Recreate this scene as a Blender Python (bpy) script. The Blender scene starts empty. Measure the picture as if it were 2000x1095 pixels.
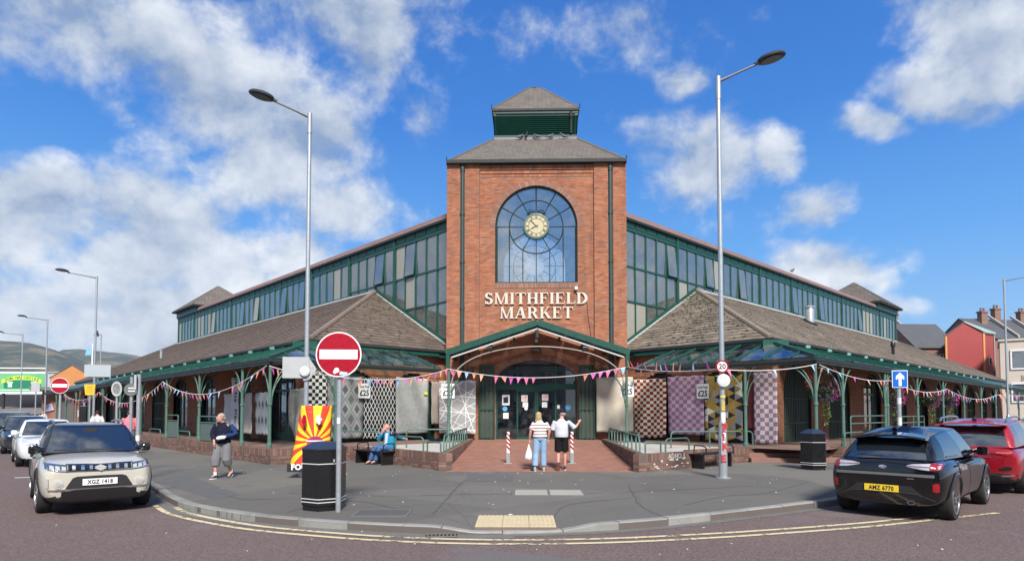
import bpy,bmesh,math,random
from math import sin,cos,pi,radians,sqrt,atan2,tan
from mathutils import Vector,Matrix
from mathutils.bvhtree import BVHTree
random.seed(7)
D=bpy.data
SC=bpy.context.scene
COL=SC.collection
# ---------------------------------------------------------------- camera
cam_d=D.cameras.new('camera')
cam=D.objects.new('camera',cam_d)
COL.objects.link(cam)
CAM_H=1.82
cam.location=(0,0,CAM_H)
cam.rotation_euler=(radians(92.2),0,0)
cam_d.sensor_width=36
cam_d.lens=21.78
cam_d.shift_y=0.1045
cam_d.clip_start=0.1
cam_d.clip_end=12000
SC.camera=cam
# ---------------------------------------------------------------- sky
SUN_EL,SUN_AZ=radians(42),radians(169)
W=D.worlds.new('World'); SC.world=W; W.use_nodes=True
def build_sky():
 nt=W.node_tree; nt.nodes.clear()
 N=lambda t: nt.nodes.new(t)
 def lk(a,b): nt.links.new(a,b)
 def math_(op,a,b=None,c=None,clamp=False):
  n=N('ShaderNodeMath'); n.operation=op; n.use_clamp=clamp
  for i,x in enumerate((a,b,c)):
   if x is None: continue
   if isinstance(x,(int,float)): n.inputs[i].default_value=x
   else: lk(x,n.inputs[i])
  return n.outputs[0]
 def vm(op,a,b=None):
  n=N('ShaderNodeVectorMath'); n.operation=op
  for i,x in enumerate((a,b)):
   if x is None: continue
   if isinstance(x,tuple): n.inputs[i].default_value=x
   else: lk(x,n.inputs[i])
  return n
 out=N('ShaderNodeOutputWorld'); bg=N('ShaderNodeBackground')
 sky=N('ShaderNodeTexSky'); sky.sky_type='NISHITA'; sky.sun_disc=False
 sky.sun_elevation=SUN_EL; sky.sun_rotation=SUN_AZ
 sky.air_density=1.0; sky.dust_density=0.2; sky.ozone_density=1.0
 gr=N('ShaderNodeValToRGB'); el=gr.color_ramp.elements
 for i,(p_,c_) in enumerate(((0.,(.50,.70,.92)),(.10,(.24,.56,.98)),(.24,(.090,.385,.93)),(.42,(.016,.215,.74)),(.62,(.008,.14,.58)),(1.,(.006,.10,.42)))):
  k=el[i] if i<2 else el.new(p_)
  k.position=p_; k.color=(*c_,1)
 hs=N('ShaderNodeMix'); hs.data_type='RGBA'; hs.inputs[0].default_value=.86
 gsc=N('ShaderNodeVectorMath'); gsc.operation='SCALE'; gsc.inputs['Scale'].default_value=7.6
 lk(gr.outputs[0],gsc.inputs[0]); lk(sky.outputs[0],hs.inputs[6]); lk(gsc.outputs[0],hs.inputs[7])
 tc=N('ShaderNodeTexCoord')
 d=tc.outputs['Generated']
 sep=N('ShaderNodeSeparateXYZ'); lk(d,sep.inputs[0])
 lk(sep.outputs[2],gr.inputs[0])
 yy=math_('MAXIMUM',sep.outputs[1],0.05)
 u=math_('DIVIDE',sep.outputs[0],yy); v=math_('DIVIDE',sep.outputs[2],yy)
 cb=N('ShaderNodeCombineXYZ'); lk(u,cb.inputs[0]); lk(v,cb.inputs[1])
 # the cloud field: warped fractal noise on the view direction, denser where the day's clouds stand
 wn=N('ShaderNodeTexNoise'); wn.inputs['Scale'].default_value=3.2; wn.inputs['Detail'].default_value=4
 lk(d,wn.inputs['Vector'])
 ws=vm('SUBTRACT',wn.outputs['Color'],(.5,.5,.5));
 wsc=N('ShaderNodeVectorMath'); wsc.operation='SCALE'; wsc.inputs['Scale'].default_value=.07
 lk(ws.outputs[0],wsc.inputs[0])
 pw=vm('ADD',d,wsc.outputs[0]).outputs[0]
 sq=vm('ADD',vm('MULTIPLY',pw,(1.15,1,1.35)).outputs[0],(0.37,.11,.52)).outputs[0]
 n1=N('ShaderNodeTexNoise'); n1.inputs['Scale'].default_value=4.0; n1.inputs['Detail'].default_value=10
 n1.inputs['Roughness'].default_value=.61
 lk(sq,n1.inputs['Vector'])
 off=vm('ADD',sq,(.022,-.01,.035)).outputs[0]
 n2=N('ShaderNodeTexNoise'); n2.inputs['Scale'].default_value=4.0; n2.inputs['Detail'].default_value=5
 n2.inputs['Roughness'].default_value=.5
 lk(off,n2.inputs['Vector'])
 nb=N('ShaderNodeTexNoise'); nb.inputs['Scale'].default_value=2.1; nb.inputs['Detail'].default_value=2
 lk(d,nb.inputs['Vector'])
 uw=vm('ADD',cb.outputs[0],vm('MULTIPLY',ws.outputs[0],(.13,.13,0)).outputs[0]).outputs[0]
 F=1210.
 # (px, py, rx, ry, weight) read as directions: u = x/y, v = z/y
 blobs=[(200,60,330,140,1.0),(430,170,260,150,1.05),(570,300,190,150,1.1),(660,410,130,90,1.1),(30,60,140,110,.75),(560,40,300,110,.95),(740,90,120,150,.85),(835,240,55,120,.8),(980,50,200,100,.78),(1180,80,130,110,.85),(200,250,140,70,.5),(150,320,80,40,.45),(60,440,340,130,1.25),(250,520,330,130,1.25),(430,530,230,100,1.2),(590,500,110,70,1.2),(60,620,340,140,1.3),(330,640,260,110,1.25),(160,730,400,70,1.2),(1840,20,150,100,1.15),(1920,110,170,110,1.1),(1980,50,130,140,1.1),(1800,170,120,70,1.0),(1700,235,90,45,1.0),(1870,210,130,45,.85),(1370,350,120,130,.86),(1510,310,60,75,.85),(1310,175,60,45,.8),(1270,300,80,80,.6),(1590,430,90,65,.9),(1630,535,115,55,1.2),(1780,500,60,60,.6),(1770,610,60,34,.7),(1090,545,90,70,1.2)]
 tot=None
 P=radians(2.2); PPY=803-F*tan(P)
 for (bx,by,rx,ry,w) in blobs:
  X=(bx-1000)/F; V=(PPY-by)/F
  dy=cos(P)-V*sin(P); dz=sin(P)+V*cos(P)
  s=vm('SUBTRACT',uw,(X/dy,dz/dy,0)).outputs[0]
  m=vm('MULTIPLY',s,(F/rx/1.12,F/ry/1.12,0)).outputs[0]
  q=vm('DOT_PRODUCT',m,m).outputs['Value']
  g=math_('MULTIPLY',math_('POWER',2.718,math_('MULTIPLY',q,-.9)),w*1.2)
  tot=g if tot is None else math_('MAXIMUM',tot,g)
 front=math_('MULTIPLY',math_('SUBTRACT',sep.outputs[1],.25),8.0,clamp=True)
 side=math_('MULTIPLY',nb.outputs['Fac'],1.25)
 cov=N('ShaderNodeMix'); cov.data_type='FLOAT'
 lk(front,cov.inputs[0]); lk(math_('ADD',side,.30),cov.inputs[2]); lk(tot,cov.inputs[3])
 dens=math_('ADD',cov.outputs[0],math_('MULTIPLY',math_('SUBTRACT',n1.outputs['Fac'],.5),3.9))
 mr=N('ShaderNodeMapRange'); mr.interpolation_type='SMOOTHSTEP'
 mr.inputs['From Min'].default_value=.45; mr.inputs['From Max'].default_value=1.18
 lk(dens,mr.inputs['Value'])
 # lit edges and greyer cores
 sh=math_('SUBTRACT',n1.outputs['Fac'],n2.outputs['Fac'])
 lo=N('ShaderNodeMapRange'); lo.inputs['From Min'].default_value=.05; lo.inputs['From Max'].default_value=.45
 lo.inputs['To Min'].default_value=.42; lo.inputs['To Max'].default_value=0.0
 lk(v,lo.inputs['Value'])
 br=math_('ADD',math_('MULTIPLY',sh,3.4),math_('ADD',.33,lo.outputs[0]),clamp=True)
 cc=N('ShaderNodeMix'); cc.data_type='RGBA'
 lk(br,cc.inputs[0])
 cc.inputs[6].default_value=(2.3,3.0,4.2,1); cc.inputs[7].default_value=(7.4,7.6,7.8,1)
 mx=N('ShaderNodeMix'); mx.data_type='RGBA'
 lk(math_('MULTIPLY',mr.outputs[0],.93),mx.inputs[0]); lk(hs.outputs[2],mx.inputs[6]); lk(cc.outputs[2],mx.inputs[7])
 lk(mx.outputs[2],bg.inputs['Color']); bg.inputs['Strength'].default_value=0.10
 lk(bg.outputs[0],out.inputs[0])
build_sky()
# ---------------------------------------------------------------- sun
sun_d=D.lights.new('sun','SUN'); sun=D.objects.new('sun',sun_d); COL.objects.link(sun)
sun_d.energy=4.8; sun_d.angle=radians(12); sun_d.color=(1,.955,.89)
sd=Vector((sin(SUN_AZ)*cos(SUN_EL),cos(SUN_AZ)*cos(SUN_EL),sin(SUN_EL)))
sun.rotation_euler=sd.to_track_quat('Z','Y').to_euler()
vs=SC.view_settings
vs.view_transform='Standard'; vs.look='None'; vs.gamma=1; vs.use_curve_mapping=False
vs.exposure=0.45
SC.cycles.max_bounces=6; SC.cycles.diffuse_bounces=3; SC.cycles.transparent_max_bounces=12
# ---------------------------------------------------------------- helpers: tags
def tag(o,label=None,cat=None,group=None,kind=None):
 if label: o['label']=label
 if cat: o['category']=cat
 if group: o['group']=group
 if kind: o['kind']=kind
 return o
def thing(name,label,cat,loc=(0,0,0),rz=0.0,group=None):
 o=D.objects.new(name,None); COL.objects.link(o)
 o.location=loc; o.rotation_euler=(0,0,rz); o.empty_display_size=.2
 return tag(o,label,cat,group)
def link(name,mesh,parent=None,loc=(0,0,0),rot=(0,0,0),scale=(1,1,1)):
 o=D.objects.new(name,mesh); COL.objects.link(o)
 o.parent=parent; o.location=loc; o.rotation_euler=rot; o.scale=scale
 return o
def dup(o,loc=None,rz=None,label=None,parent=None):
 c=o.copy(); COL.objects.link(c); c.parent=parent
 if loc is not None: c.location=loc
 if rz is not None: c.rotation_euler=(0,0,rz)
 if label: c['label']=label
 for k in o.children:
  dup(k,parent=c)
 return c
 # ---------------------------------------------------------------- helpers: mesh builder
class MB:
 def __init__(s): s.v=[]; s.f=[]; s.m=[]
 def add(s,vs_,fs,m=0):
  b=len(s.v); s.v+= [tuple(p) for p in vs_]
  for f in fs: s.f.append(tuple(b+i for i in f)); s.m.append(m)
 def poly(s,pts,m=0): s.add(pts,[tuple(range(len(pts)))],m)
 def box(s,c,d,m=0,R=None,skip=()):
  x,y,z=d[0]/2,d[1]/2,d[2]/2
  P=[(-x,-y,-z),(x,-y,-z),(x,y,-z),(-x,y,-z),(-x,-y,z),(x,-y,z),(x,y,z),(-x,y,z)]
  if R is not None: P=[R @ Vector(p) for p in P]
  P=[(p[0]+c[0],p[1]+c[1],p[2]+c[2]) for p in P]
  F_={'b': (0,3,2,1),'t': (4,5,6,7),'f': (0,1,5,4),'r': (1,2,6,5),'k': (2,3,7,6),'l': (3,0,4,7)}
  s.add(P,[F_[k] for k in F_ if k not in skip],m)
 def fbox(s,fr,a0,a1,z0,z1,d0,d1,m=0,back=True):
  """box in a wall frame fr=(origin, u, n): a along u, z up, d outward along n"""
  P=[fp(fr,a,z,d) for d in (d0,d1) for (a,z) in ((a0,z0),(a1,z0),(a1,z1),(a0,z1))]
  fs=[(4,5,6,7),(0,1,5,4),(1,2,6,5),(2,3,7,6),(3,0,4,7)]
  if back: fs.append((0,3,2,1))
  s.add(P,fs,m)
 def prism(s,P0,P1,m=0,caps=True):
  n=len(P0)
  fs=[(i,(i+1) % n,n+(i+1) % n,n+i) for i in range(n)]
  if caps: fs+= [tuple(range(n-1,-1,-1)),tuple(range(n,2*n))]
  s.add(list(P0)+list(P1),fs,m)
 def tube(s,pts,r,n=8,m=0,cap=True,ell=1.0):
  pts=[Vector(p) for p in pts]; k=len(pts)
  rs=r if isinstance(r,(list,tuple)) else [r]*k
  up=None; rings=[]
  for i,p in enumerate(pts):
   t=(pts[min(i+1,k-1)]-pts[max(i-1,0)]).normalized()
   if up is None:
    up=Vector((0,0,1)) if abs(t.z)<.9 else Vector((1,0,0))
   a=t.cross(up)
   if a.length<1e-5: a=t.cross(Vector((0,1,0)))
   a.normalize(); b_=a.cross(t).normalized(); up=b_
   rings.append([p+a*(cos(2*pi*j/n)*rs[i])+b_*(sin(2*pi*j/n)*rs[i]*ell) for j in range(n)])
  V=[q for g in rings for q in g]; fs=[]
  for i in range(k-1):
   for j in range(n):
    fs.append((i*n+j,i*n+(j+1) % n,(i+1)*n+(j+1) % n,(i+1)*n+j))
  if cap: fs+= [tuple(range(n-1,-1,-1)),tuple(range((k-1)*n,k*n))]
  s.add(V,fs,m)
 def lathe(s,prof,n=16,c=(0,0,0),m=0,R=None):
  V=[]; fs=[]; k=len(prof)
  for (r,z) in prof:
   for j in range(n):
    p=Vector((r*cos(2*pi*j/n),r*sin(2*pi*j/n),z))
    if R is not None: p=R @ p
    V.append((p[0]+c[0],p[1]+c[1],p[2]+c[2]))
  for i in range(k-1):
   for j in range(n):
    fs.append((i*n+j,i*n+(j+1) % n,(i+1)*n+(j+1) % n,(i+1)*n+j))
  fs+= [tuple(range(n-1,-1,-1)),tuple(range((k-1)*n,k*n))]
  s.add(V,fs,m)
 def loft(s,rings,m=0,cap=True):
  n=len(rings[0]); k=len(rings); V=[tuple(p) for g in rings for p in g]; fs=[]
  for i in range(k-1):
   for j in range(n):
    fs.append((i*n+j,i*n+(j+1) % n,(i+1)*n+(j+1) % n,(i+1)*n+j))
  if cap: fs+= [tuple(range(n-1,-1,-1)),tuple(range((k-1)*n,k*n))]
  s.add(V,fs,m)
 def mesh(s,name,mats=(),smooth=None):
  me=D.meshes.new(name); me.from_pydata(s.v,[],s.f)
  for m in (mats if isinstance(mats,(list,tuple)) else (mats,)): me.materials.append(m)
  if s.m and max(s.m)>0: me.polygons.foreach_set('material_index',s.m)
  bm=bmesh.new(); bm.from_mesh(me); bmesh.ops.recalc_face_normals(bm,faces=bm.faces); bm.to_mesh(me); bm.free()
  if smooth is not None:
   me.polygons.foreach_set('use_smooth',[True]*len(me.polygons))
   if smooth<180: me.set_sharp_from_angle(angle=radians(smooth))
  return me
 def build(s,name,mats,parent=None,smooth=None,loc=(0,0,0),rot=(0,0,0),bevel=0,seg=2):
  o=link(name,s.mesh(name,mats,smooth),parent,loc,rot)
  if bevel:
   b_=o.modifiers.new('bevel','BEVEL'); b_.width=bevel; b_.segments=seg; b_.limit_method='ANGLE'; b_.angle_limit=radians(40)
  return o
def fp(fr,a,z,d=0.0):
 o,u,n=fr
 return (o[0]+u[0]*a+n[0]*d,o[1]+u[1]*a+n[1]*d,o[2]+z)
def bake(o):
 """apply an object's modifiers and keep the result as its mesh"""
 dg=bpy.context.evaluated_depsgraph_get(); dg.update()
 me=D.meshes.new_from_object(o.evaluated_get(dg)); o.modifiers.clear(); old=o.data; o.data=me
 if old.users== 0: D.meshes.remove(old)
 return o
def text_mesh(txt,size,ext,mat_,align='CENTER',name='lettering',shear=0,spacing=1.0,resol=3):
 c=D.curves.new('txt','FONT'); c.body=txt; c.size=size; c.extrude=ext; c.align_x=align; c.align_y='CENTER'
 c.shear=shear; c.space_character=spacing; c.resolution_u=resol
 o=D.objects.new('txt',c); COL.objects.link(o)
 dg=bpy.context.evaluated_depsgraph_get(); dg.update()
 me=D.meshes.new_from_object(o.evaluated_get(dg)); me.name=name
 D.objects.remove(o); D.curves.remove(c)
 me.materials.clear(); me.materials.append(mat_)
 return me
def text_to(mb,txt,size,fr,a,z,d,ext=.002,m=0,bold=0.0,xs=1.0,spacing=1.0):
 """text as geometry in a wall frame"""
 c=D.curves.new('txt','FONT'); c.body=txt; c.size=size; c.extrude=ext; c.align_x='CENTER'; c.align_y='CENTER'
 c.offset=bold; c.resolution_u=2; c.space_character=spacing
 o=D.objects.new('txt',c); COL.objects.link(o)
 dg=bpy.context.evaluated_depsgraph_get(); dg.update()
 me=D.meshes.new_from_object(o.evaluated_get(dg)); D.objects.remove(o); D.curves.remove(c)
 mb.add([fp(fr,a+v.co.x*xs,z+v.co.y,d+v.co.z) for v in me.vertices],[tuple(p.vertices) for p in me.polygons],m)
 D.meshes.remove(me)
 # ---------------------------------------------------------------- helpers: materials
class NT:
 def __init__(s,name):
  s.mat=D.materials.new(name); s.mat.use_nodes=True; s.nt=s.mat.node_tree
  s.bsdf=s.nt.nodes['Principled BSDF']; s.out=s.nt.nodes['Material Output']
 def n(s,t,**kw):
  x=s.nt.nodes.new(t)
  for k,v in kw.items(): setattr(x,k,v)
  return x
 def l(s,a,b): s.nt.links.new(a,b)
 def put(s,inp,x):
  if isinstance(x,bpy.types.NodeSocket): s.l(x,inp)
  elif x is not None: inp.default_value=x
 def math(s,op,a,b=None,c=None,clamp=False):
  x=s.n('ShaderNodeMath',operation=op,use_clamp=clamp)
  for i,v in enumerate((a,b,c)): s.put(x.inputs[i],v)
  return x.outputs[0]
 def mix(s,f,a,b,mode='MIX'):
  x=s.n('ShaderNodeMix',data_type='RGBA',blend_type=mode)
  s.put(x.inputs[0],f); s.put(x.inputs[6],col4(a)); s.put(x.inputs[7],col4(b))
  return x.outputs[2]
 def noise(s,vec,scale,detail=3,rough=.5,out='Fac'):
  x=s.n('ShaderNodeTexNoise'); x.inputs['Scale'].default_value=scale; x.inputs['Detail'].default_value=detail
  x.inputs['Roughness'].default_value=rough
  if vec is not None: s.l(vec,x.inputs['Vector'])
  return x.outputs[out]
 def ramp(s,f,stops,interp='LINEAR'):
  x=s.n('ShaderNodeValToRGB'); x.color_ramp.interpolation=interp
  e=x.color_ramp.elements
  while len(e)>1: e.remove(e[-1])
  e[0].position=stops[0][0]; e[0].color=col4(stops[0][1])
  for p,c in stops[1:]:
   k=e.new(p); k.color=col4(c)
  s.l(f,x.inputs[0]); return x.outputs[0]
 def rng(s,v,a,b,c=0.,d=1.,smooth=False):
  x=s.n('ShaderNodeMapRange')
  if smooth: x.interpolation_type='SMOOTHSTEP'
  for i,k in ((1,a),(2,b),(3,c),(4,d)): x.inputs[i].default_value=k
  s.l(v,x.inputs[0]); return x.outputs[0]
 def bump(s,h,strength=.3,dist=.02):
  x=s.n('ShaderNodeBump'); x.inputs['Strength'].default_value=strength; x.inputs['Distance'].default_value=dist
  s.l(h,x.inputs['Height']); s.l(x.outputs[0],s.bsdf.inputs['Normal']); return x
 def pos(s): return s.n('ShaderNodeNewGeometry').outputs['Position']
 def obj(s): return s.n('ShaderNodeTexCoord').outputs['Object']
 def uv(s): return s.n('ShaderNodeTexCoord').outputs['UV']
 def isl(s):
  g=s.n('ShaderNodeNewGeometry').outputs['Random Per Island']; o=s.n('ShaderNodeObjectInfo').outputs['Random']
  return s.math('FRACT',s.math('ADD',g,o))
def col4(c):
 if isinstance(c,bpy.types.NodeSocket): return c
 if isinstance(c,(int,float)): return (c,c,c,1)
 return (*c[:3],1)
def M(name,col,rough=.6,metal=0.,var=.12,vs_=3.,bump=0.,bs=60.,spec=.5,coat=0.,emit=None,local=False,dirt=0.):
 t=NT(name); b=t.bsdf
 p=t.obj() if local else t.pos()
 f=t.noise(p,vs_,4,.6)
 c=t.mix(f,tuple(x*(1-var) for x in col),tuple(min(1,x*(1+var)) for x in col))
 if dirt:
  g=t.rng(t.noise(p,vs_*2.7,6,.65),.5,.75,0,dirt)
  c=t.mix(g,c,tuple(x*.45+.01 for x in col))
 t.l(c,b.inputs['Base Color'])
 r_=t.rng(t.noise(p,vs_*4,3),.2,.8,max(0,rough-.08),min(1,rough+.08)); t.l(r_,b.inputs['Roughness'])
 b.inputs['Metallic'].default_value=metal; b.inputs['Specular IOR Level'].default_value=spec
 if coat: b.inputs['Coat Weight'].default_value=coat; b.inputs['Coat Roughness'].default_value=.04
 if bump: t.bump(t.noise(p,bs,4,.6),bump)
 if emit: b.inputs['Emission Color'].default_value=col4(emit[0]); b.inputs['Emission Strength'].default_value=emit[1]
 return t.mat
def M_isl(name,stops,rough=.85,bump=.25,bs=60.,grime=.25,spec=.3,gs=1.2,local=False,streak=0.,speck=0.):
 """pieces that each take their own shade from the palette"""
 t=NT(name); p=t.obj() if local else t.pos()
 c=t.ramp(t.isl(),stops,'LINEAR')
 if streak:
  sv=t.n('ShaderNodeVectorMath',operation='MULTIPLY'); sv.inputs[1].default_value=(2.6,2.6,.16); t.l(p,sv.inputs[0])
  c=t.mix(t.rng(t.noise(sv.outputs[0],1.,5,.6),.52,.75,0,streak),c,(.10,.06,.045)); c=t.mix(t.rng(t.noise(p,.55,6,.7),.58,.78,0,streak*.8),c,(.50,.36,.28))
 if speck:
  c=t.mix(t.rng(t.noise(p,7,5,.75),.58,.68,0,speck),c,(.50,.46,.39)); c=t.mix(t.rng(t.noise(p,3.1,6,.75),.54,.66,0,speck),c,(.055,.045,.038))
 f=t.noise(p,26,3,.6); c=t.mix(t.math('MULTIPLY',f,.5),c,t.mix(.5,c,(.05,.04,.035)))
 g=t.rng(t.noise(p,gs,5,.65),.45,.8,0,grime); c=t.mix(g,c,(.06,.055,.05))
 t.l(c,t.bsdf.inputs['Base Color']); t.bsdf.inputs['Roughness'].default_value=rough
 t.bsdf.inputs['Specular IOR Level'].default_value=spec
 if bump: t.bump(t.noise(p,bs,4,.65),bump,.01)
 return t.mat
def M_glass(name,tint=(.55,.6,.62),trans=.5,rough=.02,milk=0.):
 """window glass: part mirror, part see-through, with a little dirt"""
 t=NT(name); nt=t.nt; nt.nodes.remove(t.bsdf)
 tr=t.n('ShaderNodeBsdfTransparent'); tr.inputs[0].default_value=col4(tint)
 gl=t.n('ShaderNodeBsdfGlossy'); gl.inputs['Roughness'].default_value=rough; gl.inputs['Color'].default_value=(.92,.95,.97,1)
 df=t.n('ShaderNodeBsdfDiffuse'); df.inputs[0].default_value=(.27,.31,.30,1)
 lw=t.n('ShaderNodeLayerWeight'); lw.inputs['Blend'].default_value=.35
 m=t.n('ShaderNodeMixShader'); t.l(t.rng(lw.outputs['Fresnel'],0,1,1-trans,1),m.inputs[0]); t.l(tr.outputs[0],m.inputs[1]); t.l(gl.outputs[0],m.inputs[2])
 m2=t.n('ShaderNodeMixShader'); t.l(t.rng(t.noise(t.pos(),2.2,5,.7),.45,.8,milk,milk+.22),m2.inputs[0]); t.l(m.outputs[0],m2.inputs[1]); t.l(df.outputs[0],m2.inputs[2])
 t.l(m2.outputs[0],t.out.inputs[0]); return t.mat
 # ---------------------------------------------------------------- the site frame: the market's axes
S2=sqrt(.5)
OB=(1.095,27.64); TH=atan2(-.0257,.9997)
RU=(cos(TH),sin(TH)); RB=(-sin(TH),cos(TH))
def LW(a,c,z=0.0): return (OB[0]+a*RU[0]+c*RB[0],OB[1]+a*RU[1]+c*RB[1],z)
PAV=.114; FLOOR=.575
MT={}
MT['brick']=M_isl('brick',[(0,(.40,.142,.068)),(.25,(.45,.17,.082)),(.45,(.35,.118,.060)),(.62,(.47,.20,.11)),(.78,(.28,.105,.066)),(.9,(.40,.18,.105)),(1,(.47,.22,.125))],grime=.38,streak=.42)
MT['brick_arch']=M_isl('brick_arch',[(0,(.33,.16,.11)),(.5,(.28,.14,.10)),(1,(.40,.22,.16))],grime=.3)
MT['brick_dark']=M_isl('brick_dark',[(0,(.19,.105,.08)),(.35,(.15,.085,.07)),(.7,(.24,.135,.10)),(1,(.30,.185,.15))],grime=.5,gs=3)
MT['mortar']=M('mortar',(.17,.13,.11),.95,bump=.3,bs=90)
MT['mortar_dark']=M('mortar_dark',(.12,.10,.09),.95,bump=.3,bs=90)
MT['green']=M('green_paint',(.009,.066,.046),.38,var=.25,vs_=1.5,dirt=.35)
MT['green_pale']=M('green_paint_weathered',(.075,.15,.118),.5,var=.2,vs_=2.5,dirt=.5)
MT['green_dark']=M('green_black_paint',(.009,.034,.028),.45,var=.25,vs_=2,dirt=.3)
MT['gate']=M('gate_paint',(.045,.065,.050),.6,var=.25,vs_=3,dirt=.4)
MT['gutter']=M('gutter_black',(.018,.022,.021),.7,var=.3)
MT['pipe']=M('pipe_paint',(.035,.055,.05),.42,var=.25,dirt=.3)
MT['lead']=M('lead_flashing',(.42,.44,.44),.6,var=.25,vs_=2,dirt=.5)
MT['coping']=M('coping_tile',(.20,.12,.105),.8,var=.25,vs_=1.2,bump=.4,bs=12,dirt=.4)
MT['tile']=M_isl('roof_tile',[(0,(.140,.102,.078)),(.4,(.168,.125,.096)),(.7,(.11,.08,.062)),(1,(.20,.152,.118))],grime=.7,gs=.9,speck=.3,bump=.4,bs=35)
MT['tile_grey']=M_isl('roof_tile_lichened',[(0,(.20,.162,.124)),(.35,(.245,.20,.152)),(.7,(.15,.12,.092)),(1,(.31,.26,.20))],grime=.85,gs=.8,speck=.6,bump=.4,bs=35)
MT['slate']=M_isl('tower_slate',[(0,(.145,.125,.11)),(.5,(.17,.148,.13)),(1,(.12,.105,.095))],grime=.35,gs=1.5,bump=.3,bs=40)
MT['moss']=M('moss',(.05,.048,.03),.95,var=.5,vs_=8,bump=.8,bs=30)
MT['cream']=M('cream_paint',(.72,.69,.62),.5,var=.08)
MT['white']=M('white_paint',(.78,.78,.77),.5,var=.06)
MT['black']=M('black_paint',(.012,.012,.013),.35,var=.2)
MT['rubber']=M('rubber',(.014,.014,.015),.8,var=.25)
MT['dark']=M('dark_interior',(.012,.012,.012),.9)
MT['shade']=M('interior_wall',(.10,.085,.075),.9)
MT['galv']=M('galvanised_steel',(.42,.45,.47),.42,metal=.55,var=.14,vs_=4,dirt=.25)
MT['grey']=M('grey_paint',(.33,.34,.35),.5,var=.1,dirt=.3)
MT['chrome']=M('chrome',(.78,.79,.80),.12,metal=1.,var=.04)
MT['concrete']=M('concrete',(.34,.32,.29),.9,var=.15,vs_=2,bump=.3,bs=50,dirt=.35)
MT['paving_pale']=M('pale_paving',(.44,.42,.38),.9,var=.15,vs_=2,bump=.2,bs=40,dirt=.3)
MT['paver']=M_isl('red_paver',[(0,(.31,.15,.108)),(.4,(.34,.168,.122)),(.75,(.27,.13,.098)),(1,(.38,.20,.145))],grime=.3,gs=1.1,bump=.2)
MT['kerb']=M_isl('kerb_stone',[(0,(.24,.24,.225)),(.5,(.28,.28,.26)),(1,(.33,.32,.295))],grime=.5,gs=2.5,bump=.4,bs=40)
MT['kerb_pale']=M('kerb_pale',(.42,.39,.32),.9,var=.15,bump=.3)
MT['glass']=M_glass('window_glass',(.35,.42,.45),.70,.02,.20)
MT['glass_roof']=M_glass('canopy_glass',(.92,.96,.95),.94,.06)
MT['glass_clear']=M_glass('door_glass',(.62,.66,.66),.955)
MT['glass_tower']=M_glass('tower_glass',(.90,.93,.95),.70,.02,.10)
MT['glass_rear']=M_glass('rear_glass',(.95,.97,.98),.985)
MT['tarmac_patch']=M('tarmac_patch',(.085,.085,.085),.9,var=.2,vs_=6,bump=.5,bs=120)
MT['steel_cover']=M('cover_steel',(.16,.155,.145),.6,metal=.2,var=.25,vs_=8,bump=.4,bs=70)
def road_mat():
 t=NT('red_tarmac'); p=t.pos()
 c=t.mix(t.noise(p,.35,5,.6),(.124,.078,.066),(.204,.134,.112))
 sp=t.n('ShaderNodeTexVoronoi'); sp.inputs['Scale'].default_value=55; t.l(p,sp.inputs['Vector'])
 c=t.mix(t.rng(sp.outputs['Color'],.15,.85,0,1),t.mix(.5,c,(.06,.048,.05)),t.mix(.25,c,(.36,.30,.30)))
 f2=t.noise(p,22,5,.75)
 c=t.mix(t.rng(f2,.42,.62),t.mix(.36,c,(.06,.05,.05)),c)
 # worn grey wheel tracks and a trench repair
 tr=t.rng(t.noise(p,.22,5,.7),.52,.64,0,.6,True); c=t.mix(tr,c,(.165,.15,.15))
 w=t.n('ShaderNodeSeparateXYZ'); t.l(p,w.inputs[0])
 ln=t.math('ADD',t.math('MULTIPLY',w.outputs[0],.42),w.outputs[1])
 wob=t.math('MULTIPLY',t.math('SUBTRACT',t.noise(p,1.3,4,.6),.5),.25)
 band=t.math('ABSOLUTE',t.math('SUBTRACT',t.math('ADD',ln,wob),7.75))
 rgt=t.rng(w.outputs[0],-.9,-.2,0,1)
 c=t.mix(t.math('MULTIPLY',t.rng(band,.30,.36,.8,0),rgt),c,t.mix(t.noise(p,40,3,.7),(.09,.088,.09),(.17,.166,.162)))
 t.l(c,t.bsdf.inputs['Base Color']); t.bsdf.inputs['Roughness'].default_value=.88; t.bsdf.inputs['Specular IOR Level'].default_value=.3
 h=t.math('ADD',sp.outputs['Distance'],t.math('MULTIPLY',f2,.6)); t.bump(h,.55,.012)
 return t.mat
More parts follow.
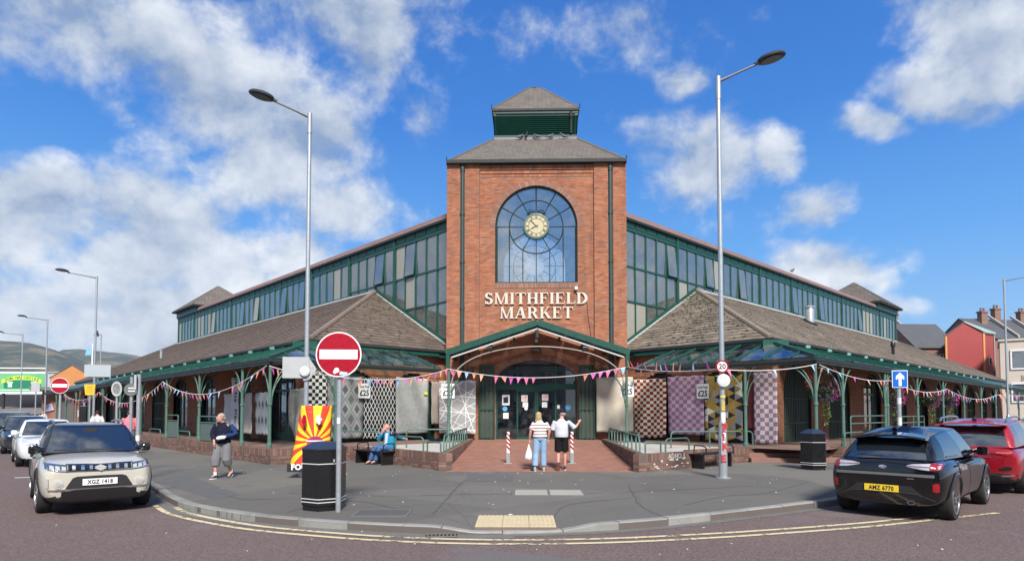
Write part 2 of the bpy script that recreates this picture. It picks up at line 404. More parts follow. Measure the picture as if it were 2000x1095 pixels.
def pave_mat():
 t=NT('grey_tarmac'); p=t.pos()
 c=t.mix(t.noise(p,.45,6,.62),(.116,.109,.097),(.196,.185,.163))
 c=t.mix(t.rng(t.noise(p,60,4,.7),.35,.65),t.mix(.35,c,(.09,.088,.085)),c)
 # straight reinstatement joints, hairline cracks
 q=t.n('ShaderNodeVectorMath',operation='MULTIPLY'); q.inputs[1].default_value=(1,1,0); t.l(p,q.inputs[0])
 v=t.n('ShaderNodeTexVoronoi'); v.feature='DISTANCE_TO_EDGE'; v.inputs['Scale'].default_value=.33
 wz=t.n('ShaderNodeVectorMath',operation='ADD'); t.l(q.outputs[0],wz.inputs[0])
 nz=t.n('ShaderNodeVectorMath',operation='SCALE'); nz.inputs['Scale'].default_value=.22; t.l(t.noise(p,1.7,5,.7,'Color'),nz.inputs[0]); t.l(nz.outputs[0],wz.inputs[1])
 t.l(wz.outputs[0],v.inputs['Vector'])
 c=t.mix(t.rng(v.outputs['Distance'],.0,.005,.28,0),c,(.04,.04,.04))
 v2=t.n('ShaderNodeTexVoronoi'); v2.inputs['Scale'].default_value=.28; t.l(q.outputs[0],v2.inputs['Vector'])
 c=t.mix(.50,c,t.mix(1,c,t.mix(v2.outputs['Color'],(.55,.55,.55),(1.25,1.24,1.2)),'MULTIPLY'))
 # trodden chewing gum and spills
 g=t.n('ShaderNodeTexVoronoi'); g.inputs['Scale'].default_value=2.6; g.inputs['Randomness'].default_value=1; t.l(q.outputs[0],g.inputs['Vector'])
 gs=t.math('MULTIPLY',t.rng(g.outputs['Distance'],.055,.075,1,0),t.rng(t.noise(p,.8,2),.48,.56))
 c=t.mix(t.math('MULTIPLY',gs,.55),c,(.42,.42,.40))
 st=t.rng(t.noise(p,.9,6,.7),.56,.70,0,.5); c=t.mix(st,c,(.065,.063,.06))
 t.l(c,t.bsdf.inputs['Base Color']); t.bsdf.inputs['Roughness'].default_value=.9; t.bsdf.inputs['Specular IOR Level'].default_value=.3
 t.bump(t.noise(p,110,4,.7),.4,.008)
 return t.mat
def line_mat():
 t=NT('worn_yellow_line'); p=t.pos(); nt=t.nt
 c=t.mix(t.noise(p,14,4,.7),(.50,.41,.22),(.68,.60,.40))
 t.l(c,t.bsdf.inputs['Base Color']); t.bsdf.inputs['Roughness'].default_value=.8
 wear=t.math('ADD',t.math('MULTIPLY',t.noise(p,9,6,.75),.65),t.math('MULTIPLY',t.noise(p,.9,3),.35))
 tr=t.n('ShaderNodeBsdfTransparent'); m=t.n('ShaderNodeMixShader')
 t.l(t.rng(wear,.515,.575),m.inputs[0]); t.l(t.bsdf.outputs[0],m.inputs[1]); t.l(tr.outputs[0],m.inputs[2]); t.l(m.outputs[0],t.out.inputs[0])
 return t.mat
MT['road']=road_mat(); MT['pave']=pave_mat(); MT['yellow_line']=line_mat()
# ---------------------------------------------------------------- ground, road, pavement
b=MB(); R_=5000
b.poly([(-5300,-150,-.02),(5300,-150,-.02),(5300,4850,-.02),(-5300,4850,-.02)])
tag(b.build('ground',M('earth',(.10,.11,.08),.95,vs_=.05)),kind='structure')
b=MB(); b.poly([(-130,-60,0),(160,-60,0),(160,190,0),(-130,190,0)])
tag(b.build('road',MT['road']),kind='structure')
KERB=[(-8.73,14.9),(-6.55,12.1),(-5.2,10.9),(-4.03,10.17),(-2.89,9.72),(-1.87,9.42),(-1.14,9.28),(-.45,9.24),(.66,9.36),(1.76,9.65),(2.77,10.1),(4.05,10.8),(5.2,11.45),(6.4,12.2)]
def spline(pts,step):
 out=[]
 P=[Vector((*p,0)) for p in pts]; n=len(P)
 for i in range(n-1):
  p0,p1,p2,p3=P[max(i-1,0)],P[i],P[i+1],P[min(i+2,n-1)]
  k=max(2,int((p2-p1).length/step))
  for j in range(k):
   t_=j/k
   out.append(.5*((2*p1)+(p2-p0)*t_+(2*p0-5*p1+4*p2-p3)*t_**2+(3*p1-p0-3*p2+p3)*t_**3))
 out.append(P[-1]); return out
dR=(S2*(RU[0]+RB[0]),S2*(RU[1]+RB[1])); dL=(S2*(RB[0]-RU[0]),S2*(RB[1]-RU[1]))
kl=[(-8.73+dL[0]*t_,14.9+dL[1]*t_) for t_ in (64,50,40,30,20,12,6,2)]
kr=[(6.4+dR[0]*t_,12.2+dR[1]*t_) for t_ in (2,6,12,20,30,40,56,70)]
kline=spline(kl+KERB+kr,.12)
def offset(line,d):
 o=[]
 for i,p in enumerate(line):
  t_=(line[min(i+1,len(line)-1)]-line[max(i-1,0)]).normalized()
  o.append(p+Vector((-t_.y,t_.x,0))*d)
 return o
def resample(line,step):
 o=[line[0]]; acc=0.
 for a,c in zip(line,line[1:]):
  L=(c-a).length; s_=step-acc
  while s_<= L: o.append(a.lerp(c,s_/L)); s_+= step
  acc=(acc+L) % step
 return o
inner=offset(kline,.15)
b=MB()
far=[Vector((80,100,0)),Vector((0,130,0)),Vector((-80,100,0))]
def drop_z(x):
 t_=min(1,max(0,(abs(x-.1)-.55)/.8)); return .030+(PAV-.030)*(t_*t_*(3-2*t_))
def pav_z(p):
 d_=(Vector((p[0],p[1]))-Vector((.1,9.9))).length
 return PAV if p[1]>11.6 else min(PAV,drop_z(p[0])+max(0,(p[1]-9.4))*.05)
inn=resample(inner,.30)
inn2=[p+Vector((0,2.6,0)) for p in inn]
m_=len(inn)
# a strip along the kerb that follows its fall, then the flat remainder
V=[(p.x,p.y,pav_z(p)) for p in inn]
NX=6
strips=[V]
for k in range(1,NX+1):
 strips.append([(inn[i].x+(0)*k,inn[i].y+2.6*k/NX,pav_z((inn[i].x,inn[i].y+2.6*k/NX))) for i in range(m_)])
for k in range(NX):
 b.add(strips[k]+strips[k+1],[(i,i+1,m_+i+1,m_+i) for i in range(m_-1)])
b.poly(strips[-1]+[(p.x,p.y,PAV) for p in far])
tag(b.build('pavement',MT['pave'],smooth=180),kind='structure')
# kerb: a bed, and each stone on it
kroot=thing('kerb',None,None); tag(kroot,kind='structure')
b=MB()
for (p0,p1),(q0,q1) in zip(zip(kline,kline[1:]),zip(inner,inner[1:])):
 b.add([(p0.x,p0.y,-.01),(p1.x,p1.y,-.01),(q1.x,q1.y,-.01),(q0.x,q0.y,-.01)]+[(v_.x,v_.y,drop_z(v_.x)-.012) for v_ in (p0,p1,q1,q0)],[(4,5,6,7),(0,1,5,4)])
b.build('kerb_bed',MT['mortar_dark'],kroot)
stn=resample(kline,.91); cuts=[]
def kp(d):
 return d
arc=[0.]
for a,c in zip(kline,kline[1:]): arc.append(arc[-1]+(c-a).length)
def at(d):
 import bisect
 i=min(max(bisect.bisect_right(arc,d)-1,0),len(kline)-2); L=arc[i+1]-arc[i]
 f_=(d-arc[i])/L; p=kline[i].lerp(kline[i+1],f_); t_=(kline[i+1]-kline[i]).normalized()
 return p,Vector((-t_.y,t_.x,0))
d0=0.; ks=0
while d0<arc[-1]-1:
 L=.914 if random.random()>.18 else .60
 b=MB(); n_=4; lo=[]; hi=[]; ihi=[]
 dz=random.uniform(-.005,.006); dy=random.uniform(-.006,.006)
 prof=[]
 for j in range(n_+1):
  p,nn=at(d0+.008+(L-.016)*j/n_); zt=drop_z(p.x)+.006+dz
  prof.append([tuple(p+nn*(.0+dy)+Vector((0,0,.0))),tuple(p+nn*dy+Vector((0,0,max(zt-.018,.006)))),tuple(p+nn*(.02+dy)+Vector((0,0,zt))),tuple(p+nn*(.152+dy)+Vector((0,0,zt))),tuple(p+nn*(.152+dy))])
 b.loft(prof)
 mid,_n=at(d0+L/2)
 pale=1.35<mid.x<1.9
 b.build('kerb_stone',MT['kerb_pale'] if pale else MT['kerb'],kroot); d0+= L; ks+= 1
 # channel of grey tarmac beside the kerb
b=MB(); ch=offset(kline,-.34); i0=next(i for i,p in enumerate(kline) if p.x>-9.5); i1=next(i for i,p in enumerate(kline) if p.x>7)
for i in range(i0,i1):
 w0=.9 if kline[i].x<0 else .55
 q0=kline[i].lerp(ch[i],w0); q1=kline[i+1].lerp(ch[i+1],w0)
 b.poly([(kline[i].x,kline[i].y,.004),(kline[i+1].x,kline[i+1].y,.004),(q1.x,q1.y,.004),(q0.x,q0.y,.004)])
tag(b.build('gutter_channel',M('channel_tarmac',(.14,.135,.125),.9,var=.3,vs_=3,bump=.4,bs=90)),kind='structure')
# double yellow lines
YL=[(-6.95,12.12),(-6.1,11.1),(-5.1,10.29),(-3.96,9.58),(-2.70,9.07),(-1.74,8.78),(-.71,8.61),(.35,8.58),(1.43,8.68),(2.58,8.92),(3.82,9.26),(5.71,9.89),(7.47,10.65),(8.72,11.19)]
for nm,off_,e_ in (('yellow_line',0.,0),('yellow_line',.27,1)):
 ln=spline(YL,.2); A_=offset(ln,off_-.05); B_=offset(ln,off_+.05); b=MB()
 for i in range(e_*3,len(ln)-1-e_*4):
  b.poly([(A_[i].x,A_[i].y,.008),(A_[i+1].x,A_[i+1].y,.008),(B_[i+1].x,B_[i+1].y,.008),(B_[i].x,B_[i].y,.008)])
 tag(b.build(nm,MT['yellow_line']),kind='structure')
 # parking bay mark on the left carriageway
b=MB(); b.poly([(-13.6,17.0,.008),(-13.0,17.2,.008),(-13.06,17.32,.008),(-13.66,17.12,.008)])
b.poly([(-12.4,16.2,.008),(-11.7,16.4,.008),(-11.76,16.52,.008),(-12.46,16.32,.008)])
tag(b.build('bay_mark',MT['white']),kind='structure')
# covers, tactile paving, gully
tp=thing('tactile_paving','buff blistered tactile slab set in the pavement at the dropped kerb','tactile paving',(.06,9.86,0),TH*.5)
b=MB()
for i in range(3):
 for j in range(3):
  pass
b.box((0,0,.045),(1.24,.90,.07)); b.build('bed',MT['mortar'],tp)
ME_=None
slab=MB(); slab.box((0,0,0),(.405,.29,.05))
for i in range(6):
 slab.box((-.17+i*.068,0,.0285),(.030,.27,.008))
sm=slab.mesh('slab',M('buff_slab',(.52,.43,.27),.9,var=.12,vs_=6,bump=.3,dirt=.35))
for i in range(3):
 for j in range(3): link('slab',sm,tp,(-.412+.412*i,-.30+.30*j,.068+j*.006),(0.02,0,0))
mh=thing('chamber_cover','long pale concrete chamber cover in the pavement before the entrance ramp','manhole cover',(.77,13.1,PAV+.004),TH)
fr=MB()
for (x,y,w,h) in ((0,.47,1.52,.05),(0,-.47,1.52,.05),(-.735,0,.05,.89),(.735,0,.05,.89),(0,0,.04,.89)): fr.box((x,y,0),(w,h,.018))
fr.build('frame',MT['steel_cover'],mh)
for x in (-.365,.365):
 q=MB(); q.box((x,0,-.002),(.68,.86,.014)); q.build('lid',M('cover_concrete',(.33,.31,.27),.9,var=.15,bump=.4,dirt=.3) if x<0 else D.materials['cover_concrete'],mh)
mh2=thing('chamber_cover','dark square chamber cover in the pavement right of the near sign post','manhole cover',(-2.18,10.5,PAV+.003),.02)
q=MB(); q.box((0,0,0),(.84,.62,.012)); q.build('lid',MT['tarmac_patch'],mh2)
q=MB()
for (x,y,w,h) in ((0,.33,.92,.04),(0,-.33,.92,.04),(-.44,0,.04,.62),(.44,0,.04,.62)): q.box((x,y,.001),(w,h,.014))
q.build('frame',MT['steel_cover'],mh2)
gy=thing('road_gully','black iron gully grate in the road against the dropped kerb','drain grate',(-1.03,9.12,.008),.11)
q=MB(); q.box((0,0,0),(.46,.28,.008)); q.build('pit',MT['dark'],gy)
for i in range(8):
 q=MB(); q.box((-.196+.056*i,0,.010),(.026,.24,.016)); q.build('bar',MT['steel_cover'],gy)
q=MB()
for (x,y,w,h) in ((0,.125,.45,.03),(0,-.125,.45,.03)): q.box((x,y,.010),(w,h,.018))
q.build('frame',MT['steel_cover'],gy)
# sealed joints and reinstated strips in the footway
def gp(u,v,z=PAV):
 F_=1210.1; pp=803-F_*tan(radians(2.2)); x,y=(u-1000)/F_,(pp-v)/F_; c_,s_=cos(radians(2.2)),sin(radians(2.2))
 d=(x,c_-y*s_,s_+y*c_); t_=(z-CAM_H)/d[2]; return Vector((d[0]*t_,d[1]*t_,0))
b=MB(); rj=random.Random(2)
for pl_,w in ((((845,1004),(880,965),(905,938)),.016),(((560,962),(760,968),(905,965),(1180,962),(1480,948)),.014),(((1228,948),(1250,985),(1292,1006)),.016),(((1080,1006),(1110,985),(1200,975),(1235,972)),.012),(((560,1000),(620,985),(700,978),(800,1000)),.018),(((420,960),(480,975),(560,972)),.014),(((1340,985),(1420,968),(1500,962),(1580,940)),.013)):
 P_=[gp(*q) for q in pl_]; P_=spline([(p.x,p.y) for p in P_],.25); P_=[p+Vector((rj.uniform(-.02,.02),rj.uniform(-.02,.02),0)) for p in P_]
 for (p,q),(r1,r2) in zip(zip(P_,P_[1:]),[(w*rj.uniform(.6,1.4),w) for _ in P_]):
  n_=Vector((-(q-p).y,(q-p).x,0)).normalized()*r1; b.poly([(k.x,k.y,pav_z(k)+.004) for k in (p-n_,q-n_,q+n_,p+n_)])
tag(b.build('sealed_joints',M('bitumen',(.085,.083,.08),.8,var=.3)),kind='structure')
b=MB()
for Q in (((905,940),(1000,940),(1005,925),(915,925)),((300,940),(420,975),(470,965),(360,925))):
 b.poly([(*gp(*q).xy,PAV+.003) for q in Q])
tag(b.build('reinstatement',M('new_tarmac',(.105,.104,.102),.9,var=.25,vs_=5,bump=.5,bs=120,dirt=.3)),kind='structure')
# scraps of litter and pale gum
b=MB(); rr=random.Random(11)
for i in range(150):
 x=rr.uniform(-9,10); y=rr.uniform(8.2,20.5)
 if i<122:
  if y<9.9+.09*x*x: continue
  z0=PAV+.004
  if abs(x+.1)<2.9 and y>17.2: continue
  if y>19.5-.0*abs(x): continue
 else:
  y=rr.uniform(7.6,9.3+.07*x*x); z0=.006
 s_=rr.uniform(.010,.026)*(2 if rr.random()>.93 else 1); a=rr.uniform(0,6.3)
 P_=[(x+s_*rr.uniform(.5,1)*cos(a+k*1.57),y+s_*rr.uniform(.5,1)*sin(a+k*1.57)) for k in range(4)]
 b.prism([(p[0],p[1],z0) for p in P_],[(p[0]+.003,p[1],z0+rr.uniform(.003,.012)) for p in P_])
tag(b.build('litter',M('scraps',(.62,.61,.57),.8,var=.25,vs_=6)),kind='stuff')
for x,y,s_ in ((2.05,9.5,.17),(3.0,9.85,.12),(4.9,10.6,.11)):
 pass
 # ---------------------------------------------------------------- the market hall
hall=thing('market_hall','red brick market hall with clock tower and long green glazed upper windows','market hall',LW(0,0,0),TH)
BW,CH_=.2175,.075
BR=[]
def sub_iv(iv,cut):
 out=[]
 for (a,c) in iv:
  if cut is None or cut[1]<= a or cut[0]>= c: out.append((a,c)); continue
  if cut[0]>a: out.append((a,cut[0]))
  if cut[1]<c: out.append((cut[1],c))
 return out
def brick_face(fr,a0,a1,z0,z1,cuts,mortar,bricks,mm=0,thick=.0,keep=None,wob=.0025):
 """courses of stretcher bricks; cuts(z) gives the openings at that height; the mortar lies 7 mm behind the faces"""
 n=int(round((z1-z0)/CH_))
 for r_ in range(n):
  zb=z0+r_*CH_; zc=zb+CH_/2
  iv=[(a0,a1)]
  for c in cuts(zc): iv=sub_iv(iv,c)
  for (s,e) in iv:
   P=[fp(fr,s,zb,-.007),fp(fr,e,zb,-.007),fp(fr,e,zb+CH_,-.007),fp(fr,s,zb+CH_,-.007)]
   mortar.poly(P,mm)
   if thick:
    Q=[fp(fr,s,zb,-thick),fp(fr,e,zb,-thick),fp(fr,e,zb+CH_,-thick),fp(fr,s,zb+CH_,-thick)]
    mortar.poly(Q[::-1],mm)
   k0=int((s-a0)/(BW+.0075))-1
   sh=(BW+.0075)*(.5 if r_ % 2 else 0)
   x=a0+k0*(BW+.0075)-sh
   while x<e:
    l_,h_=max(x,s+.004),min(x+BW,e-.004)
    if h_-l_>.03: bricks.append((fr,l_,h_,zb+.005,zb+CH_-.005,random.uniform(-wob,wob)))
    x+= BW+.0075
def brick_geo(mb,q,m=0):
 fr,l_,h_,z0,z1,d=q
 mb.fbox(fr,l_,h_,z0,z1,-.03,d,m,back=False)
def ring_bricks(fr,cx,cz,r0,r1,t0,t1,n,out,rx=1.0,d=.004):
 for i in range(n):
  a,c=t0+(t1-t0)*(i+.06)/n,t0+(t1-t0)*(i+.94)/n
  pts=[(cx+r_*rx_*cos(q),cz+r_*rz_*sin(q)) for (q,r_,rx_,rz_) in ((a,r0,rx,1),(c,r0,rx,1),(c,r1,(rx*r0+(r1-r0))/r1 if rx!= 1 else 1,1),(a,r1,(rx*r0+(r1-r0))/r1 if rx!= 1 else 1,1))]
  mb=MB(); dd=d+random.uniform(-.002,.002)
  mb.prism([fp(fr,x,z,-.05) for x,z in pts],[fp(fr,x,z,dd) for x,z in pts]); out.append(mb)
TW=4.05; TZ=13.06; TB=8.08
FRT=((0,0,0),(1,0,0),(0,-1,0))
FRP=((0,.11,0),(1,0,0),(0,-1,0))
# openings of the tower front
WIN_R,WIN_Z,WIN_S=1.86,10.2,7.60
DR,DZS,DZA=1.82,3.15,4.11
def win_cut(z,r=WIN_R):
 if z<WIN_S or z>WIN_Z+r: return None
 if z<WIN_Z: return (-r,r)
 w=sqrt(max(0,r*r-(z-WIN_Z)**2)); return (-w,w)
def door_cut(z,g=0.):
 if z<DZS: return (-DR-(g if False else 0),DR)
 h=DZA-DZS
 if z>DZA+g: return None
 w=(DR+g)*sqrt(max(0,1-((z-DZS)/(h+g))**2)); return (-w,w)
WR2=WIN_R+.235
def panel_cuts(z):
 c=[]
 if WIN_S-.24<z<WIN_S: c.append((-WIN_R-.02,WIN_R+.02))
 if WIN_Z-.1<z:
  if z<WIN_Z+WR2: c.append((-sqrt(max(0,WR2**2-max(0,z-WIN_Z)**2)),sqrt(max(0,WR2**2-max(0,z-WIN_Z)**2))))
 elif z>= WIN_S: c.append(win_cut(z))
 if z<DZS: c.append((-DR,DR))
 else: c.append(door_cut(z,.235))
 return [x for x in c if x]
def panel_mortar_cuts(z): return [x for x in (win_cut(z),door_cut(z)) if x]
mortar=MB(); bricks=[]
PIPE=3.34
brick_face(FRT,-TW,-2.57,FLOOR,TZ,lambda z: [(-PIPE-.11,-PIPE+.11)],mortar,bricks)
brick_face(FRT,2.60,TW,FLOOR,TZ,lambda z: [(PIPE-.11,PIPE+.11)],mortar,bricks)
mortar.fbox(FRT,-PIPE-.11,-PIPE+.11,FLOOR,TZ,-.12,-.055); mortar.fbox(FRT,PIPE-.11,PIPE+.11,FLOOR,TZ,-.12,-.055)
brick_face(FRP,-2.57,2.60,FLOOR,12.46,panel_cuts,MB(),bricks)
dummy=[]
brick_face(FRP,-2.57,2.60,FLOOR,12.9,panel_mortar_cuts,mortar,dummy,thick=.28)
for (zz,dd) in ((12.46,.0),(12.60,.035),(12.76,.075)):
 x=-2.56
 while x<2.55:
  bricks.append((FRP,x,min(x+.105,2.59),zz+.005,zz+.135+(.07 if zz>12.7 else 0),dd)); x+= .112
mortar.fbox(FRP,-2.57,2.60,12.44,TZ,-.02,-.007)
for sx in (-1,1):
 mortar.add([fp(FRT,(-2.57 if sx<0 else 2.60),FLOOR,0),fp(FRT,(-2.57 if sx<0 else 2.60),FLOOR,-.12),fp(FRT,(-2.57 if sx<0 else 2.60),TZ,-.12),fp(FRT,(-2.57 if sx<0 else 2.60),TZ,0)],[(0,1,2,3)])
def bricktex_mat():
 t=NT('brickwork_far'); p=t.obj()
 bt=t.n('ShaderNodeTexBrick'); s=t.n('ShaderNodeSeparateXYZ'); t.l(p,s.inputs[0])
 c=t.n('ShaderNodeCombineXYZ'); t.l(t.math('ADD',s.outputs[0],s.outputs[1]),c.inputs[0]); t.l(s.outputs[2],c.inputs[1]); t.l(c.outputs[0],bt.inputs['Vector'])
 bt.inputs['Scale'].default_value=1; bt.inputs['Brick Width'].default_value=.225; bt.inputs['Row Height'].default_value=.075; bt.inputs['Mortar Size'].default_value=.008
 bt.inputs['Color1'].default_value=(.40,.155,.09,1); bt.inputs['Color2'].default_value=(.30,.125,.085,1); bt.inputs['Mortar'].default_value=(.17,.13,.11,1)
 c2=t.mix(t.rng(t.noise(p,.8,5,.65),.45,.75,0,.4),bt.outputs[0],(.12,.07,.055))
 t.l(c2,t.bsdf.inputs['Base Color']); t.bsdf.inputs['Roughness'].default_value=.9; t.bump(bt.outputs['Fac'],-.3,.01); return t.mat
MT['brickwork']=bricktex_mat()
tb=MB()
for sx in (-1,1):
 tb.box((sx*(TW-.14),TB/2+.01,(TZ)/2),(.26,TB-.02,TZ))
rm=MB(); dm2=[]
FRB=((0,TB,0),(1,0,0),(0,1,0))
brick_face(FRB,-TW,TW,FLOOR,TZ,lambda z: [x for x in (win_cut(z),) if x],tb,dm2,thick=.28)
tb.build('tower_wall',MT['brickwork'],hall)
# window and door reveals
rv=MB()
def reveal(mb,prof,y0,y1):
 for (p,q) in zip(prof,prof[1:]): mb.poly([(p[0],y0,p[1]),(q[0],y0,q[1]),(q[0],y1,q[1]),(p[0],y1,p[1])])
wprof=[(-WIN_R,WIN_S)]+[(WIN_R*cos(pi-pi*i/40),WIN_Z+WIN_R*sin(pi-pi*i/40)) for i in range(41)]+[(WIN_R,WIN_S),(-WIN_R,WIN_S)]
dprof=[(-DR,FLOOR)]+[(DR*cos(pi-pi*i/32),DZS+(DZA-DZS)*sin(pi-pi*i/32)) for i in range(33)]+[(DR,FLOOR)]
for pr_,y0_,y1_ in ((wprof,.105,.40),(dprof,.105,.40),(wprof,TB-.30,TB)):
 rv=MB(); reveal(rv,pr_,y0_,y1_); rv.build('reveal',MT['brickwork'],hall)
mortar.build('mortar_bed',MT['mortar'],hall)
# voussoirs and sills are bricks too
vs_l=[]
ring_bricks(FRP,0,WIN_Z,WIN_R,WR2-.005,pi+.03,-.03,88,vs_l)
ra=(DZA-DZS)
for i in range(58):
 a,c=pi-pi*(i+.06)/58,pi-pi*(i+.94)/58
 pts=[(DR*cos(a),DZS+ra*sin(a)),(DR*cos(c),DZS+ra*sin(c)),((DR+.225)*cos(c),DZS+(ra+.225)*sin(c)),((DR+.225)*cos(a),DZS+(ra+.225)*sin(a))]
 q=MB(); q.prism([fp(FRP,x,z,-.05) for x,z in pts],[fp(FRP,x,z,.004+random.uniform(-.002,.002)) for x,z in pts]); vs_l.append(q)
x=-WIN_R
while x<WIN_R-.02:
 q=MB(); q.fbox(FRP,x+.004,x+.068,WIN_S-.225,WIN_S-.005,-.05,.012); vs_l.append(q); x+= .0745
for q in vs_l: q.build('brick',MT['brick_arch'],hall)
n_single=len(vs_l)
# ---- arcade walls: outer walls of both wings and the two hip ends
EAVE_A,EAVE_C=8.8,-4.1; OVH=.30
def wing(sx):
 """frames for one wing, sx=+1 right, -1 left: outer wall, hip wall, clerestory wall (origin, u, outward n)"""
 uo=(sx*S2,S2,0); no=(sx*S2,-S2,0)
 uh=(-sx*S2,S2,0); nh=(-sx*S2,-S2,0)
 return uo,no,uh,nh
T_END=50.6
OPEN=[3.15+4.78*k for k in range(10)]
A_SP,A_AP,A_HW=2.72,3.78,1.40
def arch_cuts(centres,hw,sp,ap,g=0.):
 def f(z):
  if z>ap+g: return []
  w=hw if z<sp else (hw+g)*sqrt(max(0,1-((z-sp)/(ap-sp+g))**2))
  return [(c-w,c+w) for c in centres]
 return f
wall_bricks=[]
for sx in (1,-1):
 uo,no,uh,nh=wing(sx)
 corner=Vector((sx*EAVE_A,EAVE_C,0))-Vector(no)*OVH-Vector(nh)*OVH
 fo=(tuple(corner),uo,no)
 m2=MB(); near=[]
 # near part in bricks, far part textured
 brick_face(fo,0,20.6,PAV,4.45,arch_cuts([c-OVH for c in OPEN],A_HW,A_SP,A_AP,.0),m2,MB() and dummy,thick=.3)
 bl=[]
 brick_face(fo,0,20.6,FLOOR,4.4,arch_cuts([c-OVH for c in OPEN],A_HW,A_SP,A_AP,.2),MB(),bl)
 wall_bricks+= bl
 for c in OPEN[:4]:
  for i in range(44):
   a,d_=pi-pi*(i+.06)/44,pi-pi*(i+.94)/44; ra_=A_AP-A_SP; cc=c-OVH
   pts=[(cc+A_HW*cos(a),A_SP+ra_*sin(a)),(cc+A_HW*cos(d_),A_SP+ra_*sin(d_)),(cc+(A_HW+.19)*cos(d_),A_SP+(ra_+.19)*sin(d_)),(cc+(A_HW+.19)*cos(a),A_SP+(ra_+.19)*sin(a))]
   q=[fp(fo,x,z,-.05) for x,z in pts],[fp(fo,x,z,.004) for x,z in pts]
   m3=None
   wall_bricks.append(q)
 m2.build('arcade_mortar',MT['mortar'],hall)
 m4=MB(); brick_face(fo,20.6,T_END-.6,PAV,4.45,arch_cuts([c-OVH for c in OPEN],A_HW,A_SP,A_AP),m4,dummy,thick=.3)
 # far end return and the inner backs, so the arcade is closed
 fe=(fp(fo,T_END-.6,0,0),tuple(-x for x in no),uo)
 m4.fbox(fe,0,14,PAV,4.45,-.3,0)
 m4.build('arcade_wall',MT['brickwork'],hall)
 # hip wall to the tower
 fh=(tuple(corner),uh,nh)
 HL_=6.9
 m5=MB(); bl=[]
 hc=[1.75,4.75]
 brick_face(fh,0,HL_,FLOOR,4.4,arch_cuts(hc,1.15,2.6,3.5),m5,bl,thick=.3)
 wall_bricks+= bl; m5.build('hip_mortar',MT['mortar'],hall)
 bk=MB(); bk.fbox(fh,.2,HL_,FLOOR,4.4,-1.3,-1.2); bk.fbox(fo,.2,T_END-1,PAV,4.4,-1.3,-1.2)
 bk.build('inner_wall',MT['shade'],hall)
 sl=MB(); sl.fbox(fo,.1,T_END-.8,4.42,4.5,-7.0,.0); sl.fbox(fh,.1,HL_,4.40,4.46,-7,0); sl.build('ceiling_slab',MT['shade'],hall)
 # doors, gates and shutters in the arches
def gate(fr,c,hw,sp,ap,z0,mat_,nbar=9,d=-.12,name='gate',ribs=True):
 m=MB(); n=2*nbar
 pts=[(c-hw,z0)]+[(c+hw*cos(pi-pi*i/20),sp+(ap-sp)*sin(pi-pi*i/20)) for i in range(21)]+[(c+hw,z0)]
 m.prism([fp(fr,x,z,d-.03) for x,z in pts],[fp(fr,x,z,d) for x,z in pts])
 top=lambda x: sp+(ap-sp)*sqrt(max(0,1-((x-c)/hw)**2))
 if ribs:
  for i in range(1,n):
   x=c-hw+2*hw*i/n
   m.fbox(fr,x-.012,x+.012,z0,top(x)-.02,d,d+.02)
 o=m.build(name,mat_,hall)
 f=MB()
 for k in range(len(pts)-1):
  (x0,z0_),(x1,z1_)=pts[k],pts[k+1]
  f.tube([fp(fr,x0,z0_,d+.03),fp(fr,x1,z1_,d+.03)],.03,6)
 for z in (z0+.75,z0+1.75): f.fbox(fr,c-hw,c+hw,z,z+.05,d,d+.035)
 f.fbox(fr,c-.03,c+.03,z0,ap-.05,d,d+.03)
 f.build('gate_frame',MT['green_dark'],o); return o
def shopfront(fr,c,hw,sp,ap,z0,seed):
 r_=random.Random(seed); d=-.25
 top=lambda x: sp+(ap-sp)*sqrt(max(0,1-((x-c)/hw)**2))
 f=MB(); xs=[c-hw+2*hw*i/4 for i in range(5)]
 for x in xs: f.fbox(fr,max(x-.035,c-hw),min(x+.035,c+hw),z0,max(sp,top(x)-.02) if abs(x-c)<hw*.95 else sp,d-.03,d+.04)
 f.fbox(fr,c-hw,c+hw,sp-.05,sp+.05,d-.03,d+.045); f.fbox(fr,c-hw,c+hw,z0,z0+.35,d-.03,d+.03)
 arcp=[(c+hw*cos(pi-pi*i/16),sp+(ap-sp)*sin(pi-pi*i/16)) for i in range(17)]
 for (p,q) in zip(arcp,arcp[1:]): f.tube([fp(fr,p[0],p[1],d),fp(fr,q[0],q[1],d)],.045,6)
 o=f.build('shopfront',MT['green'],hall)
 for (x0,x1) in zip(xs,xs[1:]):
  g=MB(); g.fbox(fr,x0+.035,x1-.035,z0+.35,sp-.05,d-.008,d+.004); g.build('pane',MT['glass'] if r_.random()>.35 else MT['glass_clear'],o)
 g=MB(); pts=[(c-hw,sp+.05)]+arcp[1:-1]+[(c+hw,sp+.05)]
 g.prism([fp(fr,x,z,d-.008) for x,z in pts],[fp(fr,x,z,d+.004) for x,z in pts]); g.build('pane',MT['glass'],o)
for sx in (1,-1):
 uo,no,uh,nh=wing(sx); corner=Vector((sx*EAVE_A,EAVE_C,0))-Vector(no)*OVH-Vector(nh)*OVH
 fo=(tuple(corner),uo,no); fh=(tuple(corner),uh,nh)
 kinds='ggsgsgsggs' if sx>0 else 'sgssgsgsgs'
 for k,c in enumerate(OPEN):
  if kinds[k]== 'g': gate(fo,c-OVH,A_HW,A_SP,A_AP,FLOOR if k<6 else PAV,MT['gate'],8)
  else: shopfront(fo,c-OVH,A_HW,A_SP,A_AP,FLOOR if k<6 else PAV,k+3*sx)
 for c in (1.75,4.75): gate(fh,c,1.15,2.6,3.5,FLOOR,MT['green_dark'],6,ribs=False)
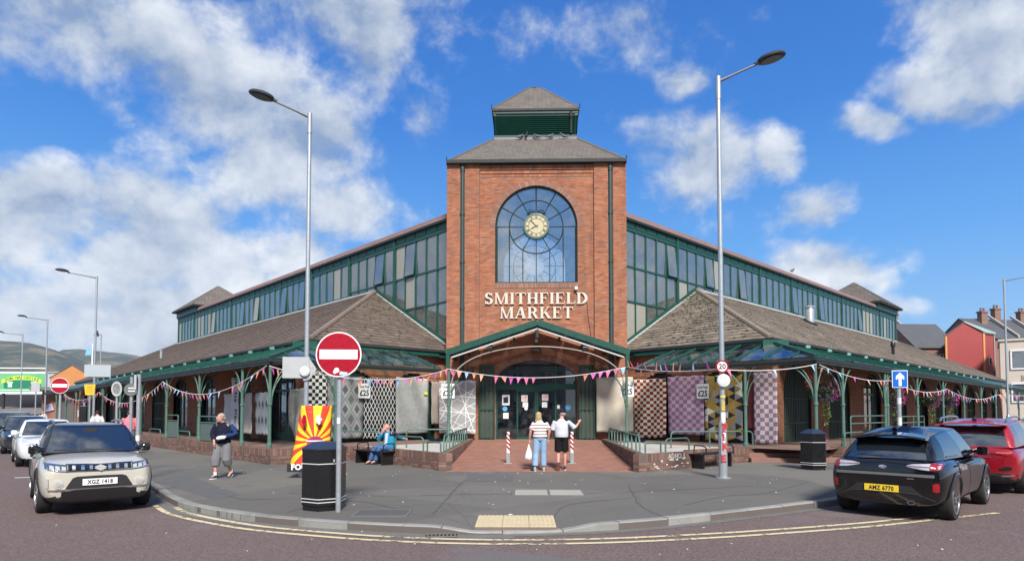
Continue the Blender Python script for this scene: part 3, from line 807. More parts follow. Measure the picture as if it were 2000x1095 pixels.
 # ---- face bricks: the nearest as single parts, the remainder as one part
def bdist(q):
 fr,l_,h_,z0,z1,d=q; p=fp(fr,(l_+h_)/2,(z0+z1)/2,0); w=LW(p[0],p[1]); return (w[0]**2+w[1]**2)**.5
tower_b=[q for q in bricks]
vis=sorted([q for q in tower_b if q[4]<7.4 and q[3]>4.7 and abs(q[1])<2.5 and q[0] is FRP],key=bdist)
single=set(id(q) for q in vis[:max(0,300-n_single)])
ub=D.meshes.new('brick');
_b=MB(); _b.box((0,0,0),(1,1,1)); ub=_b.mesh('brick',MT['brick'])
rest=MB()
for q in tower_b:
 if id(q) in single:
  fr,l_,h_,z0,z1,d=q; p=fp(fr,(l_+h_)/2,(z0+z1)/2,(d-.03)/2)
  link('brick',ub,hall,p,(0,0,0),(h_-l_,d+.03,z1-z0))
 else: brick_geo(rest,q)
for q in wall_bricks:
 if len(q)== 2: rest.prism(*q)
 else: brick_geo(rest,q)
tag(rest.build('brickwork',MT['brick'],hall),kind='stuff')
# ---- tower gutter, roof, cupola
g=MB()
g.box((0,-.13,TZ+.02),(2*TW+.0,.16,.15)); g.box((0,TB+.05,TZ+.02),(2*TW+.0,.16,.15))
for sx in (-1,1): g.box((sx*(TW-.03),TB/2,TZ+.03),(.12,TB+.1,.14))
g.build('eaves_gutter',MT['gutter'],hall)
def slate_face(p0,p1,q1,q0,rows,mat_,name,parent,tile_w=.25,th=1.):
 """quad roof plane p0-p1 (eave) to q0-q1 (head) laid in overlapping slates; returns one mesh"""
 m=MB(); P0,P1,Q1,Q0=map(Vector,(p0,p1,q1,q0)); nrm=(P1-P0).cross(Q0-P0).normalized()
 for r_ in range(rows):
  f0,f1=r_/rows,min(1,(r_+1.1)/rows)
  A,B=P0.lerp(Q0,f0),P1.lerp(Q1,f0); C,E=P1.lerp(Q1,f1),P0.lerp(Q0,f1)
  n=max(1,int((B-A).length/tile_w)); o_=.5 if r_ % 2 else 0
  for i in range(-1,n+1):
   s,e=max(0,(i+o_+.012)/n),min(1,(i+1+o_-.012)/n)
   if e-s<.002: continue
   j=random.uniform(.0,.006*th)
   a_,b_,c_,d_=A.lerp(B,s)+nrm*(.024*th+j),A.lerp(B,e)+nrm*(.024*th+j),E.lerp(C,e)+nrm*.006,E.lerp(C,s)+nrm*.006
   m.add([a_-nrm*.02*th,b_-nrm*.02*th,c_,d_,a_,b_],[(4,5,2,3),(0,1,5,4),(0,4,3),(1,2,5)])
 return m
E0,CB=TW+.0,1.98; ZE,ZC=TZ+.09,15.04; CY=TB/2
ring=lambda h,z: [(-h,CY-h,z),(h,CY-h,z),(h,CY+h,z),(-h,CY+h,z)]
lo_,hi_=ring(E0,ZE),ring(CB+.05,ZC)
rf=MB()
for i in range(4):
 k=slate_face(lo_[i],lo_[(i+1) % 4],hi_[(i+1) % 4],hi_[i],22,None,'',None,.22,.35); rf.add(k.v,k.f)
rf.poly([(p[0],p[1],p[2]-.03) for p in lo_]);
tr_=rf.build('tower_roof',MT['slate'],hall)
for i in range(4):
 m=MB(); m.tube([Vector(lo_[i]),Vector(hi_[i])],.06,8); m.build('hip_ridge',MT['slate'],tr_)
cu=MB(); cu.box((0,CY,ZC+.06),(2*CB+.06,2*CB+.06,.14)); cu.build('lead_upstand',M('lead_dull',(.22,.225,.23),.7,var=.3,vs_=2,dirt=.5),hall)
cu=MB(); c0,c1=CB-.02,CB+.05
cu.loft([[(x,CY+y,z) for x,y in ((-h,-h),(h,-h),(h,h),(-h,h))] for h,z in ((c0,ZC+.12),(c1,16.30))])
MT['cup_green']=M('cupola_green',(.004,.030,.022),.9,var=.25,vs_=2,dirt=.2,spec=.08)
cup=cu.build('cupola',MT['cup_green'],hall)
for i in range(11):
 z=ZC+.22+i*.098; h=c0+(c1-c0)*(z-ZC)/1.3
 for k in range(4):
  R=Matrix.Rotation(k*pi/2,3,'Z'); m=MB()
  P=[R @ Vector(p) for p in ((-h+.1,-h-.012,z+.06),(h-.1,-h-.012,z+.06),(h-.1,-h-.055,z),(-h+.1,-h-.055,z))]
  m.prism([(p.x,p.y+CY,p.z) for p in P],[(p.x,p.y+CY,p.z+.018) for p in P]); m.build('louvre',MT['cup_green'],cup)
cu=MB()
for (h,z,t_) in ((c0+.06,ZC+.16,.08),(c1+.02,16.24,.10),(c1+.05,16.36,.12)): cu.box((0,CY,z),(2*h,2*h,t_))
cu.build('cornice',MT['green_dark'],cup)
cu=MB(); cu.box((0,CY,16.46),(2*c1+.2,2*c1+.2,.10)); cu.build('cupola_gutter',MT['gutter'],cup)
pm=MB(); pm.tube([(1.72,CY-c1-.10,16.3),(1.72,CY-c0-.10,ZC+.25)],.055,8); pm.tube([(1.72,CY-c1-.10,16.32),(1.72,CY-c1-.10,16.05)],.08,8); pm.build('downpipe',MT['gutter'],cup)
lo_,hi_=ring(c1+.09,16.51),ring(.36,18.42)
rf=MB()
for i in range(4):
 k=slate_face(lo_[i],lo_[(i+1) % 4],hi_[(i+1) % 4],hi_[i],16,None,'',None,.22,.35); rf.add(k.v,k.f)
rf.poly(hi_); rf.box((0,CY,18.43),(.74,.74,.06)); rf.poly([(p[0],p[1],p[2]-.03) for p in lo_])
rt=rf.build('cupola_roof',MT['slate'],hall)
for i in range(4):
 m=MB(); m.tube([Vector(lo_[i]),Vector(hi_[i])],.05,8); m.build('hip_ridge',MT['slate'],rt)
for sx in (-1,1):
 for (h,z) in ((E0,ZE),(c1+.09,16.51)):
  m=MB(); m.tube([(sx*h,CY-h,z+.02),(sx*(h+.03),CY-h-.03,z+.14),(sx*h,CY-h,z+.2)],.025,6); m.build('hip_iron',MT['gutter'],hall)
 m=MB(); m.tube([(sx*PIPE,-.06+.1,TZ),(sx*PIPE,.04,FLOOR+.05)],.085,10)
 for z in (12.7,10.7,8.5,6.4,4.4,2.4): m.tube([(sx*PIPE,.04,z),(sx*PIPE,.04,z+.12)],.105,10)
 m.tube([(sx*PIPE,.04,TZ-.28),(sx*PIPE,.04,TZ)],.12,10); m.build('downpipe',MT['pipe'],hall,smooth=40)
 # ---- the great window, front and rear
def great_window(y,sgn,name):
 f=MB(); d=.05
 def arcs(r,t0,t1,n,th_): f.tube([(r*cos(t0+(t1-t0)*i/n),y,WIN_Z+r*sin(t0+(t1-t0)*i/n)) for i in range(n+1)],th_,6)
 arcs(WIN_R-.04,0,pi,40,.05); R1=1.22; arcs(R1,0,2*pi,48,.03)
 for i in range(12):
  a=i*pi/6+(0 if True else 0); r1=WIN_R-.05 if 0<= i<= 6 else R1
  f.tube([(.55*cos(a),y,WIN_Z+.55*sin(a)),(r1*cos(a),y,WIN_Z+r1*sin(a))],.024,6)
 for x in (-1.22,-.61,0,.61,1.22):
  zt=WIN_Z-sqrt(max(0,R1*R1-x*x)) if abs(x)<1.21 else WIN_Z
  f.tube([(x,y,WIN_S),(x,y,zt)],.024,6)
 for x in (-WIN_R+.04,WIN_R-.04): f.tube([(x,y,WIN_S),(x,y,WIN_Z)],.05,6)
 f.box((0,y,WIN_S+.04),(2*WIN_R,.1,.08))
 o=f.build(name,MT['green_dark'],hall)
 # panes: sectors of the fan, ring and lights below
 def pane(pts):
  g=MB(); g.prism([(x,y-.004,z) for x,z in pts],[(x,y+.004,z) for x,z in pts]); g.build('pane',MT['glass_tower'] if sgn>0 else MT['glass_rear'],o)
 def sector(r0,r1,a0,a1,k=5):
  return [(r1*cos(a0+(a1-a0)*i/k),WIN_Z+r1*sin(a0+(a1-a0)*i/k)) for i in range(k+1)]+[(r0*cos(a1+(a0-a1)*i/k),WIN_Z+r0*sin(a1+(a0-a1)*i/k)) for i in range(k+1)]
 for i in range(6): pane(sector(R1+.02,WIN_R-.08,i*pi/6+.02,(i+1)*pi/6-.02))
 for i in range(12): pane(sector(.56,R1-.02,i*pi/6+.025,(i+1)*pi/6-.025))
 xs=[-WIN_R+.08,-1.22,-.61,0,.61,1.22,WIN_R-.08]
 for (x0,x1) in zip(xs,xs[1:]):
  pts=[(x0+.025,WIN_S+.09),(x1-.025,WIN_S+.09)]
  up=[]
  for i in range(6):
   x=x1-.025+(x0-x1+.05)*i/5
   up.append((x,WIN_Z-.025 if abs(x)>R1-.02 else WIN_Z-sqrt(R1**2-x*x)-.03))
  pane(pts+up)
 return o
great_window(.26,1,'arched_window'); great_window(TB-.2,-1,'arched_window')
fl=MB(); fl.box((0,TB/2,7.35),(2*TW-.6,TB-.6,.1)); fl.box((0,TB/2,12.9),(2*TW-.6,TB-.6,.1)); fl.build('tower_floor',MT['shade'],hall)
# ---- clock
ck=MB()
ck.lathe([(.50,-.05),(.585,-.05),(.60,0),(.585,.05),(.535,.06),(.50,.03)],40,(0,.16,WIN_Z),0,Matrix.Rotation(pi/2,3,'X'));
clock=ck.build('clock',MT['green_pale'],hall,smooth=40)
FC=((0,.12,WIN_Z),(1,0,0),(0,-1,0))
q=MB(); q.lathe([(.52,-.01),(.52,.01)],40,(0,.13,WIN_Z),0,Matrix.Rotation(pi/2,3,'X')); q.build('dial',M('dial_cream',(.46,.40,.25),.5,var=.05),clock)
q=MB(); dk=M('clock_black',(.03,.025,.02),.5)
def ringf(r0,r1,d0,d1,n=48):
 for i in range(n):
  a,c=2*pi*i/n,2*pi*(i+1)/n
  P_=[(r0*cos(a),r0*sin(a)),(r1*cos(a),r1*sin(a)),(r1*cos(c),r1*sin(c)),(r0*cos(c),r0*sin(c))]
  q.prism([fp(FC,x,z,d0) for x,z in P_],[fp(FC,x,z,d1) for x,z in P_])
ringf(.335,.355,.001,.006); ringf(.485,.50,.001,.006)
NUM=['III','II','I','XII','XI','X','IX','VIII','VII','VI','V','IIII']
for i,s in enumerate(NUM):
 a=i*pi/6; up=Vector((cos(a),sin(a))); rt_=Vector((sin(a),-cos(a)))
 wd={'I': .024,'V': .05,'X': .05}; tot=sum(wd[ch] for ch in s); x=-tot/2
 for ch in s:
  w=wd[ch]; cx_=x+w/2; x+= w
  strokes={'I': [((0,0),(0,1))],'V': [((-.4,1),(0,0)),((.4,1),(0,0))],'X': [((-.4,1),(.4,0)),((.4,1),(-.4,0))]}[ch]
  for (p,r_) in strokes:
   A_=up*(.37+.10*p[1])+rt_*(cx_+p[0]*w); B_=up*(.37+.10*r_[1])+rt_*(cx_+r_[0]*w)
   n_=(B_-A_).normalized(); s_=Vector((-n_.y,n_.x))*.0075
   P_=[A_-s_,A_+s_,B_+s_,B_-s_]; dd=random.uniform(.006,.0075)
   q.prism([fp(FC,t_.x,t_.y,.001) for t_ in P_],[fp(FC,t_.x,t_.y,dd) for t_ in P_])
q.build('numerals',dk,clock)
for (ang,L,w,nm) in ((radians(90+44),.47,.016,'minute_hand'),(radians(180+28),.30,.022,'hour_hand')):
 q=MB(); dv=Vector((cos(ang),sin(ang))); s_=Vector((-dv.y,dv.x))
 P_=[-dv*.10-s_*w*.6,-dv*.10+s_*w*.6,dv*L*.7+s_*w,dv*L,dv*L*.7-s_*w]
 z_=.02 if nm[0]== 'm' else .012
 q.prism([fp(FC,p.x,p.y,z_) for p in P_],[fp(FC,p.x,p.y,z_+.006) for p in P_]); q.build(nm,dk,clock)
q=MB()
for sx in (-1,1):
 sc=[(.0,.60),(.10,.66),(.20,.74),(.30,.76),(.33,.70),(.27,.68)]
 q.tube([(sx*x,.16,WIN_Z+z) for x,z in sc],.02,6); sc=[(.18,.62),(.28,.60),(.40,.58),(.42,.62),(.37,.65),(.30,.63)]
 q.tube([(sx*x,.16,WIN_Z+z) for x,z in sc],.02,6)
q.tube([(-.12,.16,WIN_Z+.72),(0,.16,WIN_Z+.68),(.12,.16,WIN_Z+.72)],.018,6)
q.build('scrollwork',MT['green_dark'],clock)
# ---- serif letters over the door, each cut from slab and bracketed serifs
LET=M('sign_letter',(.56,.51,.43),.5,var=.1,vs_=4,dirt=.35)
def serif_glyphs(ch):
 """polygons in a unit cap height box; returns (polys, width)"""
 T,H_,sw,sh=.20,.075,.07,.06
 P=[]
 def stem(x,w=T,z0=0,z1=1): P.append([(x,z0),(x+w,z0),(x+w,z1),(x,z1)])
 def foot(x,w=T,top=False,l=sw,r_=sw):
  z=1 if top else 0; s=-1 if top else 1
  P.append([(x-l,z),(x+w+r_,z),(x+w+r_,z+s*sh*.6),(x+w,z+s*sh*1.9),(x,z+s*sh*1.9),(x-l,z+s*sh*.6)])
 def bar(x0,x1,z,t_=H_): P.append([(x0,z),(x1,z),(x1,z+t_),(x0,z+t_)])
 def tip(x,z,up,w=.075,h=.22):
  s=1 if up else -1; P.append([(x-w,z),(x,z),(x+.012,z+s*h),(x-.012,z+s*h),(x-w*.55,z+s*h*.35)])
 def diag(x0,z0,x1,z1,w): P.append([(x0,z0),(x0+w,z0),(x1+w,z1),(x1,z1)])
 def arcb(cx,cz,rx,rz,t0,t1,w0,w1,n=10,wz=.08):
  A_,B_=[],[]
  for i in range(n+1):
   a=t0+(t1-t0)*i/n; w=w0*abs(cos(a))+wz*abs(sin(a))
   A_.append((cx+rx*cos(a),cz+rz*sin(a))); B_.append((cx+(rx-w)*cos(a),cz+(rz-w)*sin(a)))
  for i in range(n): P.append([A_[i],A_[i+1],B_[i+1],B_[i]])
 if ch== 'I': stem(.08); foot(.08); foot(.08,top=True); w=.36
 elif ch== 'T': stem(.30); foot(.30); bar(.02,.78,1-H_); tip(.79,1-H_,False,.08,.19); P.append([(.01,1-H_+.0),(.085,1-H_),(.055,.86),(.025,.735),(-.0,.735)]); w=.80
 elif ch== 'H': stem(.08); foot(.08); foot(.08,top=True); stem(.60); foot(.60); foot(.60,top=True); bar(.26,.62,.47); w=.88
 elif ch== 'F': stem(.08); foot(.08); foot(.08,top=True,r_=0); bar(.2,.66,1-H_); tip(.67,1-H_,False); bar(.26,.50,.48); P.append([(.47,.38),(.51,.38),(.51,.65),(.47,.65)]); w=.70
 elif ch== 'E': stem(.08); foot(.08,r_=0); foot(.08,top=True,r_=0); bar(.2,.66,1-H_); tip(.67,1-H_,False); bar(.26,.50,.48); P.append([(.47,.38),(.51,.38),(.51,.65),(.47,.65)]); bar(.2,.69,0); tip(.72,H_,True); w=.76
 elif ch== 'L': stem(.08); foot(.08,r_=0); foot(.08,top=True); bar(.2,.64,0); tip(.69,H_,True,.08,.24); w=.72
 elif ch== 'M':
  stem(.09,.10); foot(.09,.10); P.append([(.02,1),(.30,1),(.30,.96),(.19,.93),(.02,.96)]); stem(.83,T); foot(.83); P.append([(.80,1),(1.09,1),(1.09,.96),(1.03,.93),(.80,.93)])
  diag(.45,.0,.10,1,.15); diag(.49,0,.82,1,.08); w=1.12
 elif ch== 'A':
  diag(.04,0,.40,1,.09); diag(.62,0,.38,1,.22); bar(.2,.62,.30); P.append([(-.04,0),(.22,0),(.22,.035),(.14,.10),(.05,.10),(-.04,.035)]); foot(.62,.22); w=.92
 elif ch== 'K':
  stem(.08); foot(.08); foot(.08,top=True); diag(.26,.40,.62,.97,.09); P.append([(.54,1),(.82,1),(.82,.965),(.66,.92),(.54,.965)]); diag(.66,0,.34,.56,.23); foot(.66,.2,l=.03); w=.94
 elif ch== 'R':
  stem(.08); foot(.08); foot(.08,top=True,r_=0); bar(.25,.46,1-H_); bar(.25,.46,.46); arcb(.44,.73,.31,.27,-pi/2,pi/2,.19,.19); diag(.64,0,.38,.50,.22); foot(.66,.18,l=.03,r_=.05); w=.90
 elif ch== 'D':
  stem(.08); foot(.08,r_=0); foot(.08,top=True,r_=0); bar(.25,.40,1-H_); bar(.25,.40,0); arcb(.38,.5,.46,.5,-pi/2,pi/2,.20,.20,16); w=.90
 elif ch== 'S':
  arcb(.31,.735,.28,.28,radians(25),radians(250),.17,.17,12); arcb(.33,.27,.30,.285,radians(70),radians(-155),.18,.18,12)
  P.append([(.12,.62),(.26,.47),(.50,.40),(.56,.30),(.60,.42),(.50,.53),(.30,.60),(.22,.66)])
  P.append([(.53,.70),(.575,.70),(.575,1.0),(.53,1.0),(.50,.90)]); P.append([(.045,.0),(.085,.0),(.12,.10),(.085,.31),(.045,.31)]); w=.66
 return P,w
def sign_word(word,z0,cap,half,nm):
 ws=[serif_glyphs(c)[1] for c in word]; gap=.075
 tot=sum(ws)+gap*(len(word)-1); k=2*half/tot; x=-half
 for c,w in zip(word,ws):
  m=MB(); P,_=serif_glyphs(c)
  for i,pl_ in enumerate(P):
   d1=.075+i*.0004
   m.prism([fp(FRP,x+p[0]*k,z0+p[1]*cap,.028) for p in pl_],[fp(FRP,x+p[0]*k,z0+p[1]*cap,d1) for p in pl_])
  m.build(nm,LET,hall); x+= (w+gap)*k
sign_word('SMITHFIELD',6.64,.515,2.33,'letter'); sign_word('MARKET',5.99,.515,1.64,'letter')
m=MB(); m.box((1.78,-.0,7.33),(.13,.16,.13)); m.build('sensor_box',MT['white'],hall,bevel=.02)
m=MB(); m.tube([(2.28,.09,6.7),(2.30,.09,6.2),(2.48,.09,4.95)],.009,5); m.build('cable',MT['black'],hall)
m=MB(); m.box((2.32,.02,4.95),(.22,.12,.12)); m.build('junction_box',MT['white'],hall,bevel=.01)
m=MB(); m.box((0,-.05+.11,4.98),(.13,.14,.13)); m.build('sensor_box',MT['white'],hall,bevel=.015)
m=MB(); m.loft([[(x*s_,-.14+y*s_,z) for x,y in ((-.22,-.14),(.22,-.14),(.22,.22),(-.22,.22))] for s_,z in ((1,4.42),(1,4.52),(.35,4.80))]); m.build('wall_lamp',M('lamp_brown',(.05,.03,.025),.4),hall)
# ---- entrance doors
df=MB(); Y=.32
def jb(x0,x1,z0,z1,d=.07): df.box(((x0+x1)/2,Y,(z0+z1)/2),(x1-x0,d,z1-z0))
jb(-DR,DR,2.80,3.06,.12); jb(-DR,-DR+.07,FLOOR,3.2); jb(DR-.07,DR,FLOOR,3.2)
for x in (-.86,.86): jb(x-.035,x+.035,FLOOR,DZS+(DZA-DZS)*sqrt(1-(x/DR)**2)-.02)
jb(-.07,-.008,FLOOR,2.8); jb(.008,.07,FLOOR,2.8); jb(-.825,.825,FLOOR,FLOOR+.10); jb(-.825,.825,2.72,2.8)
jb(-1.72,1.72,3.66,3.70,.05)
dfo=df.build('entrance_doors',MT['green'],hall)
for (x0,x1,z0,z1) in ((-1.75,-.9,FLOOR,2.8),(-.82,-.07,FLOOR+.1,2.72),(.07,.82,FLOOR+.1,2.72),(.9,1.75,FLOOR,2.8)):
 g=MB(); g.box(((x0+x1)/2,Y,(z0+z1)/2),(x1-x0,.012,z1-z0)); g.build('pane',MT['glass_clear'],dfo)
for xs in ((-1.75,-.9),(-.82,.82),(.9,1.75)):
 pts=[(xs[0],3.07),(xs[1],3.07)]+[(x,DZS+(DZA-DZS)*sqrt(max(0,1-(x/DR)**2))-.02) for x in [xs[1]+(xs[0]-xs[1])*i/8 for i in range(9)]]
 g=MB(); g.prism([(x,Y-.005,z) for x,z in pts],[(x,Y+.005,z) for x,z in pts]); g.build('pane',MT['glass_clear'],dfo)
m=MB(); m.box((0,Y-.10,3.10),(.36,.10,.06)); m.build('door_sensor',MT['black'],dfo)
# notices stuck on the glass
FD=((0,Y-.012,0),(1,0,0),(0,-1,0))
def notice(x0,x1,z0,z1,mat_,extra=None):
 m=MB(); m.fbox(FD,x0,x1,z0,z1,0,.004); o=m.build('notice',mat_,dfo)
 if extra: extra(o,x0,x1,z0,z1)
blk=M('print_black',(.03,.035,.05),.6); pnk=M('print_pink',(.75,.5,.45),.6); blu=M('print_blue',(.10,.42,.72),.5); navy=M('print_navy',(.012,.014,.045),.5)
def lines(o,x0,x1,z0,z1):
 m=MB()
 for i in range(4): m.fbox(FD,x0+.05,x1-.05,z1-.08-i*.05,z1-.068-i*.05,.004,.006)
 m.build('print',MT['grey'],o)
def pict(o,x0,x1,z0,z1):
 m=MB(); m.fbox(FD,x0+.06,x1-.06,z0+.10,z0+.34,.004,.006); P_=[(x0+.05,z0+.30),(x1-.06,z0+.36),(x1-.06,z0+.41),(x0+.05,z0+.34)]
 m.prism([fp(FD,x,z,.004) for x,z in P_],[fp(FD,x,z,.007) for x,z in P_]); m.build('print',navy,o)
def pinkp(o,x0,x1,z0,z1):
 m=MB(); m.fbox(FD,x0+.03,x1-.03,z0+.04,z1-.06,.004,.006); m.build('print',pnk,o)
 m=MB(); m.fbox(FD,x1-.11,x1-.06,z1-.10,z1-.05,.006,.008); m.build('print',blk,o)
notice(-1.55,-1.21,2.10,2.57,MT['white'],pict); notice(-1.50,-1.26,1.50,1.76,MT['white'],lines)
notice(-.68,-.40,2.27,2.55,MT['white'],pinkp); notice(-.62,-.38,2.01,2.24,MT['white'],lines)
notice(.25,.53,2.31,2.59,MT['white'],pinkp); notice(.25,.48,2.00,2.24,MT['white'],lines); notice(.93,1.05,1.95,2.11,MT['white'])
def disc(x,z,r_,mat_,d=.005):
 m=MB(); m.lathe([(r_,0),(r_,d)],20,(x,Y-.014,z),0,Matrix.Rotation(pi/2,3,'X')); m.build('sticker',mat_,dfo)
disc(-1.42,1.94,.11,blu); disc(1.42,2.0,.12,blu); disc(-.47,1.95,.075,MT['white'])
m=MB(); m.box((.0,.62,3.38),(1.52,.06,.52)); sg=m.build('direction_sign',navy,hall)
m=MB(); FS=((0,.585,3.38),(1,0,0),(0,-1,0)); text_to(m,'& SHOPS',.2,FS,-.05,-.11,.001); text_to(m,'MARKET',.2,FS,-.25,.12,.001)
m.fbox(FS,.42,.62,.03,.055,0,.003)
for s_ in (-1,1):
 P_=[(.62,.0425),(.54,.0425+s_*.09),(.515,.0425+s_*.075),(.58,.0425)]
 m.prism([fp(FS,x,z,0) for x,z in P_],[fp(FS,x,z,.0034+.0003*s_) for x,z in P_])
m.build('lettering',M('sign_grey',(.22,.22,.27),.6),sg)
# lobby behind the doors
lb=MB(); y0,y1=.42,6.5
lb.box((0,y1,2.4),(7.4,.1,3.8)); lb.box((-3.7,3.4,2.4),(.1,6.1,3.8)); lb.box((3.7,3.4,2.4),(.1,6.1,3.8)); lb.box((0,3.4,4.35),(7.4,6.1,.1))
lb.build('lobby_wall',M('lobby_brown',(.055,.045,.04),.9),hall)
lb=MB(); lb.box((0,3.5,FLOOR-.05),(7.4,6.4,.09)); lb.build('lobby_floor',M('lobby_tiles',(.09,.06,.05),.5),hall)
cs=thing('seat_stack','stack of red plastic crates inside the lobby, seen through the left door pane','crates',LW(-.72,2.6,FLOOR),TH)
for i in range(4):  # slatted boxes stand in for the red seats in the lobby
 for j in range(2):
  m=MB(); x=-.3+.62*j
  for q in ((0,.03,.58,.04),(0,.32,.58,.03)): m.box((x,0,q[1]+.36*i),(q[2],.4,q[3]))
  for k in (-.28,-.1,.1,.28): m.box((x+k,0,.17+.36*i),(.03,.4,.30))
  m.box((x,.18,.17+.36*i),(.58,.03,.30)); m.build('crate',M('seat_red',(.50,.06,.03),.5) if i+j== 0 else D.materials['seat_red'],cs)
  # folded iron gates on both sides of the doors
for sx in (-1,1):
 m=MB(); x0,x1=(-2.52,-1.88) if sx<0 else (1.90,2.55)
 n=7
 for i in range(n):
  w=(x1-x0)/n; xx=x0+i*w
  m.box((xx+w/2,-.12-(i % 2)*.05,(FLOOR+.05+3.85)/2),(w*.94,.03,3.30))
 o=m.build('folding_gate',MT['gate'],hall)
 f=MB()
 for z in (FLOOR+.08,1.9,2.75,3.8): f.box(((x0+x1)/2,-.20,z),(x1-x0+.04,.025,.045))
 xe=x1 if sx<0 else x0
 f.box((xe,-.14,1.95),(.06,.14,2.75)); f.box((x0 if sx<0 else x1,-.14,2.25),(.06,.14,3.3)); f.build('gate_frame',MT['green'],o)
 # ---------------------------------------------------------------- upper windows and roofs of both wings
ZB,ZT=8.45,10.46; APX=(8.8,6.05); WID=7.18; ZEV=4.58; Z_STRIP=10.90; Z_TOP=11.22
T_CL0,T_CL1=-6.74,36.2
BAYS=[-6.74,-2.0,2.8,7.6,12.4,17.2,22.0,26.7,31.5,36.2]
rnd=random.Random(5)
def tile_face(P,U,V,rows,lo,hi,tw,mat_,nearest=None,seed=1,thick=.032,jit=.008):
 """overlapping tiles on a roof plane: P origin at the eave, U along, V up the slope (unit), lo/hi(y) limits along U.
    returns list of (verts, faces, centre)"""
 rr=random.Random(seed); N_=U.cross(V).normalized()
 if N_.z<0: N_=-N_
 L,g=rows; out=[]; k=int(L/g)
 for r_ in range(k):
  y0,y1=r_*g,min(L,(r_+1)*g+.06)
  a,e=lo(y0+g*.5),hi(y0+g*.5); x=a-tw*(.5 if r_ % 2 else 0)
  while x<e:
   s,t_=max(x+.003,a),min(x+tw-.003,e)
   if t_-s>.03:
    j=rr.uniform(0,jit); j2=rr.uniform(0,jit); dy=rr.uniform(-.012,.012)
    A=P+U*s+V*(y0+dy)+N_*(thick+j); B=P+U*t_+V*(y0+dy)+N_*(thick+j2)
    C=P+U*t_+V*y1+N_*.008; E_=P+U*s+V*y1+N_*.008
    out.append(([A-N_*thick,B-N_*thick,C,E_,A,B],[(4,5,2,3),(0,1,5,4),(0,4,3),(1,2,5)],(A+B+C+E_)/4))
   x+= tw
 return out
far_tiles=[]; near_tiles=[]
for sx in (1,-1):
 uo,no,uh,nh=wing(sx); uo,no,uh,nh=Vector(uo),Vector(no),Vector(uh),Vector(nh)
 A=Vector((sx*APX[0],APX[1],0)); H=Vector((sx*EAVE_A,EAVE_C,0))
 fc=(tuple(A),tuple(uo),tuple(no))
 tile_m=MT['tile_grey'] if sx>0 else MT['tile']
 slope=(ZB-.05-ZEV)/WID
 # ---- window bays
 def zline(t_): return ZB if t_>= 0 else ZB+t_*slope
 for bi,(t0,t1) in enumerate(zip(BAYS,BAYS[1:])):
  f=MB(); pw=.09
  f.fbox(fc,t1-pw,t1+pw,zline(t1) if t1>= 0 else zline(t1),Z_STRIP-.03,-.10,.09)
  n=5; w=(t1-pw-(t0+pw))/n; xs=[t0+pw+w*i for i in range(n+1)]
  f.fbox(fc,t0+pw,t1-pw,ZT-.07,ZT+.05,-.08,.06)
  if t0>= 0: f.fbox(fc,t0+pw,t1-pw,ZB,ZB+.09,-.08,.06)
  for x in xs[1:-1]: f.fbox(fc,x-.032,x+.032,max(zline(x-.03),4.2)+(.09 if x>= 0 else 0),ZT-.07,-.07,.055)
  if t1<= .1 or t0<0:
   for zz in (8.68,7.02):
   # transom only where there is glass beneath it
    s=t0+pw
    tmax=min(t1-pw,(zz-ZB)/slope if zz<ZB else t1-pw)
    if tmax>s: f.fbox(fc,s,tmax,zz-.04,zz+.04,-.07,.05)
  o=f.build('window_bay',MT['green'],hall)
  for i in range(n):
   x0,x1=xs[i]+.032,xs[i+1]-.032
   rows=[(8.72 if t0<0 else ZB+.09,ZT-.07)]
   if t0<0: rows=[(8.72,ZT-.07),(7.06,8.64),(4.3,6.98)]
   for (z0,z1) in rows:
    b0,b1=max(z0,zline(x0)+(.0 if x0<0 else .09)),max(z0,zline(x1)+(.0 if x1<0 else .09))
    if b0>z1-.05 and b1>z1-.05: continue
    b0,b1=min(b0,z1-.02),min(b1,z1-.02)
    op=rnd.random()<.14 and z1>10; tl=rnd.uniform(.10,.16) if op else rnd.uniform(-.006,.006); sk=rnd.uniform(-.006,.006)
    m=MB(); q=[(x0,b0,tl+sk),(x1,b1,tl-sk),(x1,z1,0),(x0,z1,0)]
    m.prism([fp(fc,x,z,d_-.006) for x,z,d_ in q],[fp(fc,x,z,d_+.002) for x,z,d_ in q])
    if rnd.random()<.16: pm_=MT.setdefault('blind',M('window_blind',(.30,.29,.25),.35,var=.12,vs_=6))
    else: pm_=MT['glass']
    m.build('pane',pm_,o)
    if op:
     m=MB()
     for (p_,r_) in zip(q,q[1:]+q[:1]): m.tube([fp(fc,*p_),fp(fc,*r_)],.03,4)
     m.build('sash',MT['green'],o)
     # panels over the lights
  s=MB(); s.fbox(fc,t0+pw,t1-pw,ZT+.05,Z_STRIP,-.08,.02)
  for i in range(n):
   s.fbox(fc,xs[i]+.05,xs[i+1]-.05,ZT+.12,Z_STRIP-.07,.02,.045)
  s.build('head_panel',MT['green'],o)
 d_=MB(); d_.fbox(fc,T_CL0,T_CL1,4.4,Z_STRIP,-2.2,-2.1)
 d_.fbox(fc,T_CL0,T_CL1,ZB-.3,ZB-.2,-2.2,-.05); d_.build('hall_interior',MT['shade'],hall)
 # ledge, lead skirting and sloping tile coping
 l=MB(); l.fbox(fc,0,T_CL1+.1,ZB-.10,ZB+.0,-.05,.14); l.build('lead_flashing',MT['lead'],hall)
 l=MB(); q=[(0,0),(-6.74,-6.74*slope)]
 p0=Vector(fp(fc,0.1,ZB-.02,.05)); p1=Vector(fp(fc,-6.74,ZB-.02-6.74*slope,.05))
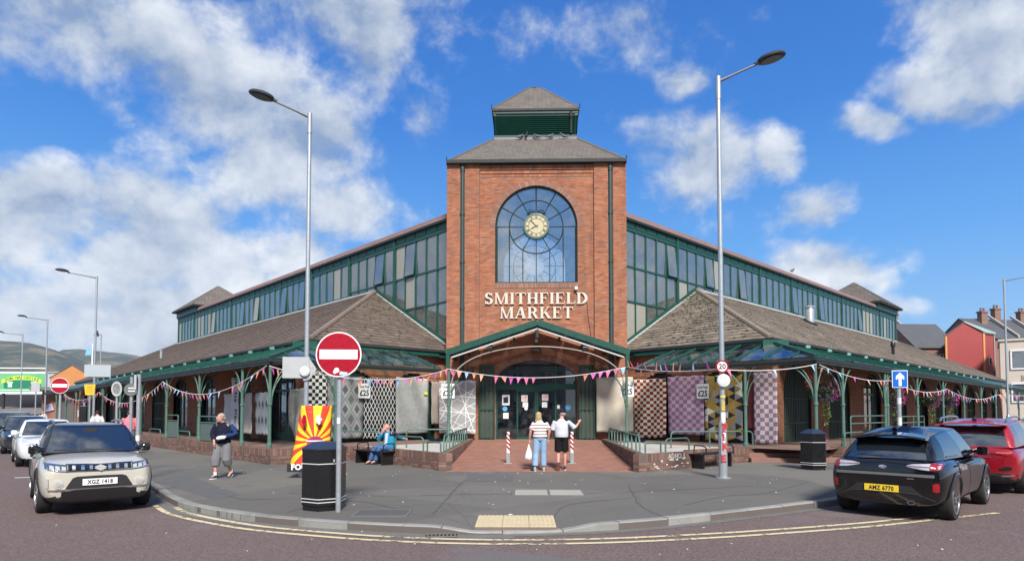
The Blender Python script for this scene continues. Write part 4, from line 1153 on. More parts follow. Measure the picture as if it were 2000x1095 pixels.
 l.prism([p0+Vector((0,0,.05)),p0-Vector((0,0,.10)),p1-Vector((0,0,.10)),p1+Vector((0,0,.05))],[v+no*.10 for v in (p0+Vector((0,0,.05)),p0-Vector((0,0,.10)),p1-Vector((0,0,.10)),p1+Vector((0,0,.05)))]); l.build('lead_flashing',MT['lead'],hall)
 g=MB(); p0=Vector(fp(fc,0.0,ZB,.02)); p1=Vector(fp(fc,-6.74,ZB-6.74*slope,.02))
 g.prism([p0+Vector((0,0,.16)),p0,p1,p1+Vector((0,0,.16))],[v+no*.05 for v in (p0+Vector((0,0,.16)),p0,p1,p1+Vector((0,0,.16)))]); g.build('sill_rail',MT['green'],hall)
 c=MB(); te=30.2
 prof=[(.16,Z_STRIP),(.22,Z_STRIP+.03),(.03,Z_TOP+.02),(-.30,Z_TOP+.10),(-.30,Z_STRIP)]
 c.loft([[fp(fc,t_,z,d__) for d__,z in prof] for t_ in (T_CL0,te)]); c.build('tile_coping',MT['coping'],hall)
 gt=MB(); gt.fbox(fc,T_CL0,T_CL1,Z_STRIP-.06,Z_STRIP+.015,.05,.19); gt.build('eaves_gutter',MT['green_dark'],hall)
 fr_=MB(); fr_.poly([fp(fc,T_CL0,Z_TOP+.02,-.2),fp(fc,T_CL1,Z_TOP+.02,-.2),fp(fc,T_CL1-4,Z_TOP+.5,-8),fp(fc,T_CL0+4,Z_TOP+.5,-8)]); fr_.build('flat_roof',MT['coping'],hall)
 ew=MB(); fe=(fp(fc,T_CL1,0,0),tuple(-no),tuple(uo)); ew.fbox(fe,0,10,4.4,Z_TOP,-.1,0); ew.build('end_wall',MT['green'],hall)
 # ---- far pavilion over the last bay: green box and pyramid roof
 pv0,pv1=30.3,36.4
 p=MB(); p.fbox(fc,pv0+.2,pv1+.1,Z_STRIP-.05,11.40,-5.6,.16);
 pav=p.build('roof_pavilion',MT['green'],hall)
 p=MB(); p.fbox(fc,pv0-.15,pv1+.45,11.36,11.50,-6.0,.50); p.build('gutter',MT['gutter'],pav)
 ap=Vector(fp(fc,(pv0+pv1)/2+.2,14.1,-2.7)); cs=[Vector(fp(fc,t_,11.52,d__)) for t_,d__ in ((pv0-.1,.5),(pv1+.4,.5),(pv1+.4,-5.9),(pv0-.1,-5.9))]
 p=MB()
 for i in range(4):
  k_=slate_face(cs[i],cs[(i+1) % 4],ap+(cs[(i+1) % 4]-ap)*.02,ap+(cs[i]-ap)*.02,14,None,'',None,.3); p.add(k_.v,k_.f)
 p.poly([c_-Vector((0,0,.03)) for c_ in cs]); p.build('pavilion_roof',MT['slate'],pav)
 # ---- aisle roof: long slope, hip end, far hip
 N3=lambda v,z: Vector((v.x,v.y,z))
 rl=sqrt(WID**2+(ZB-.07-ZEV)**2); sl_=((-no)*WID+Vector((0,0,ZB-.07-ZEV)))/rl
 Pe=N3(H,ZEV) ; cosr=WID/rl
 base=MB()
 far_corner=H+uo*T_END
 Q=[N3(H,ZEV),N3(far_corner,ZEV),N3(A+uo*T_CL1,ZB-.07),N3(A,ZB-.07)]
 base.poly(Q); base.poly([N3(H,ZEV),N3(A,ZB-.07),N3(A-uo*WID,ZEV)]); base.poly([N3(far_corner,ZEV),N3(far_corner-no*WID*2.6,ZEV),N3(A+uo*T_CL1,ZB-.07)])
 base.build('roof_deck',MT['gutter'],hall)
 t1=tile_face(Pe,uo,sl_,(rl,.335),lambda y: y*cosr,lambda y: T_END-y*cosr,.33,tile_m,seed=3+sx)
 slh=((-nh)*WID+Vector((0,0,ZB-.07-ZEV)))/rl
 t2=tile_face(Pe,uh,slh,(rl,.335),lambda y: y*cosr,lambda y: WID-.02,.33,tile_m,seed=9+sx)
 fe_sl=(-(uo)*WID+Vector((0,0,ZB-.07-ZEV)))/rl
 t3=tile_face(N3(far_corner,ZEV),-no,fe_sl,(rl,.335),lambda y: y*cosr,lambda y: 16,.66,tile_m,seed=2)
 rt_=MB()
 t2s=sorted(t2,key=lambda q: q[2].y)[:150]; ids=set(id(q) for q in t2s)
 for q in t2s:
  m=MB(); m.add(q[0],q[1]); m.build('roof_tile',tile_m,hall)
 for q in t1+t2+t3:
  if id(q) not in ids: rt_.add(q[0],q[1])
 tag(rt_.build('roof_tiles',tile_m,hall),kind='stuff')
 # ridge tiles on the hip
 hp=MB(); a_,b_=N3(H,ZEV+.03),N3(A,ZB-.04); n=26
 for i in range(n):
  hp.tube([a_.lerp(b_,i/n),a_.lerp(b_,(i+1.03)/n)],[.125,.11],8)
 hp.build('hip_ridge',M('ridge_tile_%s' % ('r' if sx>0 else 'l'),(.24,.20,.16) if sx>0 else (.20,.15,.125),.85,var=.25,vs_=2,bump=.4,bs=30,dirt=.4),hall)
 m=MB(); a_,b_=N3(far_corner,ZEV+.03),N3(A+uo*T_CL1,ZB-.04); m.tube([a_,b_],.12,8); m.build('hip_ridge',MT['slate'],hall)
 if True:
  ms=MB(); rr=random.Random(21+sx)
  nm=900 if sx>0 else 170
  for _ in range(nm):
   y=rr.uniform(.3,rl-.2); lim=WID
   x=rr.uniform(y*cosr,lim)
   if sx>0:
    wt=max(0,1-abs((x/WID)-(.45+.35*y/rl))*2.6)
    if rr.random()>wt: continue
   r_=int(y/.335); y=r_*.335+rr.uniform(-.05,.03)
   c_=Pe+uh*x+slh*y; n_=uh.cross(slh).normalized(); n_=n_ if n_.z>0 else -n_
   s_=rr.uniform(.03,.085)
   V_=[]
   for k_ in range(6): V_.append(c_+uh*(cos(k_*pi/3)*s_*rr.uniform(.8,1.9))+slh*(sin(k_*pi/3)*s_*.5)+n_*.02)
   ms.add(V_+[c_+n_*(.035+s_*rr.uniform(.45,.8))],[(k_,(k_+1) % 6,6) for k_ in range(6)])
  for _ in range(240 if sx>0 else 90):
   x=rr.uniform(1,26); y=rr.uniform(.2,rl-.3)
   if x<y*cosr: continue
   c_=Pe+uo*x+sl_*(int(y/.335)*.335); n_=Vector((0,0,1)); s_=rr.uniform(.03,.08)
   V_=[c_+uo*(cos(k_*pi/3)*s_*1.5)+sl_*(sin(k_*pi/3)*s_*.5)+n_*.02 for k_ in range(6)]
   ms.add(V_+[c_+n_*(.04+s_*.5)],[(k_,(k_+1) % 6,6) for k_ in range(6)])
  tag(ms.build('moss',MT['moss'],hall),kind='stuff')
  # roof gutter and fascia at the eave
 g=MB()
 fo2=((H.x,H.y,0),tuple(uo),tuple(no)); fh2=((H.x,H.y,0),tuple(uh),tuple(nh))
 g.fbox(fo2,-.12,T_END,ZEV-.09,ZEV+.02,.0,.13); g.fbox(fh2,-.0,6.75,ZEV-.09,ZEV+.02,.0,.13); g.build('roof_gutter',MT['gutter'],hall)
 g=MB(); g.fbox(fo2,0,T_END,ZEV-.32,ZEV-.09,-.10,.0); g.fbox(fh2,-.0,6.75,ZEV-.32,ZEV-.09,-.10,.0); g.build('fascia_board',MT['green'],hall)
 # vent pipes on the right slope
uo=Vector((S2,S2,0)); no=Vector((S2,-S2,0));
def roof_pt(t_,y): return Vector((EAVE_A,EAVE_C,ZEV))+uo*t_+(-no)*y+Vector((0,0,(ZB-.07-ZEV)*y/WID))
p=roof_pt(18.6,5.6); m=MB(); m.lathe([(.27,-.3),(.27,.95),(.25,1.0),(.33,1.02),(.33,1.10),(.05,1.2)],18,p,0); m.build('roof_vent',MT['galv'],hall,smooth=40)
m=MB(); m.box(p+Vector((0,0,.02)),(.7,.7,.25),0,Matrix.Rotation(-.5,3,no.cross(Vector((0,0,1))))); m.build('vent_base',MT['gutter'],hall)
p=roof_pt(21.0,1.5); m=MB(); m.lathe([(.09,-.2),(.09,.5),(.14,.52),(.14,.72),(.03,.95)],12,p); m.build('soil_pipe',MT['black'],hall,smooth=40)
p=Vector((-EAVE_A,EAVE_C,ZEV))+Vector((-S2,S2,0))*31+Vector((S2,S2,0))*2.6+Vector((0,0,1.4)); m=MB(); m.lathe([(.10,-.3),(.10,.5),(.12,.5),(.12,.6)],10,p); m.build('soil_pipe',MT['galv'],hall,smooth=40)
# ---------------------------------------------------------------- glazed verandas along the arcades
GC=(8.8,-7.68); GZ=3.48; CWID=2.53; GTOP=4.32
POSTS=[0.12,2.55]+[2.55+4.72*k for k in range(1,10)]
for sx in (1,-1):
 uo,no,uh,nh=map(Vector,wing(sx)); G0=Vector((sx*GC[0],GC[1],0)); H=Vector((sx*EAVE_A,EAVE_C,0))
 side='right' if sx>0 else 'left'
 org=LW(G0.x,G0.y,PAV)
 ver=thing('veranda',('long green glazed veranda on iron posts with hanging flower baskets, right of the entrance' if sx>0 else 'long green glazed veranda on iron posts left of the entrance, beside the parked cars'),'veranda',LW(0,0,0),TH,'verandas along the market arcades')
 fo=(tuple(G0),tuple(uo),tuple(no)); fh=(tuple(G0),tuple(uh),tuple(nh))
 TL=T_END+2.4; HLc=7.0
 slope=(GTOP-GZ)/CWID
 def P(fr,a,d,dz=0):
  return Vector(fp(fr,a,GZ+.07+d*slope+dz,-d))
  # gutters and top rails
 g=MB(); g.fbox(fo,-.08,TL,GZ-.04,GZ+.06,-.06,.06); g.fbox(fh,-.0,HLc-.1,GZ-.04,GZ+.06,-.06,.06); g.build('gutter',MT['gutter'],ver)
 g=MB(); g.fbox(fo,.0,TL,GZ-.11,GZ-.042,-.05,.03); g.fbox(fh,.06,HLc-.1,GZ-.11,GZ-.042,-.05,.03); g.build('valance_rail',MT['green_dark'],ver)
 g=MB()
 g.fbox(fo,CWID,TL-CWID,GTOP-.02,GTOP+.12,-CWID-.02,-CWID+.06); g.fbox(fh,CWID,HLc+1.7,GTOP-.02,GTOP+.12,-CWID-.02,-CWID+.06)
 g.box(Vector(fp(fo,CWID-.05,GTOP+.03,-CWID+.1)),(.95,.5,.26),0,Matrix.Rotation(0,3,'Z')); g.build('head_rail',MT['green'],ver)
 # hip rafter, glazing bars and panes on the hip side and round the corner
 def rafter(mb,a,b_,w=.05,h=.09):
  t_=(b_-a).normalized(); s_=t_.cross(Vector((0,0,1))).normalized()*w/2; n_=s_.cross(t_).normalized()*h
  if n_.z<0: n_=-n_
  mb.prism([a-s_,a+s_,a+s_+n_,a-s_+n_],[b_-s_,b_+s_,b_+s_+n_,b_-s_+n_])
 hr=MB(); rafter(hr,P(fh,0,0),P(fh,CWID,CWID),.09,.10); hr.build('hip_rafter',MT['green'],ver)
 step=.98
 for (fr,L,lim) in ((fh,HLc,9),(fo,3.4,4)):
  k=0; a=.75
  xs=[0.0]
  while a<L: xs.append(a); a+= step
  for x in xs[1:]:
   m=MB(); top=min(CWID,x); rafter(m,P(fr,x,0),P(fr,x,top),.055,.08); m.build('glazing_bar',MT['green'],ver)
  for (x0,x1) in zip(xs,xs[1:]+([L] if L-xs[-1]>.2 else [])):
   x0_,x1_=x0+.03,x1-.03
   q=[P(fr,x0_,0,.02),P(fr,x1_,0,.02),P(fr,x1_,min(CWID,x1_),.02)]
   if x0_<CWID:
    q.append(P(fr,x0_,x0_,.02))
    if x1_>CWID: q.insert(3,P(fr,CWID,CWID,.02))
   else: q.append(P(fr,x0_,CWID,.02))
   m=MB(); m.prism(q,[p+Vector((0,0,.012)) for p in q]); m.build('pane',MT['glass_roof'],ver)
   # painted roof sheets further along the street, with lapped joints
 x=3.4
 m=MB()
 while x<TL-2:
  e=min(x+1.19,TL)
  q=[P(fo,x,-.05,.03),P(fo,e,-.05,.03),P(fo,e,CWID,.03),P(fo,x,CWID,.03)]
  if x<27:
   m1=MB(); m1.prism(q,[p+Vector((0,0,.025)) for p in q]); rafter(m1,P(fo,x,-.04,.05),P(fo,x,CWID,.05),.06,.05); m1.build('roof_sheet',MT['green'],ver)
  else: m.prism(q,[p+Vector((0,0,.025)) for p in q])
  x+= 1.2
 m.build('roof_sheet',MT['green'],ver)
 # pale bracket blocks under the eave
 for k in range(1,18):
  t_=CWID+.6+2.4*(k-1)
  m=MB(); m.fbox(fo,t_,t_+.42,GTOP+.02,GTOP+.22,-CWID-.0,-CWID+.14); m.build('eave_block',M('eave_block_paint',(.20,.40,.33),.5) if k== 1 and sx>0 else D.materials['eave_block_paint'] if 'eave_block_paint' in D.materials else MT['green_pale'],ver)
  # posts with curved brackets
 def post(fr,a,base,dirs):
  p=Vector(fp(fr,a,0,-.06)); m=MB()
  m.lathe([(.088,base),(.088,base+.14),(.064,base+.17),(.058,base+.4),(.054,2.0),(.074,2.02),(.076,2.08),(.052,2.11),(.05,GZ-.1)],12,(p.x,p.y,0))
  o=m.build('post',MT['green_pale'],ver,smooth=35)
  m=MB()
  for dv,L in dirs:
   dv=Vector(dv)
   pts=[p+dv*(.05+(L-.05)*(1-cos(u_*pi/2)))+Vector((0,0,2.06+(GZ-2.16)*sin(u_*pi/2))) for u_ in [i/9 for i in range(10)]]
   m.tube(pts,.022,6)
  m.build('bracket',MT['green_pale'],o,smooth=60)
 near_base={True: .62}
 for i,t_ in enumerate(POSTS):
  base=(.62 if sx<0 and t_<22 else (FLOOR if t_<6 else .62))
  dirs=[(uo,1.15),(-no,.8)]+([(uh,1.15)] if i== 0 else [(-uo,1.15)])
  post(fo,t_,base,dirs)
 for a in (2.38,):
  post(fh,a,FLOOR,[(uh,1.15),(-uh,1.15),(-nh,.8)])
 if sx>0: post(fo,POSTS[2]+.32,.62,[])
 # ---------------------------------------------------------------- entrance canopy
can=thing('entrance_canopy','green gabled glass canopy over the market entrance, below the sign letters','canopy',LW(0,0,0),TH)
CX,CYF,ZC0,ZC1=3.62,-2.55,4.22,5.42
def slope_pt(x,y,dz=0): return Vector((x,y,ZC1-(ZC1-ZC0)*abs(x)/CX+dz))
m=MB(); fr=MB()
for sx in (-1,1):
 m=MB(); A_,B_=slope_pt(sx*(CX+.12),CYF),slope_pt(0,CYF)
 t_=(B_-A_).normalized(); n_=Vector((-t_.z,0,t_.x)); n_=n_ if n_.z>0 else -n_
 q=[A_-n_*.10,B_-n_*.10,B_+n_*.15,A_+n_*.15]
 m.prism(q,[p+Vector((0,.07,0)) for p in q]); m.build('verge_beam',MT['green'],can)
 m=MB(); q=[slope_pt(sx*(CX-.1),CYF+.07,-.26),slope_pt(0,CYF+.07,-.26),slope_pt(0,CYF+.07,-.20),slope_pt(sx*(CX-.1),CYF+.07,-.20)]
 m.prism(q,[p+Vector((0,.05,0)) for p in q]); m.build('verge_trim',M('canopy_trim',(.45,.47,.44),.5) if sx<0 else D.materials['canopy_trim'],can)
 for k in range(7):
  y=CYF+.25+k*.36
  if y>-.05: break
 for i,xx in enumerate((.03,1.0,2.0,3.0,3.6)):
  q0,q1=slope_pt(sx*xx,CYF+.1,-.06),slope_pt(sx*xx,.08,-.06)
  mm=MB(); mm.box((q0+q1)/2,(.07,(q1-q0).length,.14)); mm.build('purlin',MT['green_dark'],can)
 for y in (CYF+.55,CYF+1.2,CYF+1.85):
  mm=MB(); q0,q1=slope_pt(sx*.06,y,.0),slope_pt(sx*CX,y,.0); mm.tube([q0,q1],.035,6); mm.build('glazing_bar',MT['green_dark'],can)
 ys=[CYF+.08,CYF+.55,CYF+1.2,CYF+1.85,.05]
 for y0,y1 in zip(ys,ys[1:]):
  for x0,x1 in ((.05,1.22),(1.24,2.42),(2.44,CX)):
   q=[slope_pt(sx*x0,y0+.03,.05),slope_pt(sx*x1,y0+.03,.05),slope_pt(sx*x1,y1-.03,.05),slope_pt(sx*x0,y1-.03,.05)]
   mm=MB(); mm.prism(q,[p+Vector((0,0,.012)) for p in q]); mm.build('pane',MT['glass_roof'],can)
 mm=MB(); mm.box((sx*(CX+.02),(CYF+.05)/2,ZC0-.03),(.16,-CYF,.16)); mm.build('eaves_gutter',MT['gutter'],can)
 mm=MB(); mm.box((sx*(CX+.03),CYF+.035,3.90),(.15,.075,.62)); mm.build('corner_panel',MT['green'],can)
 mm=MB(); mm.lathe([(.085,FLOOR),(.085,FLOOR+.15),(.060,FLOOR+.2),(.055,2.0),(.076,2.02),(.076,2.10),(.052,2.13),(.052,ZC0-.1)],12,(sx*(CX-.0),CYF+.12,0)); po=mm.build('post',MT['green_pale'],can,smooth=35)
 mm=MB(); mm.tube([(sx*(CX-.06),CYF+.12,2.1),(sx*(CX-.16),CYF+.12,2.75),(sx*(CX-.5),CYF+.12,3.3)],.03,6); mm.build('bracket',MT['green_pale'],po)
mm=MB(); arc_=[]
for i in range(33):
 a=pi-pi*i/32; arc_.append((3.52*cos(a),CYF+.14,2.75+1.72*sin(a)**.8 if sin(a)>0 else 2.75))
mm.tube(arc_,.024,8); mm.build('tie_arch',M('tie_cream',(.34,.31,.25),.5),can,smooth=60)
mm=MB(); mm.box((0,CYF+.13,5.07),(.12,.12,.5)); mm.build('king_post',MT['gutter'],can)
for x in (-1.95,1.95):
 mm=MB(); mm.box((x,CYF+.13,4.52),(.16,.10,.26)); mm.box((x,CYF+.13,4.38),(.24,.16,.14)); mm.build('floodlight',MT['black'],can,bevel=.02)
for sx in (-1,1):
 mm=MB(); mm.box((sx*2.98,-.12,3.62),(.30,.26,.26)); mm.build('wall_light',M('wall_light',(.06,.05,.045),.4) if sx<0 else D.materials['wall_light'],can,bevel=.06)
 # ---------------------------------------------------------------- entrance ramp, raised floors, steps
RW=2.72; RC0,RC1=-10.05,.40
ramp=thing('entrance_ramp',None,None,LW(0,0,0),TH); tag(ramp,kind='structure')
def ramp_z(c): return PAV+.006+(FLOOR-PAV-.006)*min(1,max(0,(c-RC0)/(-1.2-RC0)))
m=MB()
for (c0,c1) in ((RC0,-1.2),(-1.2,RC1)):
 m.add([(-RW,c0,ramp_z(c0)-.012),(RW,c0,ramp_z(c0)-.012),(RW,c1,ramp_z(c1)-.012),(-RW,c1,ramp_z(c1)-.012)],[(0,1,2,3)])
m.add([(-4.1,-2.3,FLOOR-.02),(-RW,-2.3,FLOOR-.02),(-RW,.1,FLOOR-.02),(-4.1,.1,FLOOR-.02)],[(0,1,2,3)])
m.add([(4.1,-2.3,FLOOR-.02),(RW,-2.3,FLOOR-.02),(RW,.1,FLOOR-.02),(4.1,.1,FLOOR-.02)],[(0,1,2,3)])
m.build('paver_bed',MT['mortar_dark'],ramp)
pv=[]; rr=random.Random(4)
pw,pl=.215,.105; nx=int(2*RW/(pw+.006)); c=RC0; row=0
while c<.30:
 x=-RW-(pw/2 if row % 2 else 0)
 while x<RW:
  a,e=max(x,-RW),min(x+pw,RW)
  if e-a>.02: pv.append(((a+e)/2,c+pl/2,e-a,ramp_z(c+pl/2)))
  x+= pw+.006
 c+= pl+.006; row+= 1
pu=MB(); pu.box((0,0,0),(1,1,1)); pum=pu.mesh('paver',MT['paver']); rest=MB()
for i,(x,y,w,z) in enumerate(pv):
 dz=rr.uniform(-.003,.003); tl=rr.uniform(-.012,.012)
 if i<300: link('paver',pum,ramp,(x,y,z-.02+dz),(.045,tl,0),(w,pl,.04))
 else: rest.box((x,y,z-.02+dz),(w,pl,.04),0,Matrix.Rotation(tl,3,'Y'),skip=('b',))
tag(rest.build('pavers',MT['paver'],ramp),kind='stuff')
fl_l=MB()
def flat(mb,pts,z): mb.poly([(p[0],p[1],z) for p in pts])
pale=MB(); red=MB()
for sx in (1,-1):
 uo,no,uh,nh=map(Vector,wing(sx)); G0=Vector((sx*GC[0],GC[1],0)); H=Vector((sx*EAVE_A,EAVE_C,0))
 g1=G0+uo*(T_END+1); h1=H+uo*(T_END+1)-no*1.6
 # arcade floor along the street, and on the hip side
 w0=.55
 gi=G0-no*w0
 q=[G0+uo*.0,G0+uo*33,H+uo*33-no*1.5,H-no*1.5-nh*1.5,G0+uh*9.0-nh*4.0,G0+uh*6.6]
 flat(red,q,FLOOR-.003)
 # forecourt terrace in front of the hip canopy, paved pale
 a=sx
 q=[(a*(RW+.12),-9.75),(a*4.62,-7.83),(a*5.95,-6.5),(a*6.6,-6.2),(a*7.4,-6.3),(a*4.2,-2.3),(a*(RW+.12),-2.3)]
 flat(pale,q,FLOOR-.012)
o=red.build('arcade_floor',M('arcade_paving',(.20,.125,.10),.85,var=.18,vs_=2,bump=.2,dirt=.35),None,loc=LW(0,0,0),rot=(0,0,TH)); tag(o,kind='structure')
o=pale.build('terrace_floor',MT['paving_pale'],None,loc=LW(0,0,0),rot=(0,0,TH)); tag(o,kind='structure')
# brick dwarf walls: soldiers on top of four stretcher courses, each brick a part
def dwarf_wall(label,p0,p1,h0=.5,h1=.5,base0=PAV,base1=PAV,th=.22,group=None,cap=None,name='dwarf_wall',top=True,limit=300,both=False):
 P0,P1=Vector((*p0,0)),Vector((*p1,0)); L=(P1-P0).length; u=(P1-P0).normalized(); n=Vector((u.y,-u.x,0))
 w=LW(p0[0],p0[1],0); rz=TH+atan2(u.y,u.x)
 o=thing(name,label,'wall',w,rz,group)
 m=MB(); X=Vector((1,0,0));
 e_=.012; m.add([(e_,0.006,base0-.05),(L-e_,.006,base1-.05),(L-e_,.006,base1+h1-.005),(e_,.006,base0+h0-.005),(e_,th-.006,base0-.05),(L-e_,th-.006,base1-.05),(L-e_,th-.006,base1+h1-.005),(e_,th-.006,base0+h0-.005)],[(0,1,2,3),(5,4,7,6),(3,2,6,7),(0,3,7,4),(1,5,6,2)])
 m.build('core',MT['mortar_dark'],o)
 items=[]; bz=lambda x: base0+(base1-base0)*x/L; hz=lambda x: h0+(h1-h0)*x/L
 x=0.
 while x<L-.02:
  e=min(x+.067,L); c_=(x+e)/2
  items.append((c_,th/2,bz(c_)+hz(c_)-.11+random.uniform(-.003,.003),e-x-.008,th+random.uniform(0,.006),.222)); x+= .0745
 zt=lambda x: bz(x)+hz(x)-.232
 for r_ in range(8):
  x=-(BW/2 if r_ % 2 else 0)
  while x<L:
   s,e=max(x,0),min(x+BW,L)
   c_=(s+e)/2; z=zt(c_)-.0375-r_*.075
   if e-s>.03 and z-.03>bz(c_)-.08:
    items.append((c_,th/2,z,e-s-.006,th+random.uniform(-.003,.004),.065))
   x+= BW+.008
 wx,wy=w[0],w[1]
 if limit<len(items): items.sort(key=lambda q: q[0] if (P0-Vector((0,-30,0))).length<(P1-Vector((0,-30,0))).length else -q[0])
 ub_=D.meshes.get('wall_brick_unit')
 if ub_ is None:
  k=MB(); k.box((0,0,0),(1,1,1)); ub_=k.mesh('wall_brick_unit',MT['brick_dark'])
 rs=MB(); tilt=-atan2((base1+h1)-(base0+h0),L)
 for i,q in enumerate(items):
  if i<limit: link('brick',ub_,o,q[:3],(0,tilt,0),q[3:])
  else: rs.box(q[:3],q[3:])
 if rs.v: tag(rs.build('bricks',MT['brick_dark'],o),kind='stuff')
 return o
GW='brick dwarf walls round the forecourt'
a1,a2=(RW,-10.08),(4.78,-8.0)
w_lf=dwarf_wall('low brick wall left of the entrance ramp, under the rail beside the seated man',(-4.78,-7.70),(-RW,-9.95),group=GW)
w_rf=dwarf_wall('low brick wall right of the entrance ramp with white graffiti on its top course',(RW,-10.15),(4.62,-8.72),group=GW)
dwarf_wall('sloping brick wall along the left side of the entrance ramp',(-RW,-9.95),(-RW+.02,-1.5),.50,.10,PAV,FLOOR,group=GW,limit=260)
dwarf_wall('sloping brick wall along the right side of the entrance ramp',(RW,-1.5),(RW,-10.15),.10,.50,FLOOR,PAV,group=GW,limit=260)
dwarf_wall('low brick wall behind the bench of the seated man',(-6.75,-6.15),(-4.85,-7.35),group=GW)
dwarf_wall('low brick wall behind the empty bench on the right terrace',(4.62,-8.2),(5.95,-7.2),group=GW)
dwarf_wall('low brick wall between the right bench and the three steps',(5.95,-7.40),(7.45,-6.05),group=GW)
uo,no,uh,nh=map(Vector,wing(-1)); G0=Vector((-GC[0],GC[1],0))
p0=G0+uo*23+no*.12; p1=G0+no*.12-uo*.45
dwarf_wall('long low brick wall carrying the posts of the left veranda',(p0.x,p0.y),(p1.x,p1.y),group=GW,th=.45)
p2=p1+uh*.02; p3=p1+uh*3.6
dwarf_wall('short brick return wall at the left veranda corner behind the sunburst banner',(p1.x,p1.y),(p1.x+uh.x*2.6,p1.y+uh.y*2.6),group=GW)
uo,no,uh,nh=map(Vector,wing(1)); G0=Vector((GC[0],GC[1],0))
p0=G0+uo*1.9+no*.12; p1=G0+uo*25+no*.12
dwarf_wall('low brick wall under the right veranda behind the black hatchback',(p0.x,p0.y),(p1.x,p1.y),group=GW,th=.40)
# three steps up to the right arcade
st=thing('steps','three red brick steps up to the right arcade beside the black bin','steps',LW(0,0,0),TH)
uo,no,uh,nh=map(Vector,wing(1))
for i in range(3):
 z=PAV+.15*(i+1); m=MB()
 q=[(7.1+.27*i,-6.75+.25*i),(8.8+.25,-7.98+.02+.33*i*1.0+.0),(10.2,-6.55+.33*i),(9.6,-4.9),(7.7,-5.2)]
 q=[(7.10,-6.62+.30*i),(9.05,-6.72+.30*i),(10.15,-6.42+.30*i),(10.15,-4.6),(7.1,-4.6)]
 m.prism([(x,y,PAV-.05) for x,y in q],[(x,y,z+(.003 if i== 2 else 0)) for x,y in q]); m.build('step',M('step_brick',(.23,.12,.095),.85,var=.25,vs_=4,bump=.25,dirt=.4) if i== 0 else D.materials['step_brick'],st,bevel=.012)
 # ---------------------------------------------------------------- rails
def rail_thing(label,pts_list,loc=(0,0,0),r=.026,name='hand_rail',mat_='green_pale',group='tubular rails round the forecourt'):
 b_=pts_list[0][1][0]
 o=thing(name,label,'railing',LW(b_[0],b_[1],b_[2]),TH,group)
 for nm,pts in pts_list:
  m=MB(); m.tube([Vector(p)-Vector(b_) for p in pts],r,7); m.build(nm,MT[mat_],o,smooth=60)
 return o
def hoop(p,q,z0,z1,rad=.14,n=4):
 """an inverted U with rounded corners"""
 P,Q=Vector(p),Vector(q); u=(Q-P).normalized(); out=[Vector((P.x,P.y,z0))]
 for i in range(n+1):
  a=pi-pi/2*i/n; out.append(Vector((P.x,P.y,0))+u*(rad+rad*cos(a))+Vector((0,0,z1-rad+rad*sin(a))))
 for i in range(n+1):
  a=pi/2-pi/2*i/n; out.append(Vector((Q.x,Q.y,0))+u*(-rad+rad*cos(a))+Vector((0,0,z1-rad+rad*sin(a))))
 out.append(Vector((Q.x,Q.y,z0))); return out
ZW=PAV+.5
for sx,txt in ((-1,'left'),(1,'right')):
 L_=[]
 xr=sx*(RW+.10)
 base=lambda c: (PAV+.5)+(FLOOR+.1-PAV-.5)*(c+9.95)/8.45
 L_.append(('rail',[(xr,-9.75,base(-9.75)),(xr,-9.72,base(-9.7)+.36),(xr,-9.55,base(-9.5)+.50),(xr,-3.2,base(-3.2)+.50),(xr,-3.0,base(-3)+.38),(xr,-2.98,base(-3))]))
 for k in range(8):
  c=-9.0+k*.76
  L_.append(('upright',[(xr,c-.16,base(c)),(xr,c-.14,base(c)+.30),(xr,c-.04,base(c)+.44),(xr,c+.10,base(c)+.49)]))
 rail_thing('green ramp rail of curved uprights on the %s ramp wall' % txt,L_)
def wall_rail(label,hoops,z1=.42):
 rail_thing(label,[('hoop',hoop((*p,0),(*q,0),ZW-.03,ZW+z1)) for p,q in hoops])
lerp2=lambda p,q,t_: (p[0]+(q[0]-p[0])*t_,p[1]+(q[1]-p[1])*t_)
pL,qL=(-4.70,-7.62),(-2.86,-9.62)
rail_thing('green hoop rails on the wall right of the seated man',[('hoop',hoop((*lerp2(pL,qL,.02),0),(*lerp2(pL,qL,.62),0),ZW-.03,ZW+.42)),('hoop',hoop((*lerp2(pL,qL,.70),0),(*lerp2(pL,qL,.96),0),ZW-.03,ZW+.30,.05))])
pR,qR=(2.90,-9.86),(4.55,-8.58)
rail_thing('green hoop rails on the wall with white graffiti',[('hoop',hoop((*lerp2(pR,qR,.04),0),(*lerp2(pR,qR,.36),0),ZW-.03,ZW+.30,.05)),('hoop',hoop((*lerp2(pR,qR,.46),0),(*lerp2(pR,qR,.98),0),ZW-.03,ZW+.40))])
rail_thing('long green rail behind the right bench under the rugs',[('hoop',hoop((4.5,-6.3,0),(7.5,-5.65,0),FLOOR,FLOOR+.55)),('upright',[(5.9,-6.0,FLOOR),(5.9,-6.0,FLOOR+.54)])])
rail_thing('long green rail behind the left bench under the lattice rug',[('hoop',hoop((-7.3,-5.7,0),(-5.5,-6.35,0),FLOOR,FLOOR+.55)),('hoop',hoop((-4.6,-6.2,0),(-3.0,-6.0,0),FLOOR,FLOOR+.62))])
uo,no,uh,nh=map(Vector,wing(-1)); G0=Vector((-GC[0],GC[1],0))
